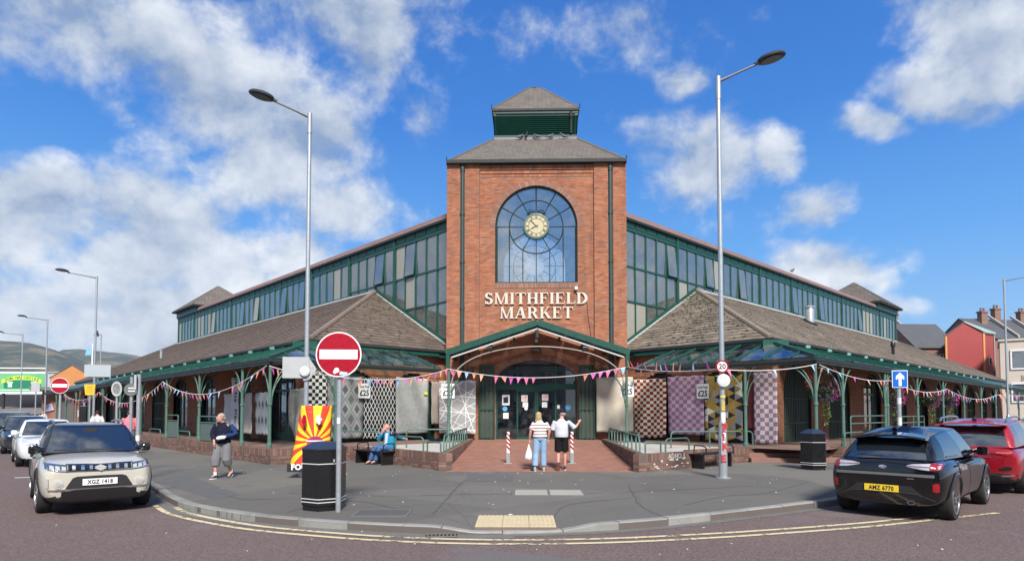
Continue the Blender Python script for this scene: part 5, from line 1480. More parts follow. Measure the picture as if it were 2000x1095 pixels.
for k,(t0,t1,hh) in enumerate(((5.3,7.6,1.02),(10.3,12.0,1.05))):
 p,q=G0+uo*t0-no*.10,G0+uo*t1-no*.10
 L_=[('hoop',hoop(p,q,.60,.60+hh,.08)),('bar',[p+Vector((0,0,.60+hh-.25)),q+Vector((0,0,.60+hh-.25))])]
 o=rail_thing(('green mesh guard panel on the left veranda wall behind the walking man','green mesh guard panel on the left veranda wall beside the pink-shirted person')[k],L_,group='mesh guards between the veranda posts')
 m=MB(); b_=p+Vector((0,0,.60)) if False else Vector(L_[0][1][0])
 c0,c1=p-b_,q-b_
 m.prism([Vector((c0.x,c0.y,.05)),Vector((c1.x,c1.y,.05)),Vector((c1.x,c1.y,hh-.27)),Vector((c0.x,c0.y,hh-.27))],[v+Vector((.01,.01,0)) for v in (Vector((c0.x,c0.y,.05)),Vector((c1.x,c1.y,.05)),Vector((c1.x,c1.y,hh-.27)),Vector((c0.x,c0.y,hh-.27)))])
 m.build('infill',M('mesh_infill',(.10,.135,.12),.7) if k== 0 else D.materials['mesh_infill'],o)
for k,(t0,t1) in enumerate(((7.9,9.5),(12.3,14.2))):
 p,q=G0+uo*t0+no*.1,G0+uo*t1+no*.1
 rail_thing(('low green hoop on the left veranda wall just left of the walking man','low green hoop on the left veranda wall near the cars')[k],[('hoop',hoop(p,q,.60,.98))])
uo,no,uh,nh=map(Vector,wing(1)); G0=Vector((GC[0],GC[1],0))
for k,(t0,t1) in enumerate(((3.4,7.4),(9.6,13.2),(17.6,19.6))):
 p,q=G0+uo*t0-no*.1,G0+uo*t1-no*.1
 hh=(1.05,1.0,1.0)[k]
 L_=[('hoop',hoop(p,q,.60,.60+hh,.10)),('bar',[p+Vector((0,0,.6+hh-.27)),q+Vector((0,0,.6+hh-.27))]),('upright',[p.lerp(q,.5)+Vector((0,0,.6)),p.lerp(q,.5)+Vector((0,0,.6+hh))])]
 o=rail_thing(('pale green guard rail with a lime green poster on it','pale green guard rail carrying one white and one pink poster','pale green guard rail far along the right veranda')[k],L_,group='mesh guards between the veranda posts')
 if k<2:
  b_=Vector(L_[0][1][0])
  for j,(s0,s1,col,nm) in enumerate(([(.03,.33,(.18,.62,.12),'poster_lime')] if k== 0 else [(.05,.48,(.72,.72,.70),'poster_white'),(.52,.95,(.80,.36,.44),'poster_pink')])):
   fr=(tuple(p-b_),tuple(uo),tuple(no)); m=MB(); L=(q-p).length
   m.fbox(fr,L*s0,L*s1,.12,hh-.30,.03,.04); po=m.build('poster',M(nm,col,.6,var=.1),o)
   m=MB(); rr=random.Random(k*5+j)
   for z in (.22,.34,.46,.58): m.fbox(fr,L*s0+.12,L*s1-.12,z,z+.05,.04,.043)
   m.build('print',M(nm+'_ink',(.75,.9,.7) if k== 0 else ((.35,.35,.35) if j== 0 else (.55,.08,.12)),.6),po)
p,q=G0+uo*2.3+no*.05,G0+uo*4.2+no*.05
rail_thing('low green hoop rail between the black bin and the black hatchback',[('hoop',hoop(p,q,.6,1.08))])
# ---------------------------------------------------------------- rugs
def rug_mat(name,fn,rough=.95):
 t=NT(name); uv=t.uv(); s=t.n('ShaderNodeSeparateXYZ'); t.l(uv,s.inputs[0])
 c=fn(t,s.outputs[0],s.outputs[1],uv)
 c=t.mix(t.rng(t.noise(uv,3,4,.6),.3,.8,0,.22),c,t.mix(.6,c,(.1,.09,.08)))
 t.l(c,t.bsdf.inputs['Base Color']); t.bsdf.inputs['Roughness'].default_value=rough; t.bsdf.inputs['Specular IOR Level'].default_value=.15
 t.bump(t.noise(uv,160,3,.7),.35,.006); return t.mat
def frac(t,x,p,o=0.): return t.math('FRACT',t.math('ADD',t.math('DIVIDE',x,p),o+50.))
def tri(t,x,p,o=0.): return t.math('MULTIPLY',t.math('ABSOLUTE',t.math('SUBTRACT',frac(t,x,p,o),.5)),2.)
def checks(pu,pv,a,b,soft=.0):
 def f(t,u,v,uv):
 # rounded cells of two colours
  cu,cv=t.math('FLOOR',t.math('DIVIDE',u,pu)),t.math('FLOOR',t.math('DIVIDE',v,pv))
  par=t.math('MODULO',t.math('ADD',t.math('ADD',cu,cv),200.),2.)
  m=t.math('GREATER_THAN',par,.5)
  return t.mix(m,a,b)
 return f
def lattice(t,u,v,uv):
 w=t.math('ADD',t.math('DIVIDE',u,.17),t.math('DIVIDE',v,.34)); x=t.math('SUBTRACT',t.math('DIVIDE',u,.17),t.math('DIVIDE',v,.34))
 a,b=tri(t,w,1.),tri(t,x,1.)
 return t.mix(t.math('GREATER_THAN',t.math('MAXIMUM',a,b),.84),(.018,.016,.016),(.80,.79,.76))
def hexes(t,u,v,uv):
 d=t.math('ADD',tri(t,u,.52),tri(t,v,.78));
 x=t.n('ShaderNodeMix',data_type='RGBA')
 return t.ramp(t.math('MULTIPLY',d,.5),[(0,(.13,.13,.13)),(.22,(.12,.12,.12)),(.225,(.27,.27,.27)),(.30,(.27,.27,.27)),(.305,(.55,.55,.54)),(.345,(.55,.55,.54)),(.35,(.27,.27,.27)),(.41,(.55,.55,.54)),(.445,(.25,.25,.25)),(.60,(.25,.25,.25)),(.605,(.5,.5,.5)),(.64,(.5,.5,.5)),(.645,(.22,.22,.22)),(.78,(.15,.15,.15))],'CONSTANT')
def marble(t,u,v,uv):
 n=t.noise(uv,7,7,.68); m=t.noise(uv,2.5,5,.6)
 return t.mix(t.math('ADD',t.math('MULTIPLY',n,.8),t.math('MULTIPLY',m,.3)),(.20,.20,.195),(.62,.61,.585))
def shards(t,u,v,uv):
 c=None
 for (a,b,p,o) in ((1,0,.62,.1),(.5,.87,.47,.3),(.5,-.87,.55,.7),(.94,.34,.83,.2),(.1,1,.71,.55),(.9,-.5,.66,.4)):
  w=t.math('ADD',t.math('MULTIPLY',u,a),t.math('MULTIPLY',v,b)); l=t.math('GREATER_THAN',tri(t,w,p,o),.955)
  c=l if c is None else t.math('MAXIMUM',c,l)
 return t.mix(c,(.36,.36,.355),(.80,.80,.79))
def cubes(t,u,v,uv):
# triangles of ochre, charcoal, grey and white
 p=.29
 a=t.math('FLOOR',t.math('DIVIDE',u,p)); w=t.math('ADD',t.math('DIVIDE',v,p),t.math('DIVIDE',u,p*2)); x=t.math('SUBTRACT',t.math('DIVIDE',v,p),t.math('DIVIDE',u,p*2))
 cb=t.n('ShaderNodeCombineXYZ'); t.l(a,cb.inputs[0]); t.l(t.math('FLOOR',w),cb.inputs[1]); t.l(t.math('FLOOR',x),cb.inputs[2])
 wn=t.n('ShaderNodeTexWhiteNoise'); wn.noise_dimensions='3D'; t.l(cb.outputs[0],wn.inputs['Vector'])
 return t.ramp(wn.outputs['Value'],[(0,(.42,.27,.07)),(.27,(.035,.035,.035)),(.5,(.30,.30,.30)),(.7,(.74,.71,.64)),(.88,(.50,.34,.10))],'CONSTANT')
def arrows(t,u,v,uv):
 w=t.math('ADD',v,t.math('MULTIPLY',t.math('ABSOLUTE',t.math('SUBTRACT',frac(t,u,.34),.5)),.55));
 g=tri(t,w,.62); h=t.math('GREATER_THAN',tri(t,u,.34,.5),.45)
 m=t.math('MULTIPLY',t.math('GREATER_THAN',g,.62),h)
 return t.mix(m,t.mix(t.math('GREATER_THAN',tri(t,w,.31),.88),(.46,.48,.49),(.62,.63,.63)),(.15,.155,.16))
def ornate(t,u,v,uv):
 e=t.math('ABSOLUTE',t.math('SUBTRACT',u,.34)); inn=t.math('LESS_THAN',e,.17)
 n=t.math('SUBTRACT',t.math('SINE',t.math('MULTIPLY',e,70.)),t.math('SINE',t.math('ADD',t.math('MULTIPLY',v,26.),t.math('MULTIPLY',t.math('SINE',t.math('MULTIPLY',v,9.)),3.))))
 m=t.math('MULTIPLY',t.math('GREATER_THAN',n,.15),inn)
 return t.mix(m,(.74,.74,.72),(.03,.03,.03))
def plain(c1,c2,sc=5):
 return lambda t,u,v,uv: t.mix(t.noise(uv,sc,5,.6),c1,c2)
RUGS=rnd_=random.Random(31)
def rug(label,fr,a0,a1,z0,z1,mat_,d=.0,wav=.018,skew=0.,drop=0.,tuck=0.,flare=0.,name='rug',group='rugs hung for sale around the arcades'):
 """a hanging rug on a wall frame; origin at its lower middle"""
 w,h=a1-a0,z1-z0; nx,nz=12,22; o0=fp(fr,(a0+a1)/2,0,d); W_=LW(o0[0],o0[1],z0)
 u=Vector(fr[1]); ang=TH+atan2(u.y,u.x)
 V,Fc,UV=[],[],[]; ph=rnd_.uniform(0,6); r2=random.Random(label)
 for j in range(nz+1):
  f=j/nz; zz=h*f
  for i in range(nx+1):
   g=i/nx; x=(g-.5)*w
   x+= skew*(1-f);
   x-= max(0,g-.45)*w*tuck*max(0,.55-f)*1.8
   x+= flare*(1-f)**3*(g-.5 if flare>0 else 1)
   sag=.018*sin(g*pi*4+ph)*f**4
   wav_=wav*1.5; y=wav_*sin(g*9+ph+f*2)*(1.25-f)+wav_*.6*sin(g*17+f*5+ph*2)*(1-f*.6)+.012*sin(f*14+ph)
   z=zz-sag-drop*(1-f)*(g-.5)+.01*sin(g*11+ph)*(1-f)
   V.append((x,y,z)); UV.append((g*w,zz))
 for j in range(nz):
  for i in range(nx):
   k=j*(nx+1)+i; Fc.append((k,k+1,k+nx+2,k+nx+1))
 me=D.meshes.new(name); me.from_pydata(V,[],Fc); ul=me.uv_layers.new(name='UVMap')
 for p in me.polygons:
  for li in p.loop_indices: ul.data[li].uv=UV[me.loops[li].vertex_index]
  p.use_smooth=True
 me.materials.append(mat_)
 o=link(name,me,None,W_,(0,0,ang)); m=o.modifiers.new('thickness','SOLIDIFY'); m.thickness=.018; m.offset=0
 return tag(o,label,'rug',group)
uo,no,uh,nh=map(Vector,wing(1)); HR_=Vector((EAVE_A,EAVE_C,0)); FHR=(tuple(HR_),tuple(uh),tuple(nh)); FOR=(tuple(HR_-no*OVH),tuple(uo),tuple(no))
def a_on(fr,p): return (Vector((p[0],p[1],0))-Vector(fr[0])).dot(Vector(fr[1]))
aR=lambda x,c: a_on(FHR,(x,c))
rug('plain cream rug hung right of the entrance gate',FRT,2.62,4.22,.92,3.32,rug_mat('rug_cream',plain((.46,.41,.33),(.55,.50,.41))),d=.42,wav=.01)
rug('rust red and cream checked rug with its lower corner tucked in',FHR,aR(5.58,-.88),aR(4.34,.36),.66,3.24,rug_mat('rug_red_check',checks(.165,.135,(.24,.035,.022),(.80,.70,.58))),d=.05,wav=.03,tuck=-.0,skew=-.02,drop=.12)
rug('lilac and mauve small checked rug',FHR,aR(6.84,-2.14),aR(5.65,-.95),.86,3.30,rug_mat('rug_lilac',checks(.19,.16,(.36,.20,.31),(.64,.45,.56))),d=.06,wav=.018)
rug('ochre, charcoal and white rug of triangles behind the right lamp post',FHR,aR(7.99,-3.29),aR(6.87,-2.17),.66,3.26,rug_mat('rug_cubes',cubes),d=.05,wav=.012)
rug('plain maroon panel between the triangle rug and the lilac runner',FHR,aR(8.42,-3.72),aR(8.10,-3.40),1.14,3.1,rug_mat('rug_maroon',plain((.13,.03,.035),(.17,.04,.045))),d=.02,wav=.004)
rug('narrow white and mauve checked runner at the right arcade corner',FHR,aR(8.98,-4.28),aR(8.35,-3.65),.60,3.30,rug_mat('rug_runner',checks(.162,.165,(.36,.22,.30),(.74,.64,.64))),d=.14,wav=.012)
uo,no,uh,nh=map(Vector,wing(-1)); HL0=Vector((-EAVE_A,EAVE_C,0)); FHL=(tuple(HL0),tuple(uh),tuple(nh)); FOL=(tuple(HL0-no*OVH),tuple(uo),tuple(no))
aL=lambda x,c: a_on(FHL,(x,c))
# on the left, a runs from the corner to the tower; mirror so that u points right in the picture
rug('black and white checked rug behind the left lamp post',FHL,aL(-8.95,-4.25),aL(-8.31,-3.61),1.15,3.38,rug_mat('rug_bw_check',checks(.142,.138,(.02,.02,.02),(.76,.74,.69))),d=.12)
rug('grey rug with diamonds and hexagon outlines behind the no entry sign',FHL,aL(-8.28,-3.58),aL(-7.14,-2.44),.74,3.22,rug_mat('rug_hexes',hexes),d=.05,wav=.012)
rug('black rug with a white lattice of lozenges',FHL,aL(-7.13,-2.43),aL(-6.07,-1.37),.70,3.20,rug_mat('rug_lattice',lattice),d=.06,wav=.014)
rug('mottled pale grey rug behind the seated man',FHL,aL(-6.05,-1.35),aL(-4.85,-.15),.87,3.28,rug_mat('rug_marble',marble),d=.05,wav=.008)
rug('narrow beige panel left of the rug with white shards',FHL,aL(-4.72,-.02),aL(-4.36,.34),1.25,3.15,rug_mat('rug_beige',plain((.30,.25,.215),(.36,.31,.27))),d=.03,wav=.002)
rug('grey rug crossed by white shard lines left of the entrance gate',FRT,-4.30,-2.68,.84,3.18,rug_mat('rug_shards',shards),d=.42,wav=.008)
rug('wavy grey rug flaring out at its foot beside the green door',FOL,.50,1.75,.66,2.72,rug_mat('rug_wavy',marble),d=.25,wav=.07,flare=-.25)
rug('grey and white runner with dark arrow motifs',FOL,1.10,2.36,.92,2.56,rug_mat('rug_arrows',arrows),d=1.4,wav=.006)
rug('cream runner right of the black scroll runner',FOL,2.80,3.96,.92,2.58,rug_mat('rug_pale',plain((.58,.54,.48),(.66,.62,.56))),d=1.38,wav=.006)
rug('white runner with a black scroll pattern',FOL,4.06,4.92,1.05,3.26,rug_mat('rug_ornate',ornate),d=1.44,wav=.006)
rug('off white runner left of the black scroll runner',FOL,5.0,5.95,1.02,2.58,rug_mat('rug_offwhite',plain((.62,.61,.58),(.70,.69,.66))),d=1.38,wav=.006)
# rails the rugs hang from
for nm,fr,a0,a1,z,d,lab in (('hanging_rail',FHR,-.1,6.3,3.31,.03,'thin black rail above the rugs on the right'),('hanging_rail',FHL,-.1,6.3,3.30,.03,'thin black rail above the rugs left of the entrance'),('hanging_rail',FOL,.9,6.1,2.60,1.40,'thin black rail above the runners on the far left arcade')):
 b_=Vector(fp(fr,a0,0,d)); m=MB(); e_=Vector(fp(fr,a1,0,d)); m.tube([(0,0,0),e_-b_],.014,6)
 for k in range(4):
  q=(e_-b_)*(k/3); nn=Vector(fr[2]); m.tube([q,q-nn*(d+OVH-.02)],.012,5)
 w=LW(b_.x,b_.y,z); o=m.build(nm,MT['black'],None,loc=w,rot=(0,0,TH)); tag(o,lab,'rail','rails for hanging rugs')
 # price boards
ink=M('sign_ink',(.02,.022,.03),.6)
def price(label,fr,a,z,d):
 p=fp(fr,a,0,d); u=Vector(fr[1]); flip=0
 o=thing('price_board',label,'price board',LW(p[0],p[1],z),TH+atan2(u.y,u.x),'boards pricing large rugs')
 m=MB(); m.box((0,0,0),(.54,.012,.60)); m.build('board',MT['white'],o,bevel=.004)
 F_=((0,-.007,0),(1,0,0),(0,-1,0)); m=MB(); text_to(m,'Large Rugs',.15,F_,0,.17,.001,.0015,xs=.68,bold=.003); text_to(m,'\u00a325',.33,F_,0,-.10,.001,.0015,xs=.86,bold=.010); m.build('lettering',ink,o)
FRr=(fp(FHR,6.3,0,0),tuple(-Vector(FHR[1])),FHR[2])
am=lambda x,c: 6.3-aR(x,c)
FVc=((0,-2.34,0),(1,0,0),(0,-1,0))
price('price board wired to the right canopy post before the cream rug',FVc,3.66,2.72,.0)
price('price board before the lilac checked rug by the right lamp post',FRr,6.3-aR(6.86,-2.16),2.64,.20)
price('price board before the hexagon and lattice rugs',FHL,aL(-7.18,-2.48),2.66,.20)
price('price board wired to the left canopy post before the shard rug',FVc,-3.66,2.66,.0)
m=MB(); m.box((0,0,0),(.16,.02,.12)); o=m.build('tag',M('tag_lime',(.5,.75,.05),.6),None,loc=LW(-4.9,-.35,2.62),rot=(0,0,TH+.7)); tag(o,'lime green tag hanging by the narrow beige panel','tag')
# ---------------------------------------------------------------- bunting
fcol=[M('flag_'+n,c,.7,var=.06) for n,c in (('pink',(.75,.16,.34)),('coral',(.80,.26,.20)),('blue',(.30,.50,.78)),('magenta',(.62,.13,.45)),('peach',(.82,.42,.26)))]
cordm=M('bunting_cord',(.72,.68,.66),.8)
rbt=random.Random(8)
def bunting(label,p,q,sag,n,size=.26,skip=(),up=False,seed=1):
 P,Q=Vector(p),Vector(q); L=(Q-P).length; r_=random.Random(seed)
 o=thing('bunting',label,'bunting',P,0,'strings of pennants across the market front')
 pt=lambda t_: (Q-P)*t_+Vector((0,0,-4*sag*t_*(1-t_)))
 m=MB(); m.tube([pt(i/24) for i in range(25)],.013,5); m.build('cord',cordm,o)
 u=(Q-P).normalized(); s=Vector((-u.y,u.x,0)).normalized(); c=0
 for i in range(n):
  if i in skip: continue
  t_=(i+.5)/n; a=pt(t_); w=size*r_.uniform(.30,.43); h=size*r_.uniform(.75,1.15); lean=r_.uniform(-.06,.06); sw=r_.uniform(-.10,.10)
  dn=Vector((0,0,-1 if not (up and r_.random()<.7) else 1))
  A,B,C=a-u*w,a+u*w,a+dn*h+u*lean+s*sw; mid=(A+B+C)/3+s*.02*(1 if sw>0 else -1)
  m=MB(); t2=s*.004
  m.add([A-t2,B-t2,C-t2,mid-t2,A+t2,B+t2,C+t2,mid+t2],[(0,1,3),(1,2,3),(2,0,3),(4,7,5),(5,7,6),(6,7,4),(0,4,5,1),(1,5,6,2),(2,6,4,0)])
  m.build('pennant',fcol[(c+r_.randint(0,1)) % 5],o); c+= 1
LLP,LRP=(-5.93,17.85),(5.42,15.97)
cL,cR=LW(-CX,CYF+.02),LW(CX,CYF+.02)
kL,kR=LW(-GC[0],GC[1]),LW(GC[0],GC[1])
bunting('bunting from the left lamp post to the left canopy post',(LLP[0]+.1,LLP[1],2.95),(cL[0],cL[1],3.55),.33,19,.27,(0,1,2,4),seed=3)
bunting('bunting across the entrance below the canopy arch',(cL[0],cL[1],3.55),(cR[0],cR[1],3.62),.40,24,.27,(5,12,13,14,15,16,17),seed=5)
bunting('bunting from the right canopy post to the right lamp post',(cR[0],cR[1],3.62),(LRP[0],LRP[1],2.92),.12,16,.25,(11,13),up=True,seed=6)
bunting('bunting from the right lamp post to the corner veranda post',(LRP[0],LRP[1],2.90),(kR[0],kR[1]-.05,3.32),.10,9,.26,(1,2,3,5,6,7),seed=7)
bunting('bunting from the left lamp post to the corner post of the left veranda',(LLP[0],LLP[1],2.95),(kL[0],kL[1]-.05,3.30),.05,6,.28,(1,2,3),seed=8)
uoR,uoL=Vector((S2,S2,0)),Vector((-S2,S2,0)); noR,noL=Vector((S2,-S2,0)),Vector((-S2,-S2,0))
def vp(sx,t_,z,d=.12):
 G0=Vector((sx*GC[0],GC[1],0))+(uoR if sx>0 else uoL)*t_+(noR if sx>0 else noL)*d; w=LW(G0.x,G0.y); return (w[0],w[1],z)
bunting('bunting along the left veranda over the walking man',vp(-1,0,3.3),vp(-1,12.0,3.2),.75,26,.25,(3,7,8,10),seed=11)
bunting('bunting along the left veranda nearer the cars',vp(-1,12.0,3.2),vp(-1,26.4,3.05),.85,26,.27,(9,10,11,20),seed=12)
bunting('bunting far along the left veranda towards the brick shops',vp(-1,26.4,3.05),vp(-1,40,3.2),.5,20,.27,(3,9),seed=13)
bunting('bunting along the right veranda over the flower baskets',vp(1,0,3.3),vp(1,7.3,3.05),.18,15,.20,(2,4,5,7,8,10,11),seed=14)
bunting('bunting along the right veranda behind the blue arrow sign',vp(1,7.3,3.05),vp(1,16.7,2.95),.3,18,.22,(3,5,8,12,13),seed=15)
bunting('bunting far along the right veranda over the red car',vp(1,16.7,2.95),vp(1,30,2.9),.4,20,.26,(4,9),seed=16)
bunting('bunting strung off the far right lamp post',vp(1,30,2.9),(38.5,41,3.6),.3,12,.3,(4,),seed=17)
# ---------------------------------------------------------------- hanging baskets
def leaf_blob(mb,c,r_,n,rr,mats,sq=1.0,size=(.03,.06)):
 for _ in range(n):
  while True:
   v=Vector((rr.uniform(-1,1),rr.uniform(-1,1),rr.uniform(-1,1)))
   if .35<v.length<1: break
  p=Vector(c)+Vector((v.x*r_,v.y*r_,v.z*r_*sq)); s_=rr.uniform(*size); a=Vector((rr.gauss(0,1),rr.gauss(0,1),rr.gauss(0,1))).normalized(); b_=a.cross(Vector((rr.gauss(0,1),rr.gauss(0,1),rr.gauss(0,1)))).normalized()
  mb.add([p-a*s_,p+b_*s_*.55,p+a*s_,p-b_*s_*.55],[(0,1,2,3)],mats(v))
BK=[M('leaf_dark',(.025,.06,.018),.6,var=.4,vs_=12),M('leaf_lime',(.12,.20,.03),.6,var=.3),M('petal_magenta',(.55,.04,.30),.6,var=.3,vs_=15),M('petal_red',(.60,.03,.06),.6,var=.3,vs_=15),M('petal_violet',(.13,.05,.24),.6,var=.3)]
blabel=['hanging flower basket left of the blue arrow sign, red and magenta blooms','hanging flower basket just right of the blue arrow sign','hanging flower basket above the white and pink posters','smallest hanging flower basket, far along the right veranda']
for i,(t_,z) in enumerate(((1.9,2.55),(9.6,2.42),(15.6,2.42),(19.6,2.4))):
 p=vp(1,t_+.6,z,-.75 if i== 0 else -.6); o=thing('flower_basket',blabel[i],'flower basket',p,0,'hanging flower baskets'); rr=random.Random(40+i)
 m=MB(); m.lathe([(.05,-.30),(.22,-.2),(.28,-.02),(.28,.02)],12); m.build('bowl',MT['black'],o,smooth=50)
 m=MB()
 for k in range(3): m.tube([(.26*cos(k*2.09),.26*sin(k*2.09),0),(0,0,.8)],.008,4)
 m.build('chain',MT['black'],o)
 m=MB(); leaf_blob(m,(0,0,.02),.50,520,rr,lambda v: 0,.85)
 leaf_blob(m,(-.30,0,.32),.26,170,rr,lambda v: 3 if rr.random()<.75 else 0,1,(.03,.05)); leaf_blob(m,(.42,.1,.02),.30,260,rr,lambda v: 2 if rr.random()<.8 else 0,1.5,(.03,.05)); leaf_blob(m,(.1,-.2,-.22),.28,120,rr,lambda v: 4 if rr.random()<.6 else 0,1,(.03,.05))
 leaf_blob(m,(.12,-.1,-.75),.16,130,rr,lambda v: 1 if rr.random()<.7 else 0,3.2,(.03,.055))
 m.build('flowers',BK,o)
 # ---------------------------------------------------------------- street lamps
def lamp(label,loc,rz,h=10.5,arm=1.05,rise=.42,r0=.085,big=True,group='street lamps'):
 o=thing('street_lamp',label,'street lamp',(*loc,PAV),rz,group); H_=h-PAV
 m=MB(); m.tube([(0,0,0),(0,0,1.34)],.112,12); m.tube([(0,0,1.34),(0,0,1.5)],[.11,.07],12); m.tube([(0,0,1.5),(0,0,H_-.55)],[.068,.056],12); m.tube([(0,0,H_-.6),(0,0,H_)],.068,12); m.tube([(0,0,0),(0,0,.03)],.2,12); m.build('column',MT['galv'],o,smooth=40)
 m=MB(); m.box((0,-.112,.75),(.13,.012,.62)); m.build('access_door',MT['grey'],o)
 m=MB(); m.tube([(.02,0,H_-.12),(arm*.4,0,H_-.12+rise*.4),(arm,0,H_-.12+rise)],[.045,.03,.03],8); m.build('arm',M('lamp_arm',(.14,.14,.15),.5,metal=.3) if 'lamp_arm' not in D.materials else D.materials['lamp_arm'],o,smooth=50)
 an=atan2(rise,arm)*.55; R=Matrix.Rotation(-an,3,'Y'); c=Vector((arm+.30,0,H_-.12+rise+.10)); m=MB()
 S=Matrix.Diagonal((1.0,.72,1)); RS=R @ S
 m.lathe([(.24,-.03),(.36,-.01),(.37,.02),(.33,.07),(.18,.12)],24,c,0,RS)
 m.tube([Vector((arm-.12,0,H_-.12+rise-.03)),c+R @ Vector((-.30,0,.01))],[.045,.06],8); hd=m.build('lamp_head',M('lamp_head_grey',(.035,.04,.045),.45) if 'lamp_head_grey' not in D.materials else D.materials['lamp_head_grey'],o,smooth=40)
 m=MB(); m.lathe([(.27,-.045),(.27,-.025)],24,c,0,RS); m.build('lens',M('lamp_lens',(.06,.07,.08),.15) if 'lamp_lens' not in D.materials else D.materials['lamp_lens'],hd)
 return o
lampL=lamp('tall grey street lamp behind the sunburst banner, its arm reaching left',LLP,pi+.16,10.55)
lampR=lamp('tall grey street lamp with a 20 sign and red paint scrawl, its arm reaching right',LRP,-.12,10.6)
lamp('grey street lamp in front of the far left veranda',(-27.0,40),pi+.4,10.6,1.6,.22); lamp('grey street lamp standing over the green billboard',(-45.2,60),pi+.5,10.8,1.7,.15); lamp('smallest grey street lamp, leftmost in the picture',(-55.5,70),pi+.5,10.6,1.8,.12)
lamp('thin grey street lamp just right of the yellow notice',(-46.6,70),.4,10.6,-.6,.05); lamp('grey street lamp at the right edge by the cream building',(32.0,40),-.35,10.4,1.6,.26)
# ---------------------------------------------------------------- traffic signs
sred=M('sign_red',(.34,.006,.020),.3,var=.1,dirt=.15); swh=M('sign_white',(.80,.80,.80),.3,var=.04); sbl=M('sign_blue',(.01,.13,.52),.3); sgrey=M('sign_back',(.40,.41,.41),.5,var=.08,dirt=.2)
RX=Matrix.Rotation(pi/2,3,'X')
def no_entry(label,loc,z,R_,h,rz=0.0,detail=False,post_r=.045):
 o=thing('no_entry_sign',label,'road sign',(*loc,PAV),rz,'no entry signs'); z-= PAV
 m=MB(); m.tube([(0,0,0),(0,0,h-PAV)],post_r,12); m.build('post',MT['galv'],o,smooth=40)
 m=MB(); m.lathe([(R_,0),(R_,.012)],40,(0,-.075,z),0,RX); m.build('plate',swh,o)
 m=MB(); m.lathe([(R_*.945,0),(R_*.945,.004)],40,(0,-.087,z),0,RX); m.build('disc',sred,o)
 m=MB(); m.box((0,-.0935,z),(R_*1.66,.004,R_*.42)); m.build('bar',swh,o,bevel=.001)
 m=MB()
 for dz in (-.2,.2): m.box((0,-.05,z+dz),(.30,.03,.05)); m.tube([(0,0,z+dz-.03),(0,0,z+dz+.03)],post_r+.012,12)
 m.build('clip',MT['grey'],o)
 if detail:
  m=MB(); m.lathe([(.045,0),(.045,.003)],14,(-.03,-.0915,z-.27),0,RX); m.lathe([(.03,0),(.03,.0025)],14,(-.06,-.0915,z-.30),0,RX); m.build('sticker',swh,o)
  m=MB(); m.box((.085,-.0925,z-.325),(.13,.003,.06),0,Matrix.Rotation(.15,3,'Y')); m.build('sticker',M('sticker_blue',(.45,.58,.68),.5),o)
  m=MB(); m.box((.0,-.0455,1.55),(.05,.004,.1)); m.build('sticker',swh,o)
 return o
no_entry('large no entry sign on the near post beside the black bin',(-2.96,10.62),2.79,.386,3.14,.05,True)
no_entry('smaller no entry sign behind the row of cars on the left',(-17.72,24.3),2.83,.31,3.1,.3)
def plate_sign(o,nm,w,h,c,mat_,edge=None,rot=None):
 m=MB(); m.box(c,(w,.014,h),0,rot); return m.build(nm,mat_,o,bevel=.003)
 # direction plates seen from behind, on the left lamp
o=thing('direction_sign_back','grey back of a pointed direction sign clamped to the left lamp post','road sign',(LLP[0],LLP[1]-.13,3.06),.05)
m=MB(); P_=[(-.64,-.29),(.12,-.29),(.12,.32),(-.64,.32)]; m.prism([(x,0,z) for x,z in P_],[(x,.012,z) for x,z in P_]); m.build('plate',sgrey,o,bevel=.006)
m=MB(); P_=[(-.05,-.34),(.13,-.30),(.32,.0),(.13,.28),(-.05,.30)]; m.prism([(x,.02,z-.02) for x,z in P_],[(x,.032,z-.02) for x,z in P_]); m.build('arrow_plate',sgrey,o)
F_=((.19,.019,.0),(1,0,0),(0,-1,0)); m=MB(); text_to(m,'B 73',.075,F_,0,0,.0005); m.build('lettering',MT['grey'],o)
m=MB(); m.lathe([(.15,0),(.15,.03),(.13,.05)],20,(.0,-.02,-.10),0,RX); m.lathe([(.11,.05),(.11,.056)],20,(0,-.02,-.10),0,RX); m.build('round_plate',M('sign_disc_grey',(.55,.56,.55),.5,dirt=.3),o,smooth=30)
# 20 sign and round plate on the right lamp
o=thing('speed_limit_sign','round 20 speed limit sign on the right lamp post','road sign',(LRP[0]-.03,LRP[1]-.10,2.97),.02)
m=MB(); m.lathe([(.165,0),(.165,.012)],32,(0,0,0),0,RX); m.build('rim',sred,o); m=MB(); m.lathe([(.125,0),(.125,.004)],32,(0,-.012,0),0,RX); m.build('disc',swh,o)
F_=((0,-.0165,-.005),(1,0,0),(0,-1,0)); m=MB(); text_to(m,'20',.19,F_,0,0,0,.001,bold=.006); m.build('lettering',ink,o)
o=thing('lamp_number_disc','round pale grey plate below the 20 sign','road sign',(LRP[0]-.0,LRP[1]-.10,2.61),.02)
m=MB(); m.lathe([(.17,0),(.17,.03),(.155,.045)],28,(0,0,0),0,RX); m.lathe([(.12,.045),(.12,.05)],28,(0,0,0),0,RX); m.build('plate',D.materials['sign_disc_grey'],o,smooth=30)
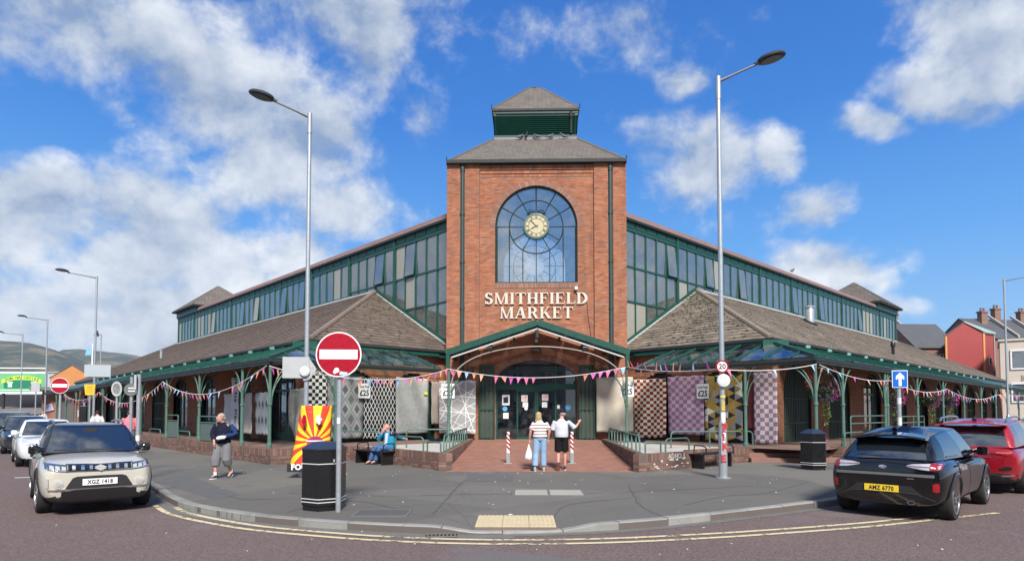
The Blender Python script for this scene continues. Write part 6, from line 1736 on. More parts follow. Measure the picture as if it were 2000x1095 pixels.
# paper and paint on the right lamp column
def on_lamp(nm,lab,cat,w,h,z,mat_,y=-.083):
 m=MB(); n=6; R_=-y
 A_=[(R_*sin(-w/2/R_+w/R_*i/n),-R_*cos(-w/2/R_+w/R_*i/n)) for i in range(n+1)]
 for (p,q) in zip(A_,A_[1:]): m.prism([(p[0],p[1],-h/2),(q[0],q[1],-h/2),(q[0],q[1],h/2),(p[0],p[1],h/2)],[(p[0]*1.03,p[1]*1.03,-h/2),(q[0]*1.03,q[1]*1.03,-h/2),(q[0]*1.03,q[1]*1.03,h/2),(p[0]*1.03,p[1]*1.03,h/2)])
 return tag(m.build(nm,mat_,None,loc=(LRP[0],LRP[1],z)),lab,cat)
on_lamp('sticker','torn yellow band pasted round the right lamp post','sticker',.14,.07,2.20,M('sticker_yellow',(.62,.50,.08),.6,var=.2)); on_lamp('sticker','torn ochre sticker on the right lamp post below the yellow band','sticker',.10,.24,1.96,M('sticker_ochre',(.50,.36,.06),.6,var=.3)); on_lamp('sticker','white paper label on the right lamp post','sticker',.13,.24,1.68,M('paper_label',(.62,.62,.60),.7,var=.15,dirt=.3)); on_lamp('sticker','small white sticker on the lower right lamp post','sticker',.07,.26,1.16,MT['white'],-.118)
m=MB(); F_=((0,-.121,0),(1,0,0),(0,-1,0))
for i,(ch,z) in enumerate((('P',1.28),('I',1.04),('K',.80),('E',.50))):
 text_to(m,ch,.24,F_,0.02*(-1)**i,z-.75,.0,.004,bold=.012)
m.fbox(F_,-.08,.08,.63,.66,0,.004); m.fbox(F_,-.06,.07,.42,.44,0,.004)
tag(m.build('graffiti',M('red_spray',(.45,.03,.04),.6),None,loc=(LRP[0],LRP[1],.75+PAV)),'red sprayed letters down the right lamp post','graffiti')
o=w_rf; m=MB(); F_=((1.62,-.002,PAV),(1,0,0),(0,-1,0)); text_to(m,'ADHO..L',.22,F_,0,.39,.004,.003,xs=.9); m.build('graffiti',M('white_chalk',(.62,.60,.56),.9,var=.2,dirt=.4),o)
m=MB(); rr=random.Random(3)
for _ in range(16):
 x,z=rr.uniform(-1.5,.5),rr.uniform(.05,.3); m.fbox(F_,x,x+rr.uniform(.03,.14),z,z+rr.uniform(.015,.05),.004,.0075)
m.build('limescale',D.materials['white_chalk'],o)
# one way arrow
o=thing('one_way_sign','blue one way sign with a white arrow on a post covered in old stickers','road sign',(10.12,16.2,PAV),-.15)
m=MB(); m.tube([(0,0,0),(0,0,2.72)],.05,12); m.build('post',MT['galv'],o,smooth=40)
plate_sign(o,'plate',.38,.45,(0,-.07,2.55),swh); plate_sign(o,'panel',.35,.42,(0,-.0745,2.55),sbl)
m=MB(); F_=((0,-.083,2.55),(1,0,0),(0,-1,0)); P_=[(-.035,-.18),(.035,-.18),(.035,.02),(.10,-.02),(.10,.07),(0,.17),(-.10,.07),(-.10,-.02),(-.035,.02)]
m.prism([fp(F_,x,z,-.002) for x,z in P_],[fp(F_,x,z,.002) for x,z in P_]); m.build('arrow',swh,o)
for i,z in enumerate((1.9,1.35,.95,.62)):
 m=MB(); m.tube([(0,0,z),(0,0,z+(.16,.2,.12,.18)[i])],.0525,12); m.build('sticker',D.materials['paper_label'],o)
 # posts on the left kerb
o=thing('sign_post','bare galvanised sign post behind the beige car, narrow plate edge on top','sign post',(-9.22,15.3,PAV),.5)
m=MB(); m.tube([(0,0,0),(0,0,2.62)],.048,12); m.build('post',MT['galv'],o,smooth=40); m=MB(); m.box((-.075,.02,2.42),(.05,.36,.36)); m.build('plate',sgrey,o); m=MB(); m.tube([(0,0,.98),(0,0,1.12)],.05,12); m.build('sticker',D.materials['paper_label'],o)
o=thing('round_sign','round dark grey sign back with two white clips behind the bare sign post','road sign',(-10.4,16.9,PAV),.3)
m=MB(); m.tube([(0,.05,0),(0,.05,2.65)],.04,10); m.build('post',MT['galv'],o); m=MB(); m.lathe([(.17,0),(.17,.012)],28,(0,0,2.3),0,RX); m.build('plate',M('sign_back_dark',(.13,.135,.135),.5),o)
m=MB(); m.box((0.02,-.02,2.34),(.16,.012,.03)); m.box((.02,-.02,2.26),(.16,.012,.03)); m.build('clip',MT['white'],o)
o=thing('round_sign','pale loop shaped sign hanging by the left veranda posts','road sign',(-14.3,22.4,PAV),.3)
m=MB(); m.tube([(0,.05,0),(0,.05,2.75)],.04,10); m.build('post',MT['galv'],o); m=MB(); m.loft([[(r_*cos(2*pi*i/20),y,2.52+r_*1.6*sin(2*pi*i/20)) for i in range(20)] for r_,y in ((.17,0),(.17,-.02),(.12,-.02),(.12,0))]); m.build('plate',sgrey,o)
o=thing('direction_sign_back','wide grey back of a direction sign on the far left lamp post','road sign',(-24.9,36.9,3.9),.35)
m=MB(); m.box((.15,0,.35),(1.35,.03,.72)); m.build('plate',M('sign_back_blue',(.36,.41,.44),.5),o); m=MB(); m.tube([(0,.06,-3.8),(0,.06,.7)],.05,8); m.build('post',MT['galv'],o)
o=thing('warning_notice','yellow tapered notice on a thin post far left','road sign',(-22.5,33,PAV),.3)
m=MB(); m.tube([(0,.04,0),(0,.04,3.1)],.035,8); m.build('post',MT['galv'],o); m=MB(); P_=[(-.26,3.15),(.26,3.15),(.2,2.58),(-.2,2.58)]; m.prism([(x,0,z) for x,z in P_],[(x,-.02,z) for x,z in P_]); m.build('plate',M('notice_yellow',(.72,.45,.02),.5),o)
m=MB(); F_=((0,-.021,2.88),(1,0,0),(0,-1,0))
for z in (-.18,-.08,.02,.12): m.fbox(F_,-.14,.14,z,z+.03,0,.002)
m.build('print',M('notice_ink',(.25,.16,.02),.6),o)
# ---------------------------------------------------------------- bins, bollards, banner, benches
def hexring(r_,z,n=6,ph=0.): return [(r_*cos(2*pi*(i+.5)/n+ph),r_*sin(2*pi*(i+.5)/n+ph),z) for i in range(n)]
binm=M('bin_black',(.010,.010,.011),.28,var=.2,dirt=.12); silver=M('bin_silver',(.62,.62,.62),.4,var=.08)
def bin_(label,loc,rz,sticker):
 o=thing('litter_bin',label,'litter bin',(*loc,PAV),rz,'black hexagonal litter bins'); R_=.385
 m=MB(); m.loft([hexring(r_,z) for r_,z in ((R_-.02,0),(R_-.02,.09),(R_,.09),(R_,1.02),(R_+.008,1.02),(R_+.008,1.05))]); m.build('body',binm,o,bevel=.006)
 m=MB(); m.loft([hexring(r_,z) for r_,z in ((R_+.012,1.05),(R_+.012,1.07),(.20,1.175),(.06,1.185))]); m.build('lid',M('bin_lid',(.022,.034,.062),.35),o)
 for z in (.145,.20,.80):
  m=MB(); m.loft([hexring(R_+.004,z),hexring(R_+.006,z),hexring(R_+.006,z+.014),hexring(R_+.004,z+.014)]); m.build('band',silver,o)
 f=((0,-R_*cos(pi/6),0),(1,0,0),(0,-1,0))
 m=MB(); m.fbox(f,-.065,.065,.86,1.0,.006,.009); st_=m.build('sticker',M('bin_sticker_y',(.80,.55,.18),.5) if sticker else MT['grey'],o)
 if sticker:
  m=MB(); P_=[(-.005,.90),(.025,.985),(.04,.985),(.02,.90)]; m.prism([fp(f,x,z,.009) for x,z in P_],[fp(f,x,z,.011) for x,z in P_]); m.build('mark',sred,st_); m=MB(); m.fbox(f,-.065,.065,.86,.885,.009,.0112); m.build('mark',sbl,st_)
  m=MB(); m.lathe([(.062,0),(.062,.003)],18,(-.02,f[0][1]-.001,.46),0,RX); m.build('badge',M('bin_badge',(.10,.085,.05),.5),o)
 m=MB()
 m.box((.24,f[0][1]+.06,.86),(.03,.03,.05)); m.build('lock',MT['galv'],o)
bin_('black hexagonal litter bin with a yellow sticker, by the no entry post',(-3.31,10.98),.03,True)
bin_('black hexagonal litter bin by the steps, left of the black hatchback',(8.92,18.4),.55,False)
def bollard(label,loc):
 o=thing('bollard',label,'bollard',loc,TH,'red and white striped bollards'); m=MB()
 S=.045
 m.box((0,0,.50),(2*S,2*S,.96)); m.build('post',MT['white'],o,bevel=.006)
 for k in range(4):
  z=.40+k*.135; P_=[(-S-.001,z+.10),(S+.001,z),(S+.001,z+.075),(-S-.001,z+.175)]; q=MB(); q.prism([(x,-S-.0015,zz) for x,zz in P_],[(x,S+.0015,zz) for x,zz in P_]); q.build('stripe',sred,o)
 m=MB(); m.box((0,0,.17),(2*S+.02,2*S+.02,.34)); m.build('sleeve',MT['galv'],o,bevel=.005); m=MB(); m.box((0,0,.006),(.24,.2,.016)); m.build('foot_plate',MT['concrete'],o)
 m=MB(); m.box((0,-S-.002,.90),(.03,.004,.05)); m.build('lock',MT['grey'],o)
bollard('red and white bollard left of the couple on the ramp',LW(-1.0,-8.35,ramp_z(-8.35))); bollard('red and white bollard right of the capped man on the ramp',LW(.98,-8.3,ramp_z(-8.3)))
def sunburst(t,u,v,uv):
 x=t.math('SUBTRACT',u,.62); y=t.math('SUBTRACT',v,.78); a=t.math('ARCTAN2',y,x)
 s_=t.math('GREATER_THAN',t.math('SINE',t.math('MULTIPLY',a,13.)),0.)
 return t.mix(s_,(.70,.06,.03),(.88,.62,.03))
o=thing('banner','red and yellow sunburst banner wrapped over a tall drum behind the black bin','banner',(-5.28,16.2,PAV),.1)
m=MB(); m.lathe([(.36,0),(.38,.12),(.34,.3),(.24,1.7)],24,(.05,.25,0)); m.build('drum',MT['white'],o,smooth=50)
V,Fc,UV=[],[],[]
nx,nz=14,20
for j in range(nz+1):
 f=j/nz; hw=.53-.13*f; yo=.20+.25*f
 for i in range(nx+1):
  g=i/nx*2-1; a=g*1.35
  V.append((hw*sin(a)/sin(1.35)*(1+.02*sin(f*9))+.10*f,yo-.42*cos(a)+.02*sin(g*7+f*8)*(1-f),.16+1.70*f+.05*(g*g)*(1-f))); UV.append(((g+1)/2*1.06,f*1.7))
for j in range(nz):
 for i in range(nx): k=j*(nx+1)+i; Fc.append((k,k+1,k+nx+2,k+nx+1))
me=D.meshes.new('cover'); me.from_pydata(V,[],Fc); ul=me.uv_layers.new(name='UVMap')
for p in me.polygons:
 p.use_smooth=True
 for li in p.loop_indices: ul.data[li].uv=UV[me.loops[li].vertex_index]
me.materials.append(rug_mat('banner_print',sunburst,.55)); cv=link('cover',me,o); md=cv.modifiers.new('t','SOLIDIFY'); md.thickness=.01
F_=((-.08,-.245,0),(1,0,0),(0,-1,0))
m=MB(); m.fbox(F_,-.42,.5,.16,.36,-.02,.005); m.build('panel',M('banner_black',(.02,.015,.015),.6),o)
m=MB(); text_to(m,'FOU',.20,F_,-.12,.28,.008,.002,bold=.008); m.build('lettering',MT['white'],o)
F2=((.06,-.16,0),(1,0,0),(0,-1,0))
P_=[(.22*cos(2*pi*i/20),.92+.17*sin(2*pi*i/20)) for i in range(20)]
m=MB(); m.prism([fp(F2,x+.12,z-.02,-.01) for x,z in P_],[fp(F2,x+.12,z-.02,.006) for x,z in P_]); m.build('red_tub',M('banner_plum',(.34,.03,.10),.5),o)
m=MB(); m.fbox(F2,-.10,.35,.93,.96,.006,.010); m.build('tub_band',MT['white'],o)
P_=[(-.16+.055*cos(2*pi*i/16),1.48+.14*sin(2*pi*i/16)) for i in range(16)]
m=MB(); m.prism([fp(F2,x,z,.0) for x,z in P_],[fp(F2,x,z,.03) for x,z in P_]); m.build('badge',sred,o)
P_=[(.20+(.07+.02*cos(6*2*pi*i/24))*cos(2*pi*i/24),1.50+(.12+.02*cos(5*2*pi*i/24))*sin(2*pi*i/24)) for i in range(24)]
m=MB(); m.prism([fp(F2,x,z,-.02) for x,z in P_],[fp(F2,x,z,.035) for x,z in P_]); m.build('pale_motif',M('motif_pale',(.66,.68,.64),.6),o)
def bench(label,p,rz):
 o=thing('bench',label,'bench',p,rz,'black metal benches')
 for i in range(5):
  m=MB(); m.box((0,-.20+.10*i,.43),(1.75,.075,.03)); m.build('slat',MT['black'],o)
 for x in (-.72,.72):
  m=MB(); m.box((x,0,.21),(.06,.42,.42)); m.build('leg',MT['black'],o); m=MB(); m.tube([(x+.1,-.22,.44),(x+.1,-.22,.62),(x+.1,-.12,.68),(x+.1,.18,.68),(x+.1,.22,.44)],.022,6); m.build('armrest',MT['black'],o)
w=LW(-5.42,-7.45,PAV); bench('black bench in the left recess, the seated man on it',w,TH-.72)
w=LW(5.25,-8.45,PAV); bench('empty black bench in the right recess behind the lamp post',w,TH+.70)
# pigeons on the cupola ledge, birds on the ridges
def bird(label,p,rz,s_=1.,mat_='bird_grey'):
 o=thing('bird',label,'pigeon',p,rz,'birds perched on the roofs'); m=MB()
 bm_=D.materials.get(mat_) or M(mat_,(.10,.105,.12),.6,var=.3,vs_=20)
 rings=[]
 for (x,z,r_) in ((-.17,.05,.012),(-.10,.065,.03),(-.02,.085,.055),(.05,.10,.058),(.095,.135,.04),(.115,.17,.032),(.14,.185,.03),(.163,.182,.014),(.19,.172,.004)): rings.append([(x*s_,r_*s_*cos(2*pi*k/10),(z+r_*sin(2*pi*k/10))*s_) for k in range(10)])
 m.loft(rings); m.build('body',bm_,o,smooth=180)
 for y in (-.02,.02): m=MB(); m.tube([(.02*s_,y*s_,.05*s_),(.025*s_,y*s_,0)],.006,5); m.build('leg',MT['coping'],o)
for i,(a,lb,rz) in enumerate(((-.78,'pigeon at the left end of the row under the cupola',.4),(-.46,'second pigeon from the left under the cupola',-1.2),(.10,'pigeon in the middle of the row under the cupola',2.9),(.66,'second pigeon from the right under the cupola',.2),(1.38,'pigeon at the right end of the row under the cupola',3.3))):
 bird(lb,LW(a,CY-CB-.20,ZC-.05),TH+rz,1.3)
bird('bird on the very top of the clock tower',LW(-.05,CY-.2,18.46),2.2,1.2); bird('lone dark bird on the coping of the right upper windows',LW(8.8+12.3*S2+.1,6.05+12.3*S2-.1,Z_TOP+.04),.5,1.5)
# ---------------------------------------------------------------- distant buildings, hills
def gable_house(label,name,o_,u,w,dpt,eave,ridge,wall_m,roof_m,wins=(),extra=None,cat='building',group=None,ridge_along='u'):
 """box house: o_ front left corner at ground, u unit along the front; ridge parallel to the front (along u) or into the depth"""
 U=Vector((*u,0)).normalized(); N_=Vector((U.y,-U.x,0)); th_=atan2(U.y,U.x)
 o=thing(name,label,cat,(o_[0],o_[1],0),th_,group)
 m=MB()
 if ridge_along== 'u':
  prof=[(0,0),(0,eave),(dpt/2,ridge),(dpt,eave),(dpt,0)]
  m.loft([[(x,y,z) for y,z in prof] for x in (0,w)])
 else:
  prof=[(0,0),(0,eave),(w/2,ridge),(w,eave),(w,0)]
  m.loft([[(x,y,z) for x,z in prof] for y in (0,dpt)])
 m.build('wall',wall_m,o)
 r=MB(); e=.3
 if ridge_along== 'u':
  for s_,y0,y1 in ((1,-e,dpt/2),(-1,dpt+e,dpt/2)):
   k=(ridge-eave)/(dpt/2); z0=eave-k*e
   q=[Vector((-.1,y0,z0+.05)),Vector((w+.1,y0,z0+.05)),Vector((w+.1,y1,ridge+.05)),Vector((-.1,y1,ridge+.05))]
   r.prism(q,[p+Vector((0,0,.14)) for p in q])
 else:
  for s_,x0,x1 in ((1,-e,w/2),(-1,w+e,w/2)):
   k=(ridge-eave)/(w/2); z0=eave-k*e
   q=[Vector((x0,-.1,z0+.05)),Vector((x0,dpt+.1,z0+.05)),Vector((x1,dpt+.1,ridge+.05)),Vector((x1,-.1,ridge+.05))]
   r.prism(q,[p+Vector((0,0,.14)) for p in q])
 r.build('roof',roof_m,o)
 for (x0,x1,z0,z1) in wins:
  f=MB()
  for q in ((x0,x1,z0-.12,z0),(x0,x1,z1-.09,z1),(x0,x0+.1,z0,z1),(x1-.1,x1,z0,z1),((x0+x1)/2-.05,(x0+x1)/2+.05,z0,z1)): f.box(((q[0]+q[1])/2,-.03,(q[2]+q[3])/2),(q[1]-q[0],.16,q[3]-q[2]))
  wo=f.build('window',MT['white'],o); g=MB(); g.box(((x0+x1)/2,-.015,(z0+z1)/2),(x1-x0-.1,.04,z1-z0-.1)); g.build('pane',MT['glass'],wo)
 return o
brickF=MT['brickwork']; slateF=M('far_slate',(.075,.078,.085),.75,var=.25,vs_=.8,bump=.3,bs=6)
brownF=M('old_brick',(.22,.13,.10),.9,var=.3,vs_=.8,dirt=.5)
def chimney(o,x,y,z,h,w=1.1,pots=2):
 m=MB(); m.box((x,y,z+h/2),(w,.8,h)); m.box((x,y,z+h),(w+.25,1.0,.22)); c=m.build('chimney',brownF,o)
 for k in range(pots): m=MB(); m.lathe([(.17,0),(.15,.5),(.18,.55)],8,(x-w/4+k*w/2,y,z+h+.1)); m.build('pot',MT['coping'],c)
dRv=Vector((.725,.689)); dLv=Vector((-.689,.725))
# right: the red gable, brick terrace, cream block
redm=M('red_render',(.30,.050,.048),.75,var=.1,vs_=.4,dirt=.15); ochr=M('ochre_trim',(.55,.26,.08),.7)
red=thing('gable_building','bright red rendered gable building with ochre corner strips beyond the right veranda','building',(55.0,78,0),.04)
A_,B_=(0.,0.),(5.05,0.)
m=MB(); prof=[(-.3,0),(-.3,11.3),(2.2,13.0),(4.75,11.75),(4.75,0)]; m.prism([(x,0,z) for x,z in prof],[(x+7.0,9,z) for x,z in prof]); m.build('wall',redm,red)
m=MB(); q=[(4.76,.01,0),(7.3,1.5,0),(7.3,1.5,11.75),(4.76,.01,11.72)]; m.prism(q,[(x+2.5,y+5,z) for x,y,z in q]); m.build('wall',redm,red)
m=MB(); q=[(2.2,-.12,13.06),(4.85,-.25,11.78),(7.55,1.35,11.8),(5.6,5.2,13.08)]; m.prism(q,[(x,y,z+.18) for x,y,z in q]); m.build('roof',M('green_roof_sheet',(.30,.38,.36),.5,var=.1),red)
m=MB(); q=[(-.35,-.1,11.3),(2.2,-.1,13.05),(9.2,9,13.05),(6.6,9,11.3)]; m.prism(q,[(x,y,z+.15) for x,y,z in q]); m.build('roof',slateF,red)
for x,z in ((-.2,11.3),(4.75,11.7)): m=MB(); m.box((x,-.04,z/2),(.24,.1,z)); m.build('corner_strip',ochr,red)
for z in (4.4,8.3):
 m=MB(); m.box((6.15,.80,z),(.6,.1,1.0),0,Matrix.Rotation(.53,3,'Z')); wd=m.build('window',MT['white'],red); m=MB(); m.box((6.2,.76,z-.05),(.42,.1,.8),0,Matrix.Rotation(.53,3,'Z')); m.build('pane',MT['dark'],wd)
m=MB(); m.tube([(7.36,1.45,0),(7.36,1.45,11.7)],.08,6); m.build('downpipe',MT['concrete'],red)
t1=gable_house('dark old brick terrace with a slate roof left of the red gable building','terrace_house',(54.5,92),(.96,.28),7.5,8,12.3,16.0,brownF,slateF,((1.6,2.6,9.7,11.5),(4.6,5.6,9.6,11.4))); chimney(t1,7.3,3.8,15.0,2.1)
m=MB(); q=[(7.3,-.3,12.4),(7.6,-.3,12.4),(7.6,4,16.5),(7.3,4,16.5)]; m.prism(q,[(x,y,z+.4) for x,y,z in q]); m.build('coping',MT['concrete'],t1)
t2=gable_house('low brick house with boarded windows directly behind the red gable building','terrace_house',(56.7,87),(1,.05),6.5,9,10.9,14.6,brownF,slateF,((1.0,2.2,8.3,10.0),(3.0,4.2,8.2,9.9)))
t3=gable_house('slate roofed brick terrace with tall chimney stacks at the right edge','terrace_house',(71.3,92.8),(.98,.18),24,9,12.9,16.3,brownF,slateF,((11.5,12.7,9.2,11.6),(14.5,15.7,9.2,11.6))); chimney(t3,3.4,3.6,14.4,3.0); chimney(t3,6.8,4.4,14.6,3.5); chimney(t3,11.4,4.2,14.8,2.9)
for x in (5.4,9.6):
 m=MB(); q=[(x,-.3,13.0),(x+.35,-.3,13.0),(x+.35,4.5,16.8),(x,4.5,16.8)]; m.prism(q,[(a,b_,z+.35) for a,b_,z in q]); m.build('coping',MT['concrete'],t3)
cream=thing('office_building','cream rendered block with white framed windows and the letters M','building',(55.3,70,0),-.66)
m=MB(); m.box((10,5,4.9),(20,10,9.8)); m.box((10,5,9.85),(20.3,10.3,.22)); m.build('wall',M('cream_render',(.56,.48,.40),.8,var=.08,vs_=.5,dirt=.15),cream)
for z0 in (6.6,2.9):
 for k in range(4):
  x0=.9+k*4.2; f=MB()
  for q in ((x0,x0+3.4,z0-.1,z0+.05),(x0,x0+3.4,z0+1.95,z0+2.1),(x0,x0+.14,z0,z0+2),(x0+3.26,x0+3.4,z0,z0+2),(x0+1.2,x0+1.45,z0,z0+2)): f.box(((q[0]+q[1])/2,-.03,(q[2]+q[3])/2),(q[1]-q[0],.18,q[3]-q[2]))
  wo=f.build('window',MT['white'],cream)
  for (a,b_) in ((x0+.14,x0+1.2),(x0+1.45,x0+3.26)): g=MB(); g.box(((a+b_)/2,-.02,z0+1),(b_-a,.06,1.9)); g.build('pane',MT['glass'],wo)
  m=MB(); m.lathe([(.3,0),(.3,.02)],16,(x0+2.35,-.06,z0+1.1),0,RX); m.build('window_sticker',MT['grey'],wo)
m=MB(); F_=((0,-.02,5.5),(1,0,0),(0,-1,0)); text_to(m,'MY',.9,F_,2.4,0,.0,.03,bold=.03); m.build('lettering',M('sign_taupe',(.33,.27,.22),.6),cream)
# greenery on the neglected roofs
rr=random.Random(77); lm=[M('far_leaf',(.05,.075,.03),.8,var=.4,vs_=2),M('far_leaf_light',(.09,.11,.045),.8,var=.3)]
for (x,y,z,r_,lb) in ((63.0,91.0,12.6,1.2,'self sown shrub on the gutter of the old terrace'),(69.0,83.0,10.4,1.6,'dense self sown shrub between the red gable and the cream block'),(72,83.5,10.8,1.1,'self sown shrub on the parapet of the cream block')):
 m=MB(); leaf_blob(m,(0,0,0),r_,420,rr,lambda v: 0 if rr.random()<.6 else 1,.8,(.10,.22)); o=thing('shrub',lb,'shrub',(x,y,z)); m.build('foliage',lm,o); m=MB(); m.tube([(0,0,-r_),(0,0,r_*.4)],.06,5); m.build('stem',MT['moss'],o)
 # blue awning of the stalls past the corner, orange barriers
aw=thing('market_awning','pale blue awning over stalls past the far right corner','awning',(45.5,50,0),.75)
m=MB(); q=[(-2,-2,3.3),(9,-2,3.3),(9,2.5,4.4),(-2,2.5,4.4)]; m.prism(q,[(x,y,z+.06) for x,y,z in q]); m.box((3.5,-2.02,3.15),(11,.05,.4)); m.build('canvas',M('awning_blue',(.26,.42,.62),.6,var=.08),aw)
for x in (-1.9,3,8.9): m=MB(); m.tube([(x,-1.9,0),(x,-1.9,3.3)],.05,6); m.build('pole',MT['galv'],aw)
m=MB(); m.box((1.2,-2.06,3.6),(1.6,.05,.6)); m.build('panel',MT['white'],aw)
orn=M('barrier_orange',(.75,.20,.06),.6,var=.1)
for i in range(3):
 o=thing('barrier',('orange street barrier left of the far right lamp post','orange street barrier just right of the far right lamp post','orange street barrier at the right picture edge')[i],'barrier',(30.6+i*1.5,39.6+i*.25,PAV),.2,'orange street barriers')
 m=MB(); m.box((0,0,.95),(1.3,.06,.16)); m.box((0,0,.6),(1.3,.06,.16)); m.build('board',orn,o)
 for x in (-.55,.55): m=MB(); m.box((x,0,.5),(.06,.4 if False else .1,1.0)); m.build('leg',orn,o)
 # left: low brick shops joined to the market's far corner
sh=thing('brick_shop','row of low brick shops with a flat dark roof beyond the left veranda','shop',(-47.5,63,0),.25)
m=MB(); m.box((4.5,4,2.0),(9.5,8,4.0)); m.build('wall',brickF,sh); m=MB(); m.box((4.5,3.4,4.1),(10.6,9.6,.35)); m.build('roof',M('flat_roof_grey',(.16,.16,.155),.8,var=.2),sh)
for k in range(3): m=MB(); m.box((1.9+k*2.8,-.05,1.45),(1.5,.14,2.9)); m.build('shutter',M('shop_shutter',(.10,.09,.085),.5) if k== 0 else D.materials['shop_shutter'],sh)
gr=M('tag_paint',(.45,.42,.55),.6,var=.4,vs_=3)
for k,(x,z) in enumerate(((.4,2.2),(3.4,1.6),(6.2,2.3),(8.4,1.4))): m=MB(); m.box((x,-.13,z),(.8,.02,.7),0,Matrix.Rotation(.3*(k-1),3,'Y')); m.build('graffiti',gr,sh)
wh=thing('warehouse','pale grey clad warehouse behind the green billboard','warehouse',(-112,128,0),.0)
m=MB(); m.box((11,8,4.9),(22,16,9.8)); m.build('wall',M('clad_grey',(.44,.46,.50),.6,var=.05,vs_=.2),wh); m=MB(); m.box((11,8,9.9),(22.4,16.4,.25)); m.build('parapet',MT['grey'],wh)
for k in range(10):
 m=MB(); m.box((1.1+2.2*k,-.03,5.2),(.08,.08,9.2)); m.build('cladding_joint',MT['grey'],wh)
m=MB(); m.box((11,-.06,1.6),(22,.2,3.2)); m.build('plinth',M('plinth_dark',(.035,.035,.045),.8),wh)
for k in range(3): m=MB(); m.box((21.3,-.15,7.0-k*.9),(.9,.2,.35)); m.build('vent',MT['dark'],wh)
oh=gable_house('orange brick house with a gabled front between the warehouse and the market','brick_house',(-94.3,126.5),(1,.03),8.4,10,8.7,11.2,M('orange_brick',(.50,.21,.07),.85,var=.15,vs_=.8),M('house_roof',(.12,.10,.10),.8),(),ridge_along='v'); chimney(oh,7.0,4,9.6,1.5,.8,1)
wl=thing('clad_shed','low pale blue shed roof left of the far left lamp post','shed',(-84.5,120,0),.03)
m=MB(); m.box((6.5,6,3.4),(13,12,6.8)); m.build('wall',M('shed_pale',(.52,.55,.58),.6),wl); m=MB(); q=[(-.3,-.3,6.8),(13.3,-.3,6.8),(13.3,12,8.6),(-.3,12,8.6)]; m.prism(q,[(x,y,z+.2) for x,y,z in q]); m.build('roof',D.materials['shed_pale'],wl)
bl=thing('flag_banner','small pale blue flag banner on a mast by the far left lamp','flag',(-74.7,110,0),.1)
m=MB(); m.tube([(0,0,0),(0,0,13.9)],.12,6); m.build('mast',MT['white'],bl); m=MB(); q=[(-.2,0,11.9),(-1.25,0,11.8),(-1.05,0,12.9),(-.2,0,13.4)]; m.prism(q,[(x,.05,z) for x,y,z in q]); m.build('flag',M('flag_skyblue',(.18,.42,.62),.6),bl)
# billboard
bb=thing('billboard','green and lime billboard on the far left with an arched yellow ribbon','billboard',(-78.7,99.5,0),.08)
m=MB(); m.box((0,0,6.45),(7.5,.3,3.5)); m.build('frame',MT['white'],bb); F_=((0,-.16,6.45),(1,0,0),(0,-1,0))
m=MB(); m.fbox(F_,-3.5,3.5,-1.5,1.5,0,.02); m.build('sheet',M('bill_green',(.14,.42,.20),.5,var=.2,vs_=.4),bb)
m=MB(); m.fbox(F_,-2.7,2.9,-.95,.35,.02,.04); m.build('panel',M('bill_dark',(.02,.18,.10),.5),bb)
n=12; m=MB(); top=[(-3+6*i/n,.95-.7*((i/n-.5)*2)**2) for i in range(n+1)]
for (p,q) in zip(top,top[1:]): m.prism([fp(F_,p[0],p[1]-.42,.04),fp(F_,q[0],q[1]-.42,.04),fp(F_,q[0],q[1]+.18,.04),fp(F_,p[0],p[1]+.18,.04)],[fp(F_,p[0],p[1]-.42,.06),fp(F_,q[0],q[1]-.42,.06),fp(F_,q[0],q[1]+.18,.06),fp(F_,p[0],p[1]+.18,.06)])
m.build('ribbon',M('bill_lime',(.62,.80,.06),.5),bb)
for i,ch in enumerate('ZOM NA CEOIRZ'):
 x=-2.35+i*.4; z=.83-.7*(x/3)**2; k=MB(); text_to(k,ch,.55,F_,x,z,.065,.01,bold=.03)
 if k.v: k.build('letter',M('bill_ink',(.06,.20,.05),.6) if i== 0 else D.materials['bill_ink'],bb)
for x in (-1.75,1.85): m=MB(); m.fbox(F_,x-.45,x+.45,-.1,.15,.04,.06); m.fbox(F_,x-.32,x+.32,-.75,-.1,.04,.055); m.build('motif',M('bill_pale',(.45,.66,.50),.5) if x<0 else D.materials['bill_pale'],bb)
m=MB(); m.fbox(F_,-3.3,3.3,-1.32,-1.12,.02,.05); m.build('strip',D.materials['bill_pale'],bb)
m=MB(); m.box((0.2,-.5,8.75),(7.2,.12,.16)); m.build('light_bar',MT['white'],bb)
for x in (-2.6,.2,2.6): m=MB(); m.tube([(x,0,8.2),(x,-.5,8.7)],.05,5); m.build('bracket',MT['grey'],bb)
for x in (-3,3): m=MB(); m.box((x,.3,2.4),(.3,.3,4.8)); m.build('leg',MT['gutter'],bb)
dw=thing('dark_hoarding','long black hoarding below the billboard','hoarding',(-104,104,0),0.05); m=MB(); m.box((18,0,3.1),(38,.3,3.2)); m.build('panel',M('hoarding',(.025,.026,.032),.7),dw)
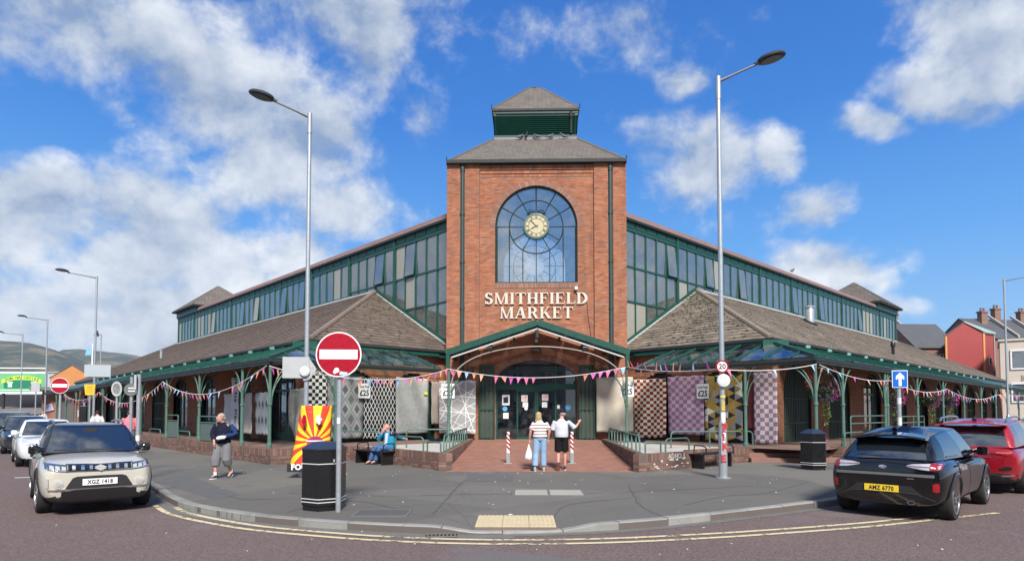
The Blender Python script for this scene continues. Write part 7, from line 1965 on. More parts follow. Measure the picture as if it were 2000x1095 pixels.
# the street climbing away on the left
m=MB(); m.add([(-130,66,.01),(-48,78,.01),(-60,112,3.1),(-170,112,3.1)],[(0,1,2,3)]); tag(m.build('far_street',M('far_tarmac',(.17,.14,.13),.9,var=.15,vs_=.3)),kind='structure')
m=MB(); o=thing('fence','dark timber rail fence by the low brick shops','fence',(-50.5,60,0),.6)
for k in range(4): m=MB(); m.box((k*1.3,0,.8),(.12,.12,1.6)); m.build('post',MT['gutter'],o)
for z in (1.5,1.0): m=MB(); m.box((1.95,0,z),(4.1,.06,.12)); m.build('rail',MT['gutter'],o)
for (u_,Y,h,lb) in ((-1,0,0,''),): pass
o=thing('sign_post','thin grey post with a pale square sign back before the billboard','sign post',(-46.9,61,0),.2); m=MB(); m.tube([(-.0,0,0),(0,0,4.6)],.06,8); m.build('post',MT['galv'],o); m=MB(); m.box((0,-.08,4.2),(.75,.03,.9)); m.build('plate',sgrey,o)
o=thing('traffic_light','black traffic light head on a pole under the yellow notice','traffic light',(-23.6,34.2,PAV),.3); m=MB(); m.tube([(0,0,0),(0,0,2.2)],.05,8); m.build('pole',MT['galv'],o); m=MB(); m.box((0,-.08,1.55),(.34,.22,.95)); m.build('head',MT['black'],o,bevel=.03)
# hills
def hill_mat():
 t=NT('hillside'); p=t.pos(); f=t.noise(p,.006,6,.6); g=t.noise(p,.02,5,.65); s=t.n('ShaderNodeSeparateXYZ'); t.l(p,s.inputs[0])
 c=t.mix(t.rng(g,.35,.65),(.035,.052,.036),(.075,.085,.052)); c=t.mix(t.math('MULTIPLY',t.rng(f,.48,.62),t.rng(s.outputs[2],120,230)),c,(.20,.15,.085))
 v=t.n('ShaderNodeTexVoronoi'); v.feature='DISTANCE_TO_EDGE'; v.inputs['Scale'].default_value=.008; t.l(p,v.inputs['Vector']); c=t.mix(t.rng(v.outputs['Distance'],0,.03,.5,0),c,(.02,.035,.022))
 t.l(c,t.bsdf.inputs['Base Color']); t.bsdf.inputs['Roughness'].default_value=1; t.bsdf.inputs['Specular IOR Level'].default_value=.05; return t.mat
HM=hill_mat()
from mathutils import noise as mn
def hill(prof,dist,depth,name='hills',seed=0):
 nu,nv=70,16; V=[]; Fc=[]
 for j in range(nv+1):
  f=j/nv
  for i in range(nu+1):
   a=prof[0][0]+(prof[-1][0]-prof[0][0])*i/nu
   for (p,q) in zip(prof,prof[1:]):
    if p[0]<= a<= q[0]: h=p[1]+(q[1]-p[1])*(a-p[0])/(q[0]-p[0]); break
   d=dist+depth*f; top=h*dist
   z=-1+(top*(dist+depth)/dist+1)*sin(min(1,f*1.0)*pi/2)**1.1
   z+= mn.noise(Vector((a*14,f*3,seed)))*18*f*(1-f)*2
   V.append((a*d,d,z))
 for j in range(nv):
  for i in range(nu): k=j*(nu+1)+i; Fc.append((k,k+1,k+nu+2,k+nu+1))
 m=MB(); m.add(V,Fc); tag(m.build(name,HM,smooth=180),kind='structure')
def hp(u_,v_): return ((u_-1000)/1210.,(803-v_)/1211.)
hill([hp(-800,802),hp(-620,770),hp(-400,705),hp(-150,652),hp(-60,660),hp(0,667),hp(50,671),hp(100,684),hp(160,705),hp(220,745),hp(330,800)],2300,1200,'hills',1)
hill([hp(40,760),hp(95,694),hp(120,684),hp(150,682),hp(200,687),hp(262,694),hp(330,712),hp(420,740),hp(600,800)],3400,1300,'hills',5)
# the street behind the photographer, seen only in glass and paintwork
for i,(x,w,e,r,wm,lb) in enumerate(((-34,16,8.2,11.0,brickF,'plain red brick terrace across the street, behind the photographer on one side'),(-16,20,7.4,10.2,D.materials['cream_render'],'cream rendered shop building across the street, behind the photographer'),(6,17,9.0,12.0,brownF,'old brown brick warehouse across the street, behind the photographer on the other side'))):
 ws=[(1.5+3.2*k,3.1+3.2*k,z,z+1.8) for k in range(int(w/3.2)-0) for z in (1.2,4.6) if 3.1+3.2*k<w-.6]
 gable_house(lb,'street_building',(x+w,-17),(-1,0),w,9,e,r,wm,slateF,ws)
 # ---------------------------------------------------------------- cars
def paint(name,col,metal=.0,rough=.28,coat=1.0,dust=.55):
 t=NT(name); b_=t.bsdf; p=t.obj()
 c=t.mix(t.rng(t.noise(p,2.3,5,.65),.42,.75,0,.25),col,tuple(x*.72+.012*dust for x in col))
 s=t.n('ShaderNodeSeparateXYZ'); t.l(p,s.inputs[0])
 road=t.math('MULTIPLY',t.rng(s.outputs[2],.25,.60,dust,0),t.noise(p,7,4,.7)); c=t.mix(road,c,(.12,.105,.095))
 t.l(c,b_.inputs['Base Color']); b_.inputs['Metallic'].default_value=metal
 t.l(t.math('ADD',t.rng(t.noise(p,9,4,.7),.3,.8,rough-.05,rough+.08),t.math('MULTIPLY',road,.3)),b_.inputs['Roughness'])
 b_.inputs['Coat Weight'].default_value=coat; b_.inputs['Coat Roughness'].default_value=.05
 return t.mat
MT['car_glass']=M('car_glass',(.012,.016,.020),.04,var=.2,spec=.9,coat=.8,local=True); MT['car_glass'].node_tree.nodes['Principled BSDF'].inputs['IOR'].default_value=2.0
MT['car_black']=M('car_trim',(.018,.018,.019),.55,var=.2,local=True,dirt=.3)
MT['gloss_black']=M('gloss_black',(.008,.008,.009),.12,var=.2,coat=.8,local=True)
MT['lamp_clear']=M('lamp_clear',(.55,.58,.60),.08,metal=.35,var=.2,vs_=20,coat=1.,local=True)
MT['lamp_dark']=M('lamp_dark',(.07,.085,.10),.08,metal=.2,var=.5,vs_=14,coat=1.,local=True)
MT['lamp_red']=M('lamp_red',(.28,.005,.010),.12,var=.2,vs_=18,coat=1.,local=True)
MT['alloy']=M('alloy',(.42,.43,.44),.3,metal=.85,var=.15,local=True); MT['alloy_dark']=M('alloy_dark',(.08,.08,.085),.35,metal=.5,var=.2,local=True)
MT['tyre']=M('tyre',(.018,.018,.018),.85,var=.3,vs_=9,bump=.3,bs=70,local=True)
MT['plate_white']=M('plate_white',(.80,.80,.78),.35,var=.03,local=True); MT['plate_yellow']=M('plate_yellow',(.78,.55,.03),.35,var=.04,local=True); MT['plate_ink']=M('plate_ink',(.02,.02,.02),.5,local=True)
MT['well']=M('wheel_well',(.006,.006,.006),.95)
def make_wheel_meshes(R_,w,spokes,rimm,key):
 RY=Matrix.Rotation(pi/2,3,'X')
 t=MB(); ri=R_*.70
 t.lathe([(ri,-w/2+.01),(R_*.93,-w/2),(R_*.985,-w/2+.025),(R_,-w/2+.06),(R_,w/2-.06),(R_*.985,w/2-.025),(R_*.93,w/2),(ri,w/2-.01)],40,m=0,R=RY)
 tm=t.mesh('tyre',MT['tyre'],35)
 r=MB(); n=36
 r.lathe([(ri+.004,-w/2+.02),(ri+.004,w/2+.004),(ri-.02,w/2+.004),(ri-.03,w/2-.03),(ri-.04,w/2-.12)],n,m=0,R=RY)
 r.lathe([(.001,w/2-.10),(ri-.03,w/2-.10),(ri-.03,w/2-.09),(.001,w/2-.09)],n,m=1,R=RY)
 for i in range(spokes):
  a=2*pi*i/spokes
  for s_ in (-1,1):
   d0=Vector((cos(a),0,sin(a))); tt=Vector((-sin(a),0,cos(a)))
   A=d0*.05+tt*s_*.018; B=d0*(ri-.015)+tt*s_*.062
   wv=tt*.015; yy=Vector((0,-1,0))
   P0=[A-wv,A+wv,B+wv,B-wv]
   r.prism([p+yy*(w/2-.05) for p in P0],[p+yy*(w/2-.012+(.0 if p is P0[0] or p is P0[1] else .008)) for p in P0],0)
 r.lathe([(.065,w/2-.06),(.06,w/2-.005),(.001,w/2-.002)],16,m=0,R=RY)
 # the lathe runs along -y after the turn: outside faces -y
 rm_=r.mesh('rim',[rimm,MT['well']],40)
 return tm,rm_
class Car:
 def __init__(s,sp): s.__dict__.update(sp)
def build_car(sp):
 c=Car(sp); o=thing(sp['name'],sp['label'],'car',sp['loc'],sp['rz'],sp.get('group','parked cars'))
 body_m=sp['paint']; fa,ra=c.fa,c.ra; R_=c.wr; hw=c.W/2
 # ---- lower body cage
 S=[]
 for (x,zb,yb,ys,ym,zm,ysh,zs,yt,zt,zc) in c.sections:
  half=[(0,zb),(yb*hw,zb),(ys*hw,zb+.10),(ym*hw,zm),(ysh*hw,zs),(yt*hw,zt),(0,zc)]
  S.append([(x,y,z) for y,z in half]+[(x,-y,z) for y,z in half[-2:0:-1]])
 m=MB(); m.loft(S); ob=m.build('body',[body_m,MT['well'],MT['car_black']],o,smooth=180)
 md=ob.modifiers.new('s','SUBSURF'); md.levels=2; md.render_levels=2; bake(ob)
 # wheel wells
 cut=MB();
 for ax in (fa,ra):
  for sy in (-1,1):
   R=Matrix.Rotation(pi/2,3,'X'); cut.lathe([(R_+.055,-.26),(R_+.055,.30)],32,(ax,sy*(hw-.05),R_+.02),0,R)
 co=cut.build('cutter',[MT['well']]); md=ob.modifiers.new('b','BOOLEAN'); md.operation='DIFFERENCE'; md.object=co; md.solver='EXACT'; bake(ob)
 cme=co.data; D.objects.remove(co); D.meshes.remove(cme)
 me=ob.data
 if len(me.materials)<3:
  me.materials.clear()
  for q in (body_m,MT['well'],MT['car_black']): me.materials.append(q)
 for p in me.polygons:
  cx=p.center; p.use_smooth=True; p.material_index=0
  inw=False
  for ax in (fa,ra):
   d=sqrt((cx.x-ax)**2+(cx.z-R_-.02)**2)
   if d<R_+.058 and abs(cx.y)>.3 and (abs(d-R_-.055)<.012 or abs(p.normal.y)>.9 and abs(cx.y)<hw-.2): inw=True
  if inw: p.material_index=1; p.use_smooth=False
  elif cx.z<c.clad+(.0) : p.material_index=2
 me.set_sharp_from_angle(angle=radians(40))
 bvh=BVHTree.FromPolygons([v.co for v in me.vertices],[tuple(p.vertices) for p in me.polygons])
 def hit(org,dr):
  h=bvh.ray_cast(Vector(org),Vector(dr)); return h[0],h[1]
 def surf(kind,a,z):
  if kind== 'f': h=hit((5,a,z),(-1,0,0))
  elif kind== 'r': h=hit((-5,a,z),(1,0,0))
  elif kind== 'R': h=hit((a,-5,z),(0,1,0))
  else: h=hit((a,5,z),(0,-1,0))
  return h
 DV={'f': Vector((1,0,0)),'r': Vector((-1,0,0)),'R': Vector((0,-1,0)),'L': Vector((0,1,0))}
 def patch(kind,cols,mat_,nm,d=.008,rows=5,parent=None,back=.02):
  """a skin piece laid on the body: cols of (a, z0, z1) seen from the front, rear or side"""
  grid=[]; last=None
  for (a,z0,z1) in cols:
   col=[]
   for j in range(rows+1):
    z=z0+(z1-z0)*j/rows; h,n_=surf(kind,a,z)
    if h is None: h=last if last is not None else Vector((0,0,z)); n_=DV[kind]; h=Vector(h); h.z=z
    last=h; dd=(n_*.5+DV[kind]*.5); col.append(h+dd*d)
   grid.append(col)
  m=MB(); n=rows+1; V=[p for col in grid for p in col]; k=len(V); V2=[p-DV[kind]*back for p in V]; Fc=[]
  for i in range(len(cols)-1):
   for j in range(rows): q=i*n+j; Fc.append((q,q+1,q+n+1,q+n))
  bd=[(j,j+1) for j in range(rows)]+[(i*n+rows,(i+1)*n+rows) for i in range(len(cols)-1)]+[((len(cols)-1)*n+j+1,(len(cols)-1)*n+j) for j in reversed(range(rows))]+[((i+1)*n,i*n) for i in reversed(range(len(cols)-1))]
  m.add(V+V2,Fc+[(a,b_,b_+k,a+k) for a,b_ in bd]); return m.build(nm,mat_,parent or o,smooth=35)
  # ---- greenhouse
 lv=[0,.05,.3,.55,.80,.945,1.0]
 gb=c.green
 fy=[1,.93,.5,0,-.5,-.93,-1]; sf=[0,.035,c.pil[0],c.pil[0]+.035,c.pil[1],c.pil[1]+.05,c.pil[2],1.0]; ry=[-1,-.90,-.45,0,.45,.90,1]
 def outline(top):
  P=[]; xf,xr,yh,bf,br=(gb['xft'],gb['xrt'],gb['yt'],gb['bft'],gb['brt']) if top else (gb['xfb'],gb['xrb'],gb['yb'],gb['bfb'],gb['brb'])
  zf=(lambda x: gb['zr'](x)) if top else (lambda x: gb['zb'](x))
  tap=gb.get('tap',.04)
  yy=lambda x: yh*(1-(tap*((x-.0)/1.6)**2))
  for f in fy: x=xf+bf*(1-f*f)-bf; P.append((x+bf*.0,f*yy(xf-bf),zf(x)))
  for f in sf[1:-1]: x=(xf-bf)+((xr+br)-(xf-bf))*f; P.append((x,-yy(x),zf(x)))
  for f in ry: x=xr-br*(1-f*f)+br; P.append((x,f*yy(xr+br),zf(x)))
  for f in sf[-2:0:-1]: x=(xf-bf)+((xr+br)-(xf-bf))*f; P.append((x,yy(x),zf(x)))
  return [Vector(p) for p in P]
 B0,T0=outline(False),outline(True); n=len(B0)
 nf,ns,nr_=len(fy),len(sf)-2,len(ry)
 rings=[]
 for t_ in lv:
  rg=[]
  for i in range(n):
   p=B0[i].lerp(T0[i],t_); bul=.045*sin(pi*min(1,t_*1.0))*(1 if True else 0)
   if nf<= i<nf+ns or i>= nf+ns+nr_ or i in (0,nf-1,nf+ns,nf+ns+nr_-1): p=p+Vector((0,math.copysign(bul*.8,p.y),0))
   elif i<nf: p=p+Vector((bul*.6,0,0))
   else: p=p+Vector((-bul*.6,0,0))
   rg.append(p)
  rings.append(rg)
 def seg_kind(i):
  if i<nf-1: return 'pillar' if i in (0,nf-2) else 'windscreen'
  if i<nf+ns:
   k=i-(nf-1)
   return 'sideR'[0:5]+str(k)
  if i<nf+ns+nr_-1:
   k=i-(nf+ns); return 'pillar' if k in (0,nr_-2) else 'rear_window'
  k=n-1-i; return 'sideL'+str(k)
 parts={}
 for i in range(n):
  k=seg_kind(i); j2=(i+1) % n
  for l in range(len(lv)-1):
   if k.startswith('side'):
    q=int(k[5:]); nm={1: 'side_window_f',3: 'side_window_m',5: 'side_window_q'}.get(q,'pillar')
    if q== 5 and not c.quarter: nm='pillar'
    if nm!= 'pillar': nm+= k[4]
    if q in (0,): nm='pillar'
   else: nm=k
   if l== len(lv)-2 or l== 0: nm='pillar'
   parts.setdefault(nm,MB()).add([rings[l][i],rings[l][j2],rings[l+1][j2],rings[l+1][i]],[(0,1,2,3)])
 for nm,mb in parts.items():
  base='pillars' if nm== 'pillar' else ('side_window' if nm.startswith('side') else nm)
  me_=mb.mesh(base,c.pillar_m if nm== 'pillar' else MT['car_glass'],None)
  bm=bmesh.new(); bm.from_mesh(me_); bmesh.ops.remove_doubles(bm,verts=bm.verts,dist=.0005); bmesh.ops.recalc_face_normals(bm,faces=bm.faces); bm.to_mesh(me_); bm.free()
  me_.polygons.foreach_set('use_smooth',[True]*len(me_.polygons)); me_.set_sharp_from_angle(angle=radians(70))
  link(base,me_,o)
 top=rings[-1]; cx=sum((p.x for p in top))/n; m=MB(); rr_=[top]
 for f,dz in ((.93,.016),(.75,.034),(.45,.046),(.15,.052)): rr_.append([Vector((cx+(p.x-cx)*f,p.y*f,p.z+dz)) for p in top])
 m.loft(rr_,cap=False); m.poly(rr_[-1]); m.build('roof',c.roof_m,o,smooth=60)
 ib=MB(); ib.box((-.35,0,.92),(1.9,c.W*.72,.3));
 # ---- wheels
 tm,rm_=c.wheel
 for nm_,ax,sy in (('f',fa,-1),('f',fa,1),('r',ra,-1),('r',ra,1)):
  w=D.objects.new('wheel',None); COL.objects.link(w); w.parent=o; w.location=(ax,sy*(hw-.125),R_); w.rotation_euler=(0,random.uniform(0,1),(0 if sy<0 else pi)+(c.steer if nm_== 'f' else 0))
  link('tyre',tm,w); link('rim',rm_,w)
  # ---- arch trims
 if c.arch:
  for ax in (fa,ra):
   for sy in (-1,1):
    A_=[]; m=MB()
    for i in range(17):
     a=-.12+(pi+.24)*i/16; x,z=ax+(R_+.075)*cos(a),R_+.02+(R_+.075)*sin(a); h,_n=surf('R' if sy<0 else 'L',x,max(z,.25))
     A_.append(Vector((x,(h.y if h is not None else sy*hw)+sy*.004,z)))
    m.tube(A_,.032,6,ell=.7); m.build('arch_trim',MT['car_black'] if c.arch!= 'body' else body_m,o,smooth=60)
    # ---- doors, handles, mirrors
 for sy,kd in ((-1,'R'),(1,'L')):
  for (x0,x1,zlow) in c.doors:
   cols=[]
   for i in range(8):
    x=x0+(x1-x0)*i/7; z0=zlow
    for ax in (fa,ra):
     d=abs(x-ax)
     if d<R_+.12: z0=max(z0,R_+.02+sqrt(max(0,(R_+.12)**2-d*d)))
    cols.append((x,z0,c.green['zb'](x)-.035))
   dd=patch(kd,cols,body_m,'door',.007,6)
   hx=x1-.15 if x1<x0 else x0+.14
   h,_n=surf(kd,hx,.90)
   if h is not None:
    m=MB(); yo=h.y+sy*.03; m.tube([(hx-.09,h.y+sy*.005,.90),(hx-.07,yo,.905),(hx+.07,yo,.905),(hx+.09,h.y+sy*.005,.90)],.014,6); m.build('handle',c.handle_m,dd,smooth=60)
  mx=c.mirror; m=MB(); y0=sy*(hw-.17)
  m.loft([[(mx[0]+dx*sx_,y0+sy*yy_,mx[1]+dz*sx_) for dx,dz in ((-.05,-.06),(.06,-.07),(.09,.0),(.06,.08),(-.05,.085))] for yy_,sx_ in ((.0,.3),(.09,.6),(.13,1.05),(.235,1.05),(.27,.7))]); m.build('mirror',c.mirror_m,o,smooth=50)
 return o,patch,surf,DV
def plate(o,txt,kind,x,z,yellow,tilt=0.,y=0.,w=.52):
 s_=1 if kind== 'f' else -1
 m=MB(); m.box((x+s_*.006,y,z),(.012,w,.112)); p=m.build('number_plate',MT['plate_yellow' if yellow else 'plate_white'],o,bevel=.003)
 fr=((x+s_*.0125,y,z),(0,s_,0),(s_,0,0)); m=MB(); text_to(m,txt,.098,fr,0,-.004,0,.0012,bold=.0035,xs=.84,spacing=1.06); m.build('lettering',MT['plate_ink'],p)
def sec(rows): return rows
# ---- beige crossover, nose to the camera
beige=paint('paint_beige',(.58,.545,.46),.15,.30); whitep=paint('paint_white',(.66,.68,.68),.0,.3); blackp=paint('paint_black',(.0025,.0025,.003),.0,.14,.55,.12); bluep=paint('paint_dark_blue',(.012,.02,.035),.2,.25); redp=paint('paint_red',(.33,.008,.018),.25,.25); greyp=paint('paint_grey',(.10,.11,.12),.3,.3); skyp=paint('paint_pale_blue',(.30,.45,.58),.2,.3); silverp=paint('paint_silver',(.42,.44,.46),.5,.3)
wh_suv=make_wheel_meshes(.345,.225,5,MT['alloy'],'a'); wh_dark=make_wheel_meshes(.335,.22,5,MT['alloy_dark'],'b'); wh_two=make_wheel_meshes(.345,.225,5,MT['alloy'],'c')
#            x    zb   yb   ys   ym   zm   ysh  zs   yt   zt   zc
SUV=lambda f,r,hood,belt,nose: [(r+.02,.30,.70,.84,.90,.62,.86,.90,.74,1.00,1.02),(r+.10,.22,.80,.93,.97,.64,.93,.93,.78,1.03,1.04),(r+.50,.24,.82,.97,1.0,.66,.96,.94,.80,belt,belt+.02),(-.9,.22,.82,.96,1.0,.66,.965,.93,.82,belt,belt),(0.,.22,.82,.95,.995,.66,.96,.92,.82,belt-.01,belt),(.85,.22,.82,.96,1.0,.66,.965,.92,.82,belt-.0,belt+.02),(1.25,.23,.82,.97,1.0,.67,.965,.92,.80,hood+.03,hood+.07),(f-.45,.25,.80,.955,.985,.66,.945,.89,.78,hood,hood+.05),(f-.16,.20,.74,.90,.935,.62,.90,.85,.74,hood-.05,hood+.0),(f-.03,.22,.66,.80,.84,.58,.82,.80,.70,hood-.10,hood-.07),(f,.27,.56,.70,.76,.56,.74,.76,.64,hood-.16,hood-.15)]
def veh(**kw):
 d=dict(name='parked_car',W=1.78,fa=1.25,ra=-1.25,wr=.345,clad=.36,arch=True,quarter=True,steer=0.,pil=(.38,.72,.955),pillar_m=MT['gloss_black'],doors=((.82,-.10,.36),(-.13,-1.0,.36)),mirror=(.74,1.10),mirror_m=MT['gloss_black'],handle_m=MT['car_black']); d.update(kw); return d
def gh(xfb,xft,xrb,xrt,yb,yt,H_,belt,rise=0.,x0=0.,drop=.05,tap=.04):
 return dict(xfb=xfb,xft=xft,xrb=xrb,xrt=xrt,yb=yb,yt=yt,bfb=.16,bft=.09,brb=.06,brt=.05,tap=tap,zb=lambda x: belt-rise*x,zr=lambda x: H_-.05-drop*((x-x0)/1.2)**2)
loc=(-8.68,12.72,0); rzc=radians(-50.5)
car,patch,surf,DV=build_car(veh(label='beige crossover with a black roof and plate XGZ 1418, nose towards the camera',loc=loc,rz=rzc,paint=beige,roof_m=blackp,W=1.775,sections=SUV(2.12,-2.05,.97,1.04,0),green=gh(1.02,.28,-1.98,-1.72,.80,.62,1.60,1.03,0.,-.3,.05),wheel=wh_suv,steer=.04))
# bonnet edge, grille, lamps, bumper
patch('f',[(y,.775+.02*abs(y),.885+.01*abs(y)) for y in [-.47+.94*i/10 for i in range(11)]],MT['gloss_black'],'grille',.020)
for y in (-.40,-.27,-.15,.15,.27,.40):
 patch('f',[(y-.024-(.012 if y>0 else -.012),.80,.872),(y+.024-(.012 if y>0 else -.012),.80,.872)],MT['chrome'] if abs(y)<.35 else MT['alloy'],'grille_bar',.03,3)
for z0,z1 in ((.883,.892),(.774,.783)): patch('f',[(y,z0+.015*abs(y),z1+.015*abs(y)) for y in [-.50+1.0*i/10 for i in range(11)]],MT['chrome'],'grille_trim',.024,1)
hx=surf('f',0,.83)[0].x+.034
m=MB(); SS=[(-.085,.01),(0,.055),(.085,.012),(.06,-.005),(0,.025),(-.02,.015),(.085,-.02),(0,-.065),(-.085,-.022),(-.06,-.005),(0,-.035),(.02,-.024)]
P1=[(-.09,.012),(0,.056),(.09,.018),(.055,.0),(-.002,.027),(-.03,.013),(.045,-.022),(.02,-.04),(-.09,.004)]
for sgn in (1,-1):
 m.prism([(hx,-sgn*x,.83+sgn*z) for x,z in P1],[(hx+.010+.0005*sgn,-sgn*x,.83+sgn*z) for x,z in P1])
m.build('badge',M('badge_silver',(.62,.63,.64),.25,metal=.3,var=.05),car)
for sy in (-1,1):
 cols=[(sy*y,z0,z1) for y,z0,z1 in ((.48,.775,.885),(.56,.78,.893),(.66,.79,.905),(.74,.805,.915),(.785,.83,.915))]
 hl=patch('f',cols,MT['lamp_dark'],'headlight',.016)
 for (a,e) in ((.50,.56),(.585,.645),(.665,.72)): patch('f',[(sy*a,.80+.1*(a-.5),.852+.12*(a-.5)),(sy*e,.80+.1*(e-.5),.856+.12*(e-.5))],MT['lamp_clear'],'reflector',.021,2,hl)
 patch('f',[(sy*y,.782+.12*(y-.48),.792+.12*(y-.48)) for y in (.48,.58,.68,.76)],MT['lamp_clear'],'daylight_strip',.021,1,hl)
 # side vents with upright daylight lamps, round fog lamps
 patch('f',[(sy*.735,.50,.665),(sy*.765,.50,.665)],MT['lamp_clear'],'daylight_lamp',.018,3)
 hp_=surf('f',sy*.60,.565)[0]; R=Matrix.Rotation(pi/2,3,'Y'); m=MB(); m.lathe([(.07,-.03),(.075,.012),(.05,.016)],20,hp_,0,R); fg=m.build('fog_lamp',beige,car,smooth=40); m=MB(); m.lathe([(.048,.0),(.048,.02),(.02,.026)],16,hp_,0,R); m.build('lens',MT['lamp_clear'],fg,smooth=40)
 patch('f',[(sy*y,.452-.0*y,.48) for y in (.50,.58,.66,.74)],MT['chrome'],'bumper_trim',.022,1)
 patch('f',[(sy*.37,.46,.475),(sy*.43,.445,.47),(sy*.50,.44,.48)],MT['chrome'],'bumper_trim',.020,1)
patch('f',[(-.50,.475,.49),(-.40,.475,.66),(-.34,.475,.685),(0,.475,.69),(.34,.475,.685),(.40,.475,.66),(.50,.475,.49)],MT['car_black'],'lower_grille',.014)
patch('f',[(y,.462,.475) for y in [-.42+.84*i/6 for i in range(7)]],MT['chrome'],'bumper_trim',.022,1)
patch('f',[(-.56,.27,.43),(-.44,.26,.452),(0,.26,.452),(.44,.26,.452),(.56,.27,.43)],MT['gloss_black'],'air_intake',.012)
px_=max(surf('f',0,z)[0].x for z in (.53,.58,.63)); plate(car,'XGZ 1418','f',px_+.022,.583,False)
for sy in (-1,1): m=MB(); m.tube([(.15,sy*.58,1.57),(.05,sy*.58,1.62),(-.6,sy*.585,1.64),(-1.45,sy*.58,1.605),(-1.6,sy*.58,1.545)],.02,7); m.build('roof_rail',MT['alloy'],car,smooth=60)
m=MB(); m.tube([(1.04,.45,1.075),(.96,-.15,1.10)],.012,5); m.tube([(1.04,-.15,1.075),(.97,-.62,1.10)],.012,5); m.build('wiper',MT['car_black'],car)
m=MB(); m.box((.42,0,1.47),(.03,.22,.06)); m.build('mirror_inside',MT['car_black'],car)
# ---- the row behind
def generic_front(o,patch,surf,grille_m=MT['gloss_black'],z=.72,lampm='lamp_dark',plate_txt=None):
 patch('f',[(y,z-.09,z+.06) for y in [-.42+.84*i/8 for i in range(9)]],grille_m,'grille',.016)
 patch('f',[(y,.36,.50) for y in [-.55+1.1*i/8 for i in range(9)]],MT['car_black'],'lower_grille',.012)
 for sy in (-1,1): patch('f',[(sy*y,z0,z1) for y,z0,z1 in ((.45,z+.0,z+.09),(.55,z+.01,z+.11),(.66,z+.03,z+.13),(.75,z+.06,z+.14))],MT[lampm],'headlight',.016)
 if plate_txt: plate(o,plate_txt,'f',surf('f',0,.55)[0].x+.03,.55,False)
wc,pt,sf_,_=build_car(veh(label='white hatchback parked directly behind the beige crossover',loc=(-16.55,22.05,0),rz=radians(-49),paint=whitep,roof_m=whitep,W=1.80,pillar_m=whitep,mirror_m=whitep,sections=SUV(2.15,-2.05,.93,1.0,0),green=gh(1.0,.25,-1.95,-1.55,.80,.60,1.56,1.0,.02,-.1,.07),wheel=wh_dark,clad=.30,arch=False)); generic_front(wc,pt,sf_,lampm='lamp_clear')
bc,pt,sf_,_=build_car(veh(label='dark blue black saloon car, second behind the beige crossover',loc=(-22.2,28.3,0),rz=radians(-48),paint=bluep,roof_m=bluep,W=1.84,pillar_m=bluep,mirror_m=bluep,sections=SUV(2.2,-2.1,.95,1.02,0),green=gh(1.02,.28,-2.0,-1.6,.82,.63,1.63,1.02,.02,-.2,.06),wheel=wh_dark,clad=.30,arch=False)); generic_front(bc,pt,sf_)
gc,pt,sf_,_=build_car(veh(label='dark grey tall car, third behind the beige crossover',loc=(-27.0,33.6,0),rz=radians(-47),paint=greyp,roof_m=greyp,W=1.86,pillar_m=greyp,mirror_m=greyp,sections=SUV(2.25,-2.2,1.02,1.10,0),green=gh(1.05,.32,-2.1,-1.8,.84,.66,1.82,1.09,.0,-.3,.05),wheel=wh_dark,clad=.36)); generic_front(gc,pt,sf_)
dup(wc,(-32.0,38.9,0),radians(-47),'white hatchback at the far end of the left row of cars'); dup(bc,(-37.2,44.4,0),radians(-47),'dark blue black saloon car, last of the left row')
# ---- black hatchback, tail to the camera
HB=lambda f,r: [(r+.0,.30,.60,.76,.84,.60,.80,.86,.66,.98,1.0),(r+.07,.23,.74,.90,.945,.63,.925,.90,.76,1.01,1.03),(r+.42,.25,.82,.985,1.02,.66,.99,.93,.80,1.03,1.05),(-1.0,.22,.82,.97,1.03,.70,.985,.96,.82,1.02,1.02),(-.35,.22,.82,.94,.985,.64,.955,.93,.82,.99,.99),(.35,.22,.82,.94,.985,.64,.955,.91,.82,.98,.98),(.95,.22,.82,.96,1.01,.68,.985,.93,.82,.99,1.02),(1.35,.23,.82,.97,1.01,.68,.98,.92,.78,.97,1.02),(f-.42,.25,.80,.94,.98,.64,.94,.87,.76,.90,.95),(f-.14,.27,.72,.88,.92,.58,.88,.80,.70,.83,.86),(f,.34,.56,.68,.74,.54,.72,.70,.60,.74,.75)]
pk,pt,sf_,_=build_car(veh(label='black hatchback with yellow plate AMZ 6770, tail towards the camera',loc=(7.80,12.02,0),rz=radians(43.5),paint=blackp,roof_m=blackp,W=1.805,fa=1.294,ra=-1.294,wr=.335,pillar_m=blackp,mirror_m=blackp,handle_m=blackp,quarter=False,pil=(.40,.80,.93),sections=HB(2.15,-2.04),green=gh(1.08,.30,-1.93,-1.50,.80,.58,1.545,1.0,-.0,.05,.085,.10),wheel=wh_two,clad=.27,arch='body',mirror=(.80,1.06),doors=((.90,-.12,.34),(-.15,-1.02,.34))))
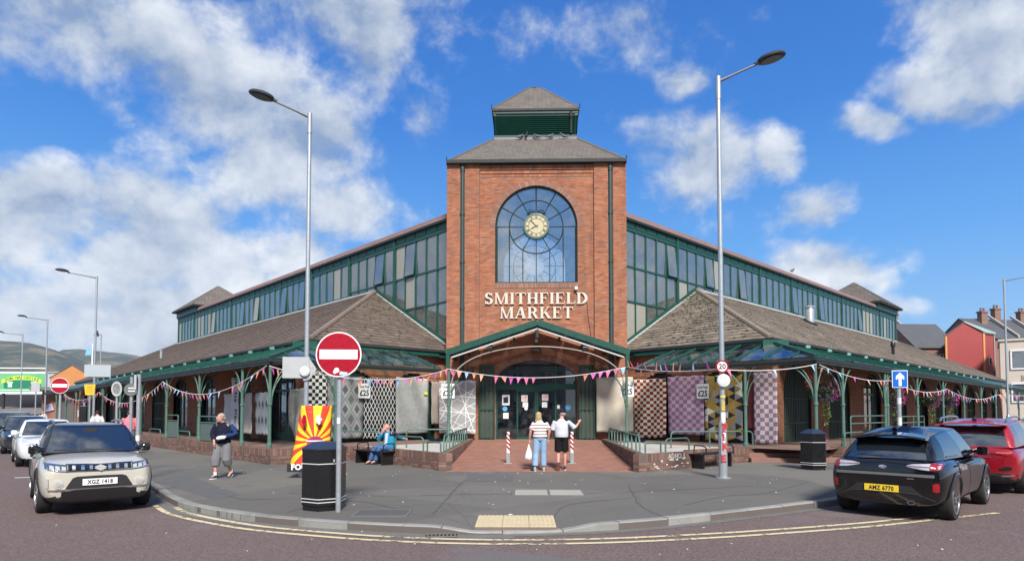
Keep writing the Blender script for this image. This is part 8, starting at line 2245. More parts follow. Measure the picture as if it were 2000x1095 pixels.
# rear: spoiler, light cluster, crease trim, bumper
m=MB(); Ls=[]
for y in [-.56+1.12*i/8 for i in range(9)]:
 zz=1.425-.06*(abs(y)/.56)**2; Ls.append([(-1.36,y*.97,zz+.03),(-1.72-.03*(1-abs(y)),y*1.02,zz-.0),(-1.74-.03*(1-abs(y)),y*1.02,zz-.03),(-1.46,y,zz-.05)])
m.loft(Ls); m.build('spoiler',blackp,pk,smooth=40)
for sy in (-1,1):
 tl=patch_=pt('r',[(sy*y,z0,z1) for y,z0,z1 in ((.36,.905,.925),(.45,.885,.948),(.55,.865,.955),(.66,.855,.958),(.75,.86,.955),(.80,.875,.945))],MT['lamp_clear'],'tail_light',.020)
 pt('r',[(sy*y,z0,z1) for y,z0,z1 in ((.685,.850,.962),(.75,.855,.96),(.815,.87,.95))],MT['lamp_red'],'red_lens',.028,4,tl); pt('r',[(sy*y,z,z+.012) for y,z in ((.37,.912),(.5,.905),(.68,.90))],MT['lamp_red'],'red_lens',.026,1,tl)
 pt('r',[(sy*.715,.52,.63),(sy*.76,.50,.65),(sy*.80,.52,.64)],MT['lamp_red'],'reflector',.012,4)
pt('r',[(y,.745-.015*(y*y),.785) for y in [-.74+1.48*i/12 for i in range(13)]],M('trim_grey',(.13,.135,.14),.35,local=True),'crease_trim',.014,2)
pt('r',[(-.56,.44,.45),(-.40,.44,.58),(.40,.44,.58),(.56,.44,.45)],MT['car_black'],'bumper_insert',.012)
pt('r',[(-.74,.28,.40),(-.5,.27,.445),(0,.27,.455),(.5,.27,.445),(.74,.28,.40)],MT['gloss_black'],'diffuser',.016)
pt('r',[(-.74,.355,.37),(-.50,.45,.463),(-.3,.462,.474),(0,.464,.476),(.3,.462,.474),(.50,.45,.463),(.74,.355,.37)],MT['alloy_dark'],'diffuser_trim',.026,1)
px_=min(sf_('r',0,z)[0].x for z in (.46,.52,.57)); plate(pk,'AMZ 6770','r',px_-.022,.525,True,y=.02)
m=MB(); hb=sf_('r',.04,.90)[0]; m.lathe([(.055,0),(.06,.008),(.045,.012)],20,(hb.x-.004,.0,.885),0,Matrix.Rotation(-pi/2,3,'Y') @ Matrix.Diagonal((.5,1,1))); m.build('badge',MT['chrome'],pk,smooth=40)
pt('r',[(-.36,.70,.713),(-.46,.70,.713)],MT['chrome'],'script_badge',.016,1)
m=MB(); m.tube([(-1.96,-.42,.315),(-2.08,-.42,.315)],.055,14,ell=.62); m.build('tailpipe',MT['chrome'],pk,smooth=50); m=MB(); m.tube([(-2.082,-.42,.315),(-2.084,-.42,.315)],.045,14,ell=.6); m.build('pipe_bore',MT['well'],pk)
m=MB(); m.tube([(-1.30,0,1.50),(-1.22,0,1.545)],[.045,.03],8); m.tube([(-1.24,0,1.54),(-1.42,0,1.72)],.007,5); m.build('aerial',MT['black'],pk)
m=MB(); m.tube([(-1.97,.0,1.06),(-1.935,.42,1.075)],.014,5); m.build('wiper',MT['car_black'],pk)
for sy in (-1,1):
 m=MB(); m.tube([(.95,sy*.735,1.03),(.2,sy*.79,1.035),(-1.2,sy*.75,1.045)],.010,5); m.build('window_trim',MT['gloss_black'],pk)
generic_front(pk,pt,sf_,z=.66)
# ---- red SUV ahead of it
rs,pt,sf_,_=build_car(veh(label='red sport utility car with pale roof rails parked ahead of the black hatchback',loc=(11.82,15.45,0),rz=radians(43.5),paint=redp,roof_m=redp,W=1.876,fa=1.36,ra=-1.36,wr=.355,pillar_m=redp,mirror_m=redp,handle_m=MT['chrome'],pil=(.36,.70,.90),sections=SUV(2.32,-2.22,.98,1.06,0),green=gh(1.12,.40,-2.10,-1.78,.84,.66,1.66,1.05,-.01,-.1,.06,.05),wheel=wh_suv,clad=.36,mirror=(.86,1.12),doors=((.95,-.05,.38),(-.08,-1.05,.38))))
for sy in (-1,1):
 tl=pt('r',[(sy*y,z0,z1) for y,z0,z1 in ((.42,.90,.93),(.55,.885,.955),(.68,.875,.965),(.80,.88,.965),(.86,.90,.95))],MT['lamp_red'],'tail_light',.018)
 pt('r',[(sy*y,.91,.935) for y in (.5,.62,.76)],M('lamp_red_pale',(.7,.10,.09),.15,coat=1.,local=True) if sy<0 else D.materials['lamp_red_pale'],'light_bar',.024,1,tl)
 pt('r',[(sy*y,z,z+.03) for y,z in ((.42,.40),(.56,.40),(.70,.41),(.80,.42))],MT['chrome'],'exhaust_trim',.022,1)
 pt('r',[(sy*.55,.55,.58),(sy*.66,.54,.63),(sy*.76,.56,.62)],MT['well'],'vent',.012,2)
pt('r',[(y,.36,.47) for y in [-.85+1.7*i/10 for i in range(11)]],MT['car_black'],'bumper_insert',.012)
pt('r',[(y,.80,.825) for y in [-.40+.8*i/6 for i in range(7)]],MT['chrome'],'crease_trim',.012,1)
plate(rs,'KXI 2094' if False else '','r',min(sf_('r',0,z)[0].x for z in (.6,.65))-.012,.62,True)
m=MB(); Ls=[]
for y in [-.66+1.32*i/8 for i in range(9)]: zz=1.585-.05*(abs(y)/.66)**2; Ls.append([(-1.66,y,zz),(-2.0,y,zz-.01),(-2.01,y,zz-.035),(-1.76,y,zz-.05)])
m.loft(Ls); m.build('spoiler',redp,rs,smooth=40)
for sy in (-1,1): m=MB(); m.tube([(.2,sy*.62,1.61),(.05,sy*.62,1.68),(-.7,sy*.63,1.70),(-1.55,sy*.62,1.67),(-1.72,sy*.615,1.59)],.024,7); m.build('roof_rail',MT['alloy'],rs,smooth=60)
m=MB(); m.tube([(-1.45,0,1.62),(-1.40,0,1.70)],[.05,.02],8); m.build('aerial',MT['black'],rs)
generic_front(rs,pt,sf_)
lb_,pt,sf_,_=build_car(veh(label='pale blue hatchback ahead of the red car at the right edge',loc=(16.2,19.6,0),rz=radians(43.5),paint=skyp,roof_m=skyp,W=1.78,pillar_m=skyp,mirror_m=skyp,sections=SUV(2.1,-2.0,.93,1.0,0),green=gh(1.0,.25,-1.92,-1.6,.80,.60,1.52,1.0,.0,-.1,.06),wheel=wh_dark,clad=.3,arch=False)); generic_front(lb_,pt,sf_)
dup(bc,(20.6,23.9,0),radians(43.5),'dark blue black saloon car ahead of the pale blue hatchback')
# ---------------------------------------------------------------- people
SKIN=M('skin',(.50,.27,.19),.5,var=.08,vs_=9,local=True); SKIN2=M('skin_ruddy',(.55,.26,.20),.5,var=.08,vs_=9,local=True)
def cloth(name,col,var=.12,bump=.25): return M(name,col,.9,var=var,vs_=7,bump=bump,bs=45,spec=.15,local=True)
def fuse(parts,name,mat_,parent,vox=.011,smooth_it=4,region=None,mats=None):
 """overlapping lofts fused into one continuous skin"""
 m=MB()
 for rings in parts: m.loft(rings)
 o=m.build(name,mats or [mat_],parent,smooth=180)
 md=o.modifiers.new('r','REMESH'); md.mode='VOXEL'; md.voxel_size=vox; md.use_smooth_shade=True
 ms=o.modifiers.new('s','SMOOTH'); ms.factor=.5; ms.iterations=smooth_it
 bake(o)
 if not o.data.materials:
  for q in (mats or [mat_]): o.data.materials.append(q)
 o.data.polygons.foreach_set('use_smooth',[True]*len(o.data.polygons))
 if region:
  o.data.polygons.foreach_set('material_index',[region(p.center) for p in o.data.polygons])
 return o
def limb(pts,rs,n=12,ends=True,tail=True):
 """round tapered rings along a path, with rounded ends"""
 P=[Vector(p) for p in pts]; k=len(P); out=[]
 T=[(P[min(i+1,k-1)]-P[max(i-1,0)]).normalized() for i in range(k)]
 seq=[(P[0]-T[0]*rs[0]*.75,rs[0]*.35,T[0]),(P[0]-T[0]*rs[0]*.4,rs[0]*.8,T[0])] if ends else []
 seq+= [(P[i],rs[i],T[i]) for i in range(k)]
 if ends and tail: seq+= [(P[-1]+T[-1]*rs[-1]*.4,rs[-1]*.8,T[-1]),(P[-1]+T[-1]*rs[-1]*.75,rs[-1]*.35,T[-1])]
 up=Vector((0.13,1,.21)).normalized()
 for (p,r_,t_) in seq:
  a=t_.cross(up)
  if a.length<.05: a=t_.cross(Vector((1,0,0)))
  a.normalize(); b_=a.cross(t_).normalized()
  out.append([p+a*r_*cos(2*pi*j/n)+b_*r_*sin(2*pi*j/n) for j in range(n)])
 return out
def trunk(rows,n=20):
 """rows of (centre, half width, half depth, side axis, fore axis)"""
 out=[]
 for (c,rx,ry,ax,ay) in rows:
  c=Vector(c); out.append([c+ax*rx*cos(2*pi*j/n)+ay*ry*sin(2*pi*j/n) for j in range(n)])
 return out
def ell(c,rx,ry,rz_,R=None,n=14,k=9):
 out=[]
 for i in range(k):
  a=-pi/2+pi*(i+.35)/(k-.3); ring=[]
  for j in range(n):
   v=Vector((rx*cos(a)*cos(2*pi*j/n),ry*cos(a)*sin(2*pi*j/n),rz_*sin(a)))
   if R is not None: v=R @ v
   ring.append(Vector(c)+v)
  out.append(ring)
 return out
def hand(w,d,up,s=1.,curl=.5,thumb=1):
 """a palm, four unequal curled fingers and a thumb leaving the side of the palm; w wrist, d along the hand, up = back of the hand"""
 w,d,up=Vector(w),Vector(d).normalized(),Vector(up).normalized(); sd=d.cross(up).normalized()*thumb; up=sd.cross(d).normalized()*thumb
 P=[limb([w,w+d*.045*s,w+d*.085*s],[.026*s,.036*s,.034*s],10)]
 for i,(o_,L) in enumerate(((.026,.066),(.009,.076),(-.009,.071),(-.026,.056))):
  b_=w+d*.085*s+sd*o_*s; L *= s; c1,c2=curl*.8,curl*1.7
  p1=b_+d*L*.42*cos(c1*.6)-up*L*.42*sin(c1*.6); p2=p1+d*L*.34*cos(c1+.3*curl)-up*L*.34*sin(c1+.3*curl); p3=p2+d*L*.26*cos(c2)-up*L*.26*sin(c2)
  P.append(limb([b_-d*.02,b_,p1,p2,p3],[.010*s,.0098*s,.0092*s,.0085*s,.0075*s],8))
 t0=w+d*.028*s+sd*.028*s; P.append(limb([t0,t0+d*.028*s+sd*.022*s,t0+d*.058*s+sd*.028*s-up*.008],[.0135*s,.0115*s,.009*s],8)); return P
def head_parts(c,R,s=1.,chin=1.):
 c=Vector(c); f=lambda x,y,z: c+R @ Vector((x*s,y*s,z*s))
 P=[ell(f(0,.012,.035),.076*s,.093*s,.088*s,R,18,12),ell(f(0,-.018,-.030),.060*s,.070*s,.088*s,R,16,10),ell(f(0,-.052,-.088),.034*s,.034*s,.026*s*chin,R)]
 P.append(limb([f(0,-.082,.022),f(0,-.104,-.012),f(0,-.094,-.024)],[.010*s,.0145*s,.010*s],8))
 for sx in (-1,1):
  P.append(ell(f(sx*.078,.018,-.008),.010*s,.020*s,.032*s,R,10,7)); P.append(ell(f(sx*.040,-.062,-.018),.022*s,.020*s,.022*s,R,10,7))
 P.append(limb([f(-.042,-.077,.028),f(0,-.090,.030),f(.042,-.077,.028)],[.010*s,.011*s,.010*s],8))
 P.append(limb([f(-.024,-.082,-.056),f(0,-.089,-.056),f(.024,-.082,-.056)],[.008*s,.0095*s,.008*s],8)); return P
def face(o,c,R,s=1.):
 c=Vector(c); f=lambda x,y,z: c+R @ Vector((x*s,y*s,z*s))
 ew=D.materials.get('eye_white') or M('eye_white',(.6,.58,.55),.3,local=True); ed=D.materials.get('eye_dark') or M('eye_dark',(.03,.025,.02),.3,local=True); lp=D.materials.get('lip') or M('lip',(.36,.13,.11),.5,local=True)
 for sx in (-1,1):
  m=MB(); m.loft(ell(f(sx*.031,-.074,.010),.013*s,.010*s,.008*s,R,10,7)); e=m.build('eye',ew,o,smooth=180); m=MB(); m.loft(ell(f(sx*.031,-.082,.010),.0055*s,.004*s,.0055*s,R,8,6)); m.build('iris',ed,e)
  m=MB(); m.tube([f(sx*.016,-.086,.031),f(sx*.034,-.082,.036),f(sx*.050,-.070,.031)],.0045*s,6); m.build('eyebrow',D.materials.get('hair_grey') or ed,o)
 m=MB(); m.tube([f(-.022,-.088,-.056),f(0,-.096,-.055),f(.022,-.088,-.056)],.004*s,6); m.build('mouth',lp,o)
def shoe(o,ankle,d,mat_,sole_m,s=1.,pitch=0.,name='shoe'):
 a=Vector(ankle); d=Vector(d).normalized(); sd=d.cross(Vector((0,0,1))).normalized(); up=sd.cross(d).normalized()
 R=Matrix((sd,d,up)).transposed(); Rp=Matrix.Rotation(pitch,3,sd) @ R
 f=lambda x,y,z: a+Rp @ Vector((x*s,y*s,z*s))
 rings=[]
 for (y,w,h0,h1) in ((-.072,.022,-.062,-.02),(-.06,.036,-.07,.025),(-.02,.040,-.072,.045),(.04,.043,-.072,.01),(.09,.048,-.072,-.012),(.14,.046,-.072,-.028),(.175,.034,-.07,-.04),(.19,.015,-.066,-.05)):
  rings.append([f(w*cos(2*pi*k/14),y,(h0+h1)/2+(h1-h0)/2*sin(2*pi*k/14)) for k in range(14)])
 m=MB(); m.loft(rings); so=m.build(name,mat_,o,smooth=60)
 m=MB(); rr_=[[f(w*1.06*cos(2*pi*k/16),0,0)*0+f(w_x,w_y,z) for (w_x,w_y) in [(.046*cos(t_)*(1.05 if sin(t_)>0 else .92),.058+.138*sin(t_)) for t_ in [2*pi*k2/16 for k2 in range(16)]]] for z in (-.092,-.068)] if False else [[f(.049*cos(t_)*(1.03 if sin(t_)>0 else .88),.058+.138*sin(t_),z) for t_ in [2*pi*k2/18 for k2 in range(18)]] for z in (-.090,-.062)]
 m.loft(rr_); m.build('sole',sole_m,so,smooth=40)
X,Y_,Z_=Vector((1,0,0)),Vector((0,1,0)),Vector((0,0,1))
sole_w=M('sole_white',(.62,.62,.60),.6,local=True); shoe_dk=M('shoe_dark',(.018,.02,.03),.6,local=True); shoe_gr=M('shoe_grey',(.28,.32,.31),.7,var=.3,vs_=20,local=True)
def skirted(P): return P
# every figure faces -y in its own frame; feet on z = 0
def figure(label,loc,rz,s,J,skin,wear,group=None,head_R=None,vox=.011,belly=0.,shoulder=1.,hands=None):
 """J: joints of the pose; wear: list of (part name, material, builder(J) -> lofts, voxel)"""
 o=thing('person',label,'person',loc,rz,group)
 ax=(J['shR']-J['shL']).normalized(); axh=(J['hipR']-J['hipL']).normalized()
 J['head']=J['head']-Vector((0,0,.025)); ch,pe,nk,hd=J['chest'],J['pelvis'],J['neck'],J['head']
 spine=(nk-pe).normalized(); fy=ax.cross(spine).normalized(); fyh=axh.cross(spine).normalized()
 if fy.y>0: fy=-fy
 if fyh.y>0: fyh=-fyh
 J['ax'],J['fy'],J['axh'],J['fyh'],J['spine']=ax,fy,axh,fyh,spine
 parts=[]
 sw=(J['shR']-J['shL']).length/2
 parts.append(trunk([(pe-spine*.10,.10,.08,axh,fyh),(pe-spine*.04,.155,.11,axh,fyh),(pe+spine*.06,.155,.112+belly*.3,axh,fyh),(pe.lerp(ch,.45),.140+belly*.25,.10+belly*.5,ax,fy),(ch,.155+belly*.1,.108+belly*.3,ax,fy),(ch.lerp(nk,.55),sw*.86,.092,ax,fy),(ch.lerp(nk,.85),sw*.55,.07,ax,fy),(nk,.062,.062,ax,fy)]))
 R=head_R or Matrix.Identity(3)
 parts.append(limb([nk-spine*.03,nk.lerp(hd,.5),hd-Vector((0,0,.03))],[.066,.058,.056]))
 parts+= head_parts(hd,R)
 for sd in 'LR':
  sh,el,wr=J['sh'+sd]-Vector((0,0,.035)),J['el'+sd],J['wr'+sd]
  parts.append(limb([sh.lerp(ch,.40),sh,sh.lerp(el,.5),el,el.lerp(wr,.35),el.lerp(wr,.75),wr],[.055,.055,.047,.040,.042,.032,.026]))
  d_=J.get('hand'+sd) or (wr-el); b_=J.get('back'+sd) or (Vector((1 if sd== 'R' else -1,0,0)))
  parts+= hand(wr,d_,b_,1.,J.get('curl'+sd,.6),J.get('thumb'+sd,1 if sd== 'R' else -1))
  hp_,kn,an=J['hip'+sd],J['kn'+sd],J['an'+sd]
  parts.append(limb([hp_,hp_.lerp(kn,.25),hp_.lerp(kn,.7),kn,kn.lerp(an,.28),kn.lerp(an,.7),an],[.088,.085,.066,.054,.055,.041,.034]))
  toe=J.get('toe'+sd) or Vector((0,-1,0)); parts.append(limb([an,an+toe*.05-Vector((0,0,.03)),an+toe*.13-Vector((0,0,.055))],[.034,.036,.028]))
 body=fuse(parts,'body',skin,o,vox,3)
 for (nm,mt,fn,vx) in wear: fuse(fn(J),nm,mt if not isinstance(mt,tuple) else None,o,vx,3,mt[1] if isinstance(mt,tuple) else None,mt[0] if isinstance(mt,tuple) else None)
 o.scale=(s,s,s); return o,R
def tee(J,sleeve=.85,loose=.022,hem=.02,belly=0.,flare=0.):
 ch,pe,nk,sp,ax,fy,axh,fyh=J['chest'],J['pelvis'],J['neck'],J['spine'],J['ax'],J['fy'],J['axh'],J['fyh']; sw=(J['shR']-J['shL']).length/2
 P=[trunk([(pe-sp*hem,.172+loose*.6+flare,.128+loose*.5+belly*.35,axh,fyh),(pe+sp*.07,.162+loose*1.1+flare*.6,.122+loose*.6+belly*.5,axh,fyh),(pe.lerp(ch,.45),.15+loose+belly*.25,.112+loose*.5+belly*.55,ax,fy),(ch,.168+loose*.6+belly*.1,.118+loose*.5+belly*.3,ax,fy),(ch.lerp(nk,.50),sw*.82+loose*.3,.102+loose*.3,ax,fy),(ch.lerp(nk,.78),sw*.60,.088,ax,fy),(nk-sp*.0,.082,.078,ax,fy),(nk+sp*.012,.070,.068,ax,fy)])]
 for sd in 'LR':
  sh,el,wr=J['sh'+sd]-Vector((0,0,.035)),J['el'+sd],J['wr'+sd]
  if sleeve<= 1: e=sh.lerp(el,sleeve); P.append(limb([sh.lerp(ch,.42),sh,sh.lerp(e,.6),e],[.058,.060+loose*.2,.058+loose*.4,.056+loose*.8],14,True,False))
  else: e=el.lerp(wr,sleeve-1); P.append(limb([sh.lerp(ch,.42),sh,sh.lerp(el,.5),el,el.lerp(e,.5),e],[.058,.062+loose*.2,.060+loose*.3,.056+loose*.4,.053+loose*.3,.044+loose*.3],14,True,False))
 return P
def trousers(J,to=1.9,loose=.02,waist=.05,flare=0.):
 pe,sp,axh,fyh=J['pelvis'],J['spine'],J['axh'],J['fyh']
 P=[trunk([(pe-sp*.11,.13,.10,axh,fyh),(pe-sp*.05,.172,.128,axh,fyh),(pe+sp*waist,.160,.118,axh,fyh)])]
 for sd in 'LR':
  h,k,a=J['hip'+sd],J['kn'+sd],J['an'+sd]
  if to<= 1: e=h.lerp(k,to); P.append(limb([h,h.lerp(e,.5),e],[.096+loose*.5,.092+loose*.8,.082+loose*1.5],14,True,False))
  else:
   e=k.lerp(a,to-1); P.append(limb([h,h.lerp(k,.3),h.lerp(k,.7),k,k.lerp(e,.5),e],[.097+loose*.3,.094+loose*.4,.080+loose*.7,.066+loose,.060+loose+flare*.5,.052+loose+flare],14,True,False))
 return P
def V3(*a): return Vector(a)
# -- striped woman and capped man, walking away up the ramp (they face +y: turned by pi)
stripe_m=NT('striped_tee'); p_=stripe_m.obj(); sp_=stripe_m.n('ShaderNodeSeparateXYZ'); stripe_m.l(p_,sp_.inputs[0])
zz_=stripe_m.math('ADD',sp_.outputs[2],stripe_m.math('MULTIPLY',stripe_m.noise(p_,3,2),.03)); zf=stripe_m.math('FRACT',stripe_m.math('DIVIDE',zz_,.088))
cc_=stripe_m.mix(stripe_m.math('LESS_THAN',zf,.27),stripe_m.mix(stripe_m.math('GREATER_THAN',zf,.68),(.76,.72,.69),(.74,.50,.46)),(.10,.075,.075)); cc_=stripe_m.mix(stripe_m.math('GREATER_THAN',zz_,1.36),cc_,(.74,.66,.62))
stripe_m.l(cc_,stripe_m.bsdf.inputs['Base Color']); stripe_m.bsdf.inputs['Roughness'].default_value=.9; stripe_m.bump(stripe_m.noise(p_,40,3),.2,.01)
denim_pale=cloth('denim_pale',(.24,.36,.52),.22); denim=cloth('denim',(.055,.12,.26),.3); tee_white=cloth('tee_white',(.52,.53,.58),.05); short_bl=cloth('shorts_black',(.010,.010,.011)); navy_k=cloth('navy_knit',(.012,.014,.030)); blue_k=cloth('blue_sleeve',(.018,.04,.12)); grey_k=cloth('grey_cargo',(.17,.17,.18),.25); teal=cloth('jacket_blue',(.02,.22,.36),.15); pinkc=cloth('pink_shirt',(.75,.19,.23)); whc=cloth('white_shirt',(.68,.68,.68)); palec=cloth('grey_hoodie',(.42,.45,.50))
hairb=M('hair_blonde',(.42,.30,.14),.6,var=.3,vs_=18,bump=.6,bs=60,local=True); hairg=M('hair_grey',(.30,.28,.25),.7,var=.3,vs_=25,bump=.5,bs=70,local=True); hairbr=M('hair_brown',(.05,.025,.015),.6,var=.3,vs_=20,bump=.5,local=True)
J=dict(pelvis=V3(0,0,.96),chest=V3(0,-.01,1.23),neck=V3(.01,-.01,1.43),head=V3(.04,-.05,1.585),shL=V3(-.19,0,1.38),shR=V3(.19,0,1.38),elL=V3(-.27,.05,1.14),wrL=V3(-.235,-.04,.90),elR=V3(.27,.04,1.13),wrR=V3(.30,-.04,.885),hipL=V3(-.095,0,.90),hipR=V3(.095,0,.90),knL=V3(-.10,-.03,.50),anL=V3(-.105,-.02,.10),knR=V3(.12,.01,.50),anR=V3(.15,.10,.10),handL=V3(.02,-.2,-1),handR=V3(0,-.1,-1),curlR=1.0)
wl_=G_=None
def GP(u,v,z):
 F_=1210.1; pp=803-F_*tan(radians(2.2)); x,y=(u-1000)/F_,(pp-v)/F_; c_,s_=cos(radians(2.2)),sin(radians(2.2))
 d=Vector((x,c_-y*s_,s_+y*c_)); t_=(z-CAM_H)/d.z; return (d.x*t_,d.y*t_,z)
wom,R=figure('woman in a striped top and pale jeans walking up the ramp with a carrier bag',(.80,17.75,PAV+.012),pi+.02,.995,J,SKIN2,[('striped_top',stripe_m.mat,lambda J: tee(J,.8,.032,.0,.04,.02),.012),('jeans',denim_pale,lambda J: trousers(J,1.88,.022,.05,.012),.012)],belly=.05)
hp0=J['head']; Rh=Matrix.Identity(3)
def hair(parts,mat_,o,vox=.010): return fuse(parts,'hair',mat_,o,vox,3)
hair([ell(hp0+V3(0,.022,.045),.090,.098,.090,None,18,12),ell(hp0+V3(0,.045,-.03),.088,.075,.12,None,16,10),ell(hp0+V3(-.07,.045,-.12),.035,.04,.07),ell(hp0+V3(.055,.05,-.12),.045,.04,.07),limb([hp0+V3(.03,.08,-.08),hp0+V3(-.09,.07,-.15)],[.03,.018])],hairb,wom); face(wom,hp0,Rh)
for sd,pt_ in (('L',0.),('R',.0)): shoe(wom,J['an'+sd]+V3(0,0,-.012),(0.05 if sd== 'L' else -.05,-1,0),shoe_gr,sole_w,1.,pt_)
cap_,R=figure('man in a navy cap, white T-shirt and black shorts raising one hand',(1.43,17.95,PAV+.02),pi-.05,1.0,dict(J := dict(pelvis=V3(0,0,.97),chest=V3(0,.0,1.25),neck=V3(.0,-.01,1.46),head=V3(-.035,-.055,1.615),shL=V3(-.205,0,1.41),shR=V3(.205,0,1.41),elL=V3(-.39,-.06,1.20),wrL=V3(-.51,-.22,1.36),elR=V3(.27,-.02,1.14),wrR=V3(.22,-.20,.98),hipL=V3(-.095,0,.92),hipR=V3(.095,0,.92),knL=V3(-.10,-.02,.50),anL=V3(-.10,-.0,.10),knR=V3(.09,-.01,.50),anR=V3(.10,.24,.20),toeR=V3(0,-.45,-.9),handL=V3(-.45,-.4,.75),backL=V3(0,.6,1),curlL=.9,curlR=.9)),SKIN2,[('t_shirt',tee_white,lambda J: tee(J,.95,.034,.03,.06),.012),('shorts',short_bl,lambda J: trousers(J,.92,.022),.012)],belly=.07)
hp0=J['head']; Rt=Matrix.Rotation(.5,3,'Z')
hair([ell(hp0+Rt @ V3(0,.03,.0),.081,.086,.075,Rt,16,10)],hairg,cap_)
fuse([ell(hp0+Rt @ V3(0,.012,.065),.091,.106,.072,Rt,18,12)],'cap',cloth('cap_navy',(.012,.016,.04)),cap_,.009,2)
m=MB(); n_=12; Pb=[hp0+Rt @ V3(.085*cos(pi+pi*i/n_),-.06+.12*sin(pi+pi*i/n_),.045-.02*abs(sin(pi*i/n_))) for i in range(n_+1)]; m.prism(Pb,[p+V3(0,0,.008) for p in Pb]); m.build('cap_peak',D.materials['cap_navy'],cap_)
face(cap_,hp0,Matrix.Identity(3))
shoe(cap_,J['anL']+V3(0,0,-.01),(.03,-1,0),shoe_dk,sole_w); shoe(cap_,J['anR']+V3(0,0,-.02),(0,-1,0),shoe_dk,M('sole_brown',(.22,.09,.06),.7,local=True),1.,-1.05)
m=MB(); m.tube([Vector((0,0,0)),Vector((-.03,0,.005))],.02,8)
# carrier bag
bag=thing('carrier_bag','white plastic carrier bag hanging from the striped woman\'s hand','bag',(.485,17.80,.44),.3)
m=MB(); rr=random.Random(6); rings=[]
for (z,w,d_) in ((-.0,.07,.03),(.03,.105,.05),(.12,.11,.055),(.22,.085,.045),(.32,.05,.03),(.40,.025,.015),(.46,.012,.01)): rings.append([((w*(1+.12*sin(k*2.3+z*20)))*cos(2*pi*k/16),(d_*(1+.2*cos(k*1.7+z*14)))*sin(2*pi*k/16),z) for k in range(16)])
m.loft(rings); m.build('bag',M('bag_plastic',(.70,.71,.72),.35,var=.06,bump=.3,bs=14,local=True),bag,smooth=60)
# -- the walking man with his left hand bandaged
J=dict(pelvis=V3(0,0,.93),chest=V3(.02,-.02,1.22),neck=V3(-.005,-.05,1.43),head=V3(-.03,-.10,1.575),shL=V3(-.21,.02,1.37),shR=V3(.21,-.02,1.37),elR=V3(.34,-.06,1.14),wrR=V3(.06,-.26,1.055),elL=V3(-.26,.0,1.13),wrL=V3(-.17,-.13,.93),hipL=V3(-.095,0,.88),hipR=V3(.095,0,.88),knL=V3(-.14,-.10,.48),anL=V3(-.13,-.14,.10),knR=V3(.11,-.05,.48),anR=V3(.16,.16,.15),handR=V3(-1,-.25,-.1),backR=V3(0,-.5,.9),handL=V3(.1,-.3,-1),toeL=V3(-.3,-1,0),toeR=V3(-.2,-.8,-.35))
hR=Matrix.Rotation(-.95,3,'Z')
wk,R=figure('grey haired man in a navy jumper and grey cargo shorts striding left, one hand bandaged',(-7.42,15.95,PAV),.10,.995,J,SKIN2,[('jumper',([navy_k,blue_k],lambda c: 1 if c.x>.195+.1*max(0,c.z-1.2) or (c.z<1.16 and c.y<-.16 and c.x>.05) else 0),lambda J: tee(J,1.72,.034,.02,.06),.012),('cargo_shorts',grey_k,lambda J: trousers(J,1.42,.05),.012)],head_R=hR,belly=.06)
hp0=J['head']; hair([ell(hp0+hR @ V3(0,.026,.045),.083,.092,.083,None,16,10),ell(hp0+hR @ V3(0,.055,-.01),.078,.06,.06)],hairg,wk); face(wk,hp0,hR)
fuse([limb([J['wrR']+V3(.05,.02,.0),J['wrR'],J['wrR']+V3(-.09,-.02,-.02)],[.046,.052,.050])],'bandage',M('bandage',(.75,.75,.73),.8,local=True),wk,.010,2)
for sd,pt_ in (('L',0.),('R',-.45)):
 m=MB(); m.tube([J['an'+sd]+V3(0,0,-.02),J['an'+sd]+V3(0,0,.07)],.042,10); m.build('sock',MT['white'],wk,smooth=60); shoe(wk,J['an'+sd]+V3(0,0,-.01),(-.35,-1,0) if sd== 'L' else (-.1,-1,0),shoe_dk,sole_w,1.,pt_)
 # -- the seated man
J=dict(pelvis=V3(.02,.0,.55),chest=V3(.03,.02,.83),neck=V3(.0,-.02,1.05),head=V3(-.03,-.07,1.20),shL=V3(-.20,-.0,.99),shR=V3(.22,.02,.99),elL=V3(-.25,-.20,.80),wrL=V3(-.09,-.20,1.03),elR=V3(.45,.04,.87),wrR=V3(.62,.00,.82),hipL=V3(-.09,-.02,.50),hipR=V3(.10,-.02,.50),knL=V3(-.24,-.42,.56),anL=V3(-.35,-.50,.13),knR=V3(-.05,-.44,.53),anR=V3(-.16,-.50,.12),handL=V3(.3,.25,1),backL=V3(0,-1,.2),handR=V3(1,-.1,-.1),toeL=V3(-.7,-.7,-.2),toeR=V3(-.6,-.8,0),curlL=1.2)
hR=Matrix.Rotation(-.75,3,'Z')
def jacket(J): return tee(J,1.8,.04,.06,.06)
wS=LW(-4.98,-7.32,PAV)
st_,R=figure('balding man in a blue jacket sitting on the left bench, hand to mouth',wS,TH-.35,1.0,J,SKIN2,[('jacket',([teal,navy_k,tee_white],lambda c: 2 if abs(c.x+.0)<.055 and c.y<-.09 and c.z<1.0 else (1 if c.z>.90 and c.x>.1 else 0)),jacket,.012),('jeans',denim,lambda J: trousers(J,1.98,.02),.012)],head_R=hR,belly=.06)
hp0=J['head']; hair([ell(hp0+hR @ V3(0,.05,.005),.080,.066,.062),],hairg,st_); face(st_,hp0,hR)
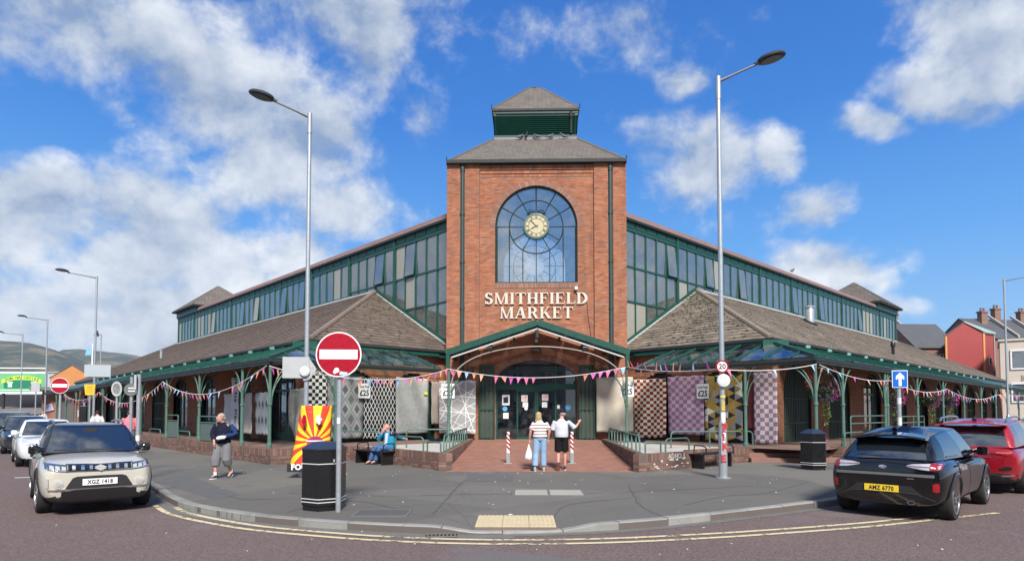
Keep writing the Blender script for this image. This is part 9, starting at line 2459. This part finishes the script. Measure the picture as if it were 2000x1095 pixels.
for sd in 'LR': shoe(st_,J['an'+sd]+V3(0,0,-.03),J['toe'+sd]*1+V3(0,0,.2 if sd== 'L' else 0),shoe_dk,shoe_dk,1.,-.2 if sd== 'L' else 0)
# -- people further along the left pavement, seen from behind
def stand(): return dict(pelvis=V3(0,0,.96),chest=V3(0,0,1.25),neck=V3(0,-.01,1.46),head=V3(0,-.045,1.615),shL=V3(-.205,0,1.41),shR=V3(.205,0,1.41),elL=V3(-.27,.02,1.14),wrL=V3(-.26,-.08,.90),elR=V3(.27,.02,1.14),wrR=V3(.26,-.08,.90),hipL=V3(-.095,0,.92),hipR=V3(.095,0,.92),knL=V3(-.11,-.05,.50),anL=V3(-.11,-.08,.10),knR=V3(.10,.02,.50),anR=V3(.10,.12,.12),handL=V3(0,-.1,-1),handR=V3(0,-.1,-1))
for (lab,x,y,rz,top,leg,hr,sc) in (('person in a pink shirt walking away behind the beige crossover',-15.35,24.9,pi+.6,pinkc,grey_k,hairbr,1.02),('person in a white shirt walking away beside the far cars',-22.6,33.8,pi+.6,whc,denim,hairbr,1.02),('person in a pale grey hooded top far along the left pavement',-38.2,50.5,pi+.6,palec,denim,hairg,1.0)):
 J=stand(); o,R=figure(lab,(x,y,PAV),rz,sc,J,SKIN2,[('shirt',top,lambda J: tee(J,1.75,.035,.03,.05),.016),('trousers',leg,lambda J: trousers(J,1.9,.02),.016)],belly=.06,vox=.014)
 hair([ell(J['head']+V3(0,.03,.03),.085,.092,.092,None,12,8)],hr,o,.014)
 for sd in 'LR': shoe(o,J['an'+sd],(0,-1,0),shoe_dk,sole_w)
 # ---------------------------------------------------------------- the air
m=MB(); m.box((0,2400,238),(10900,5400,480)); hz=NT('air'); hz.nt.nodes.remove(hz.bsdf)
pv_=hz.n('ShaderNodeVolumePrincipled'); pv_.inputs['Color'].default_value=(.72,.82,.95,1); pv_.inputs['Density'].default_value=.00008; pv_.inputs['Anisotropy'].default_value=.2
hz.l(pv_.outputs[0],hz.out.inputs['Volume']); tag(m.build('haze',hz.mat),kind='stuff')
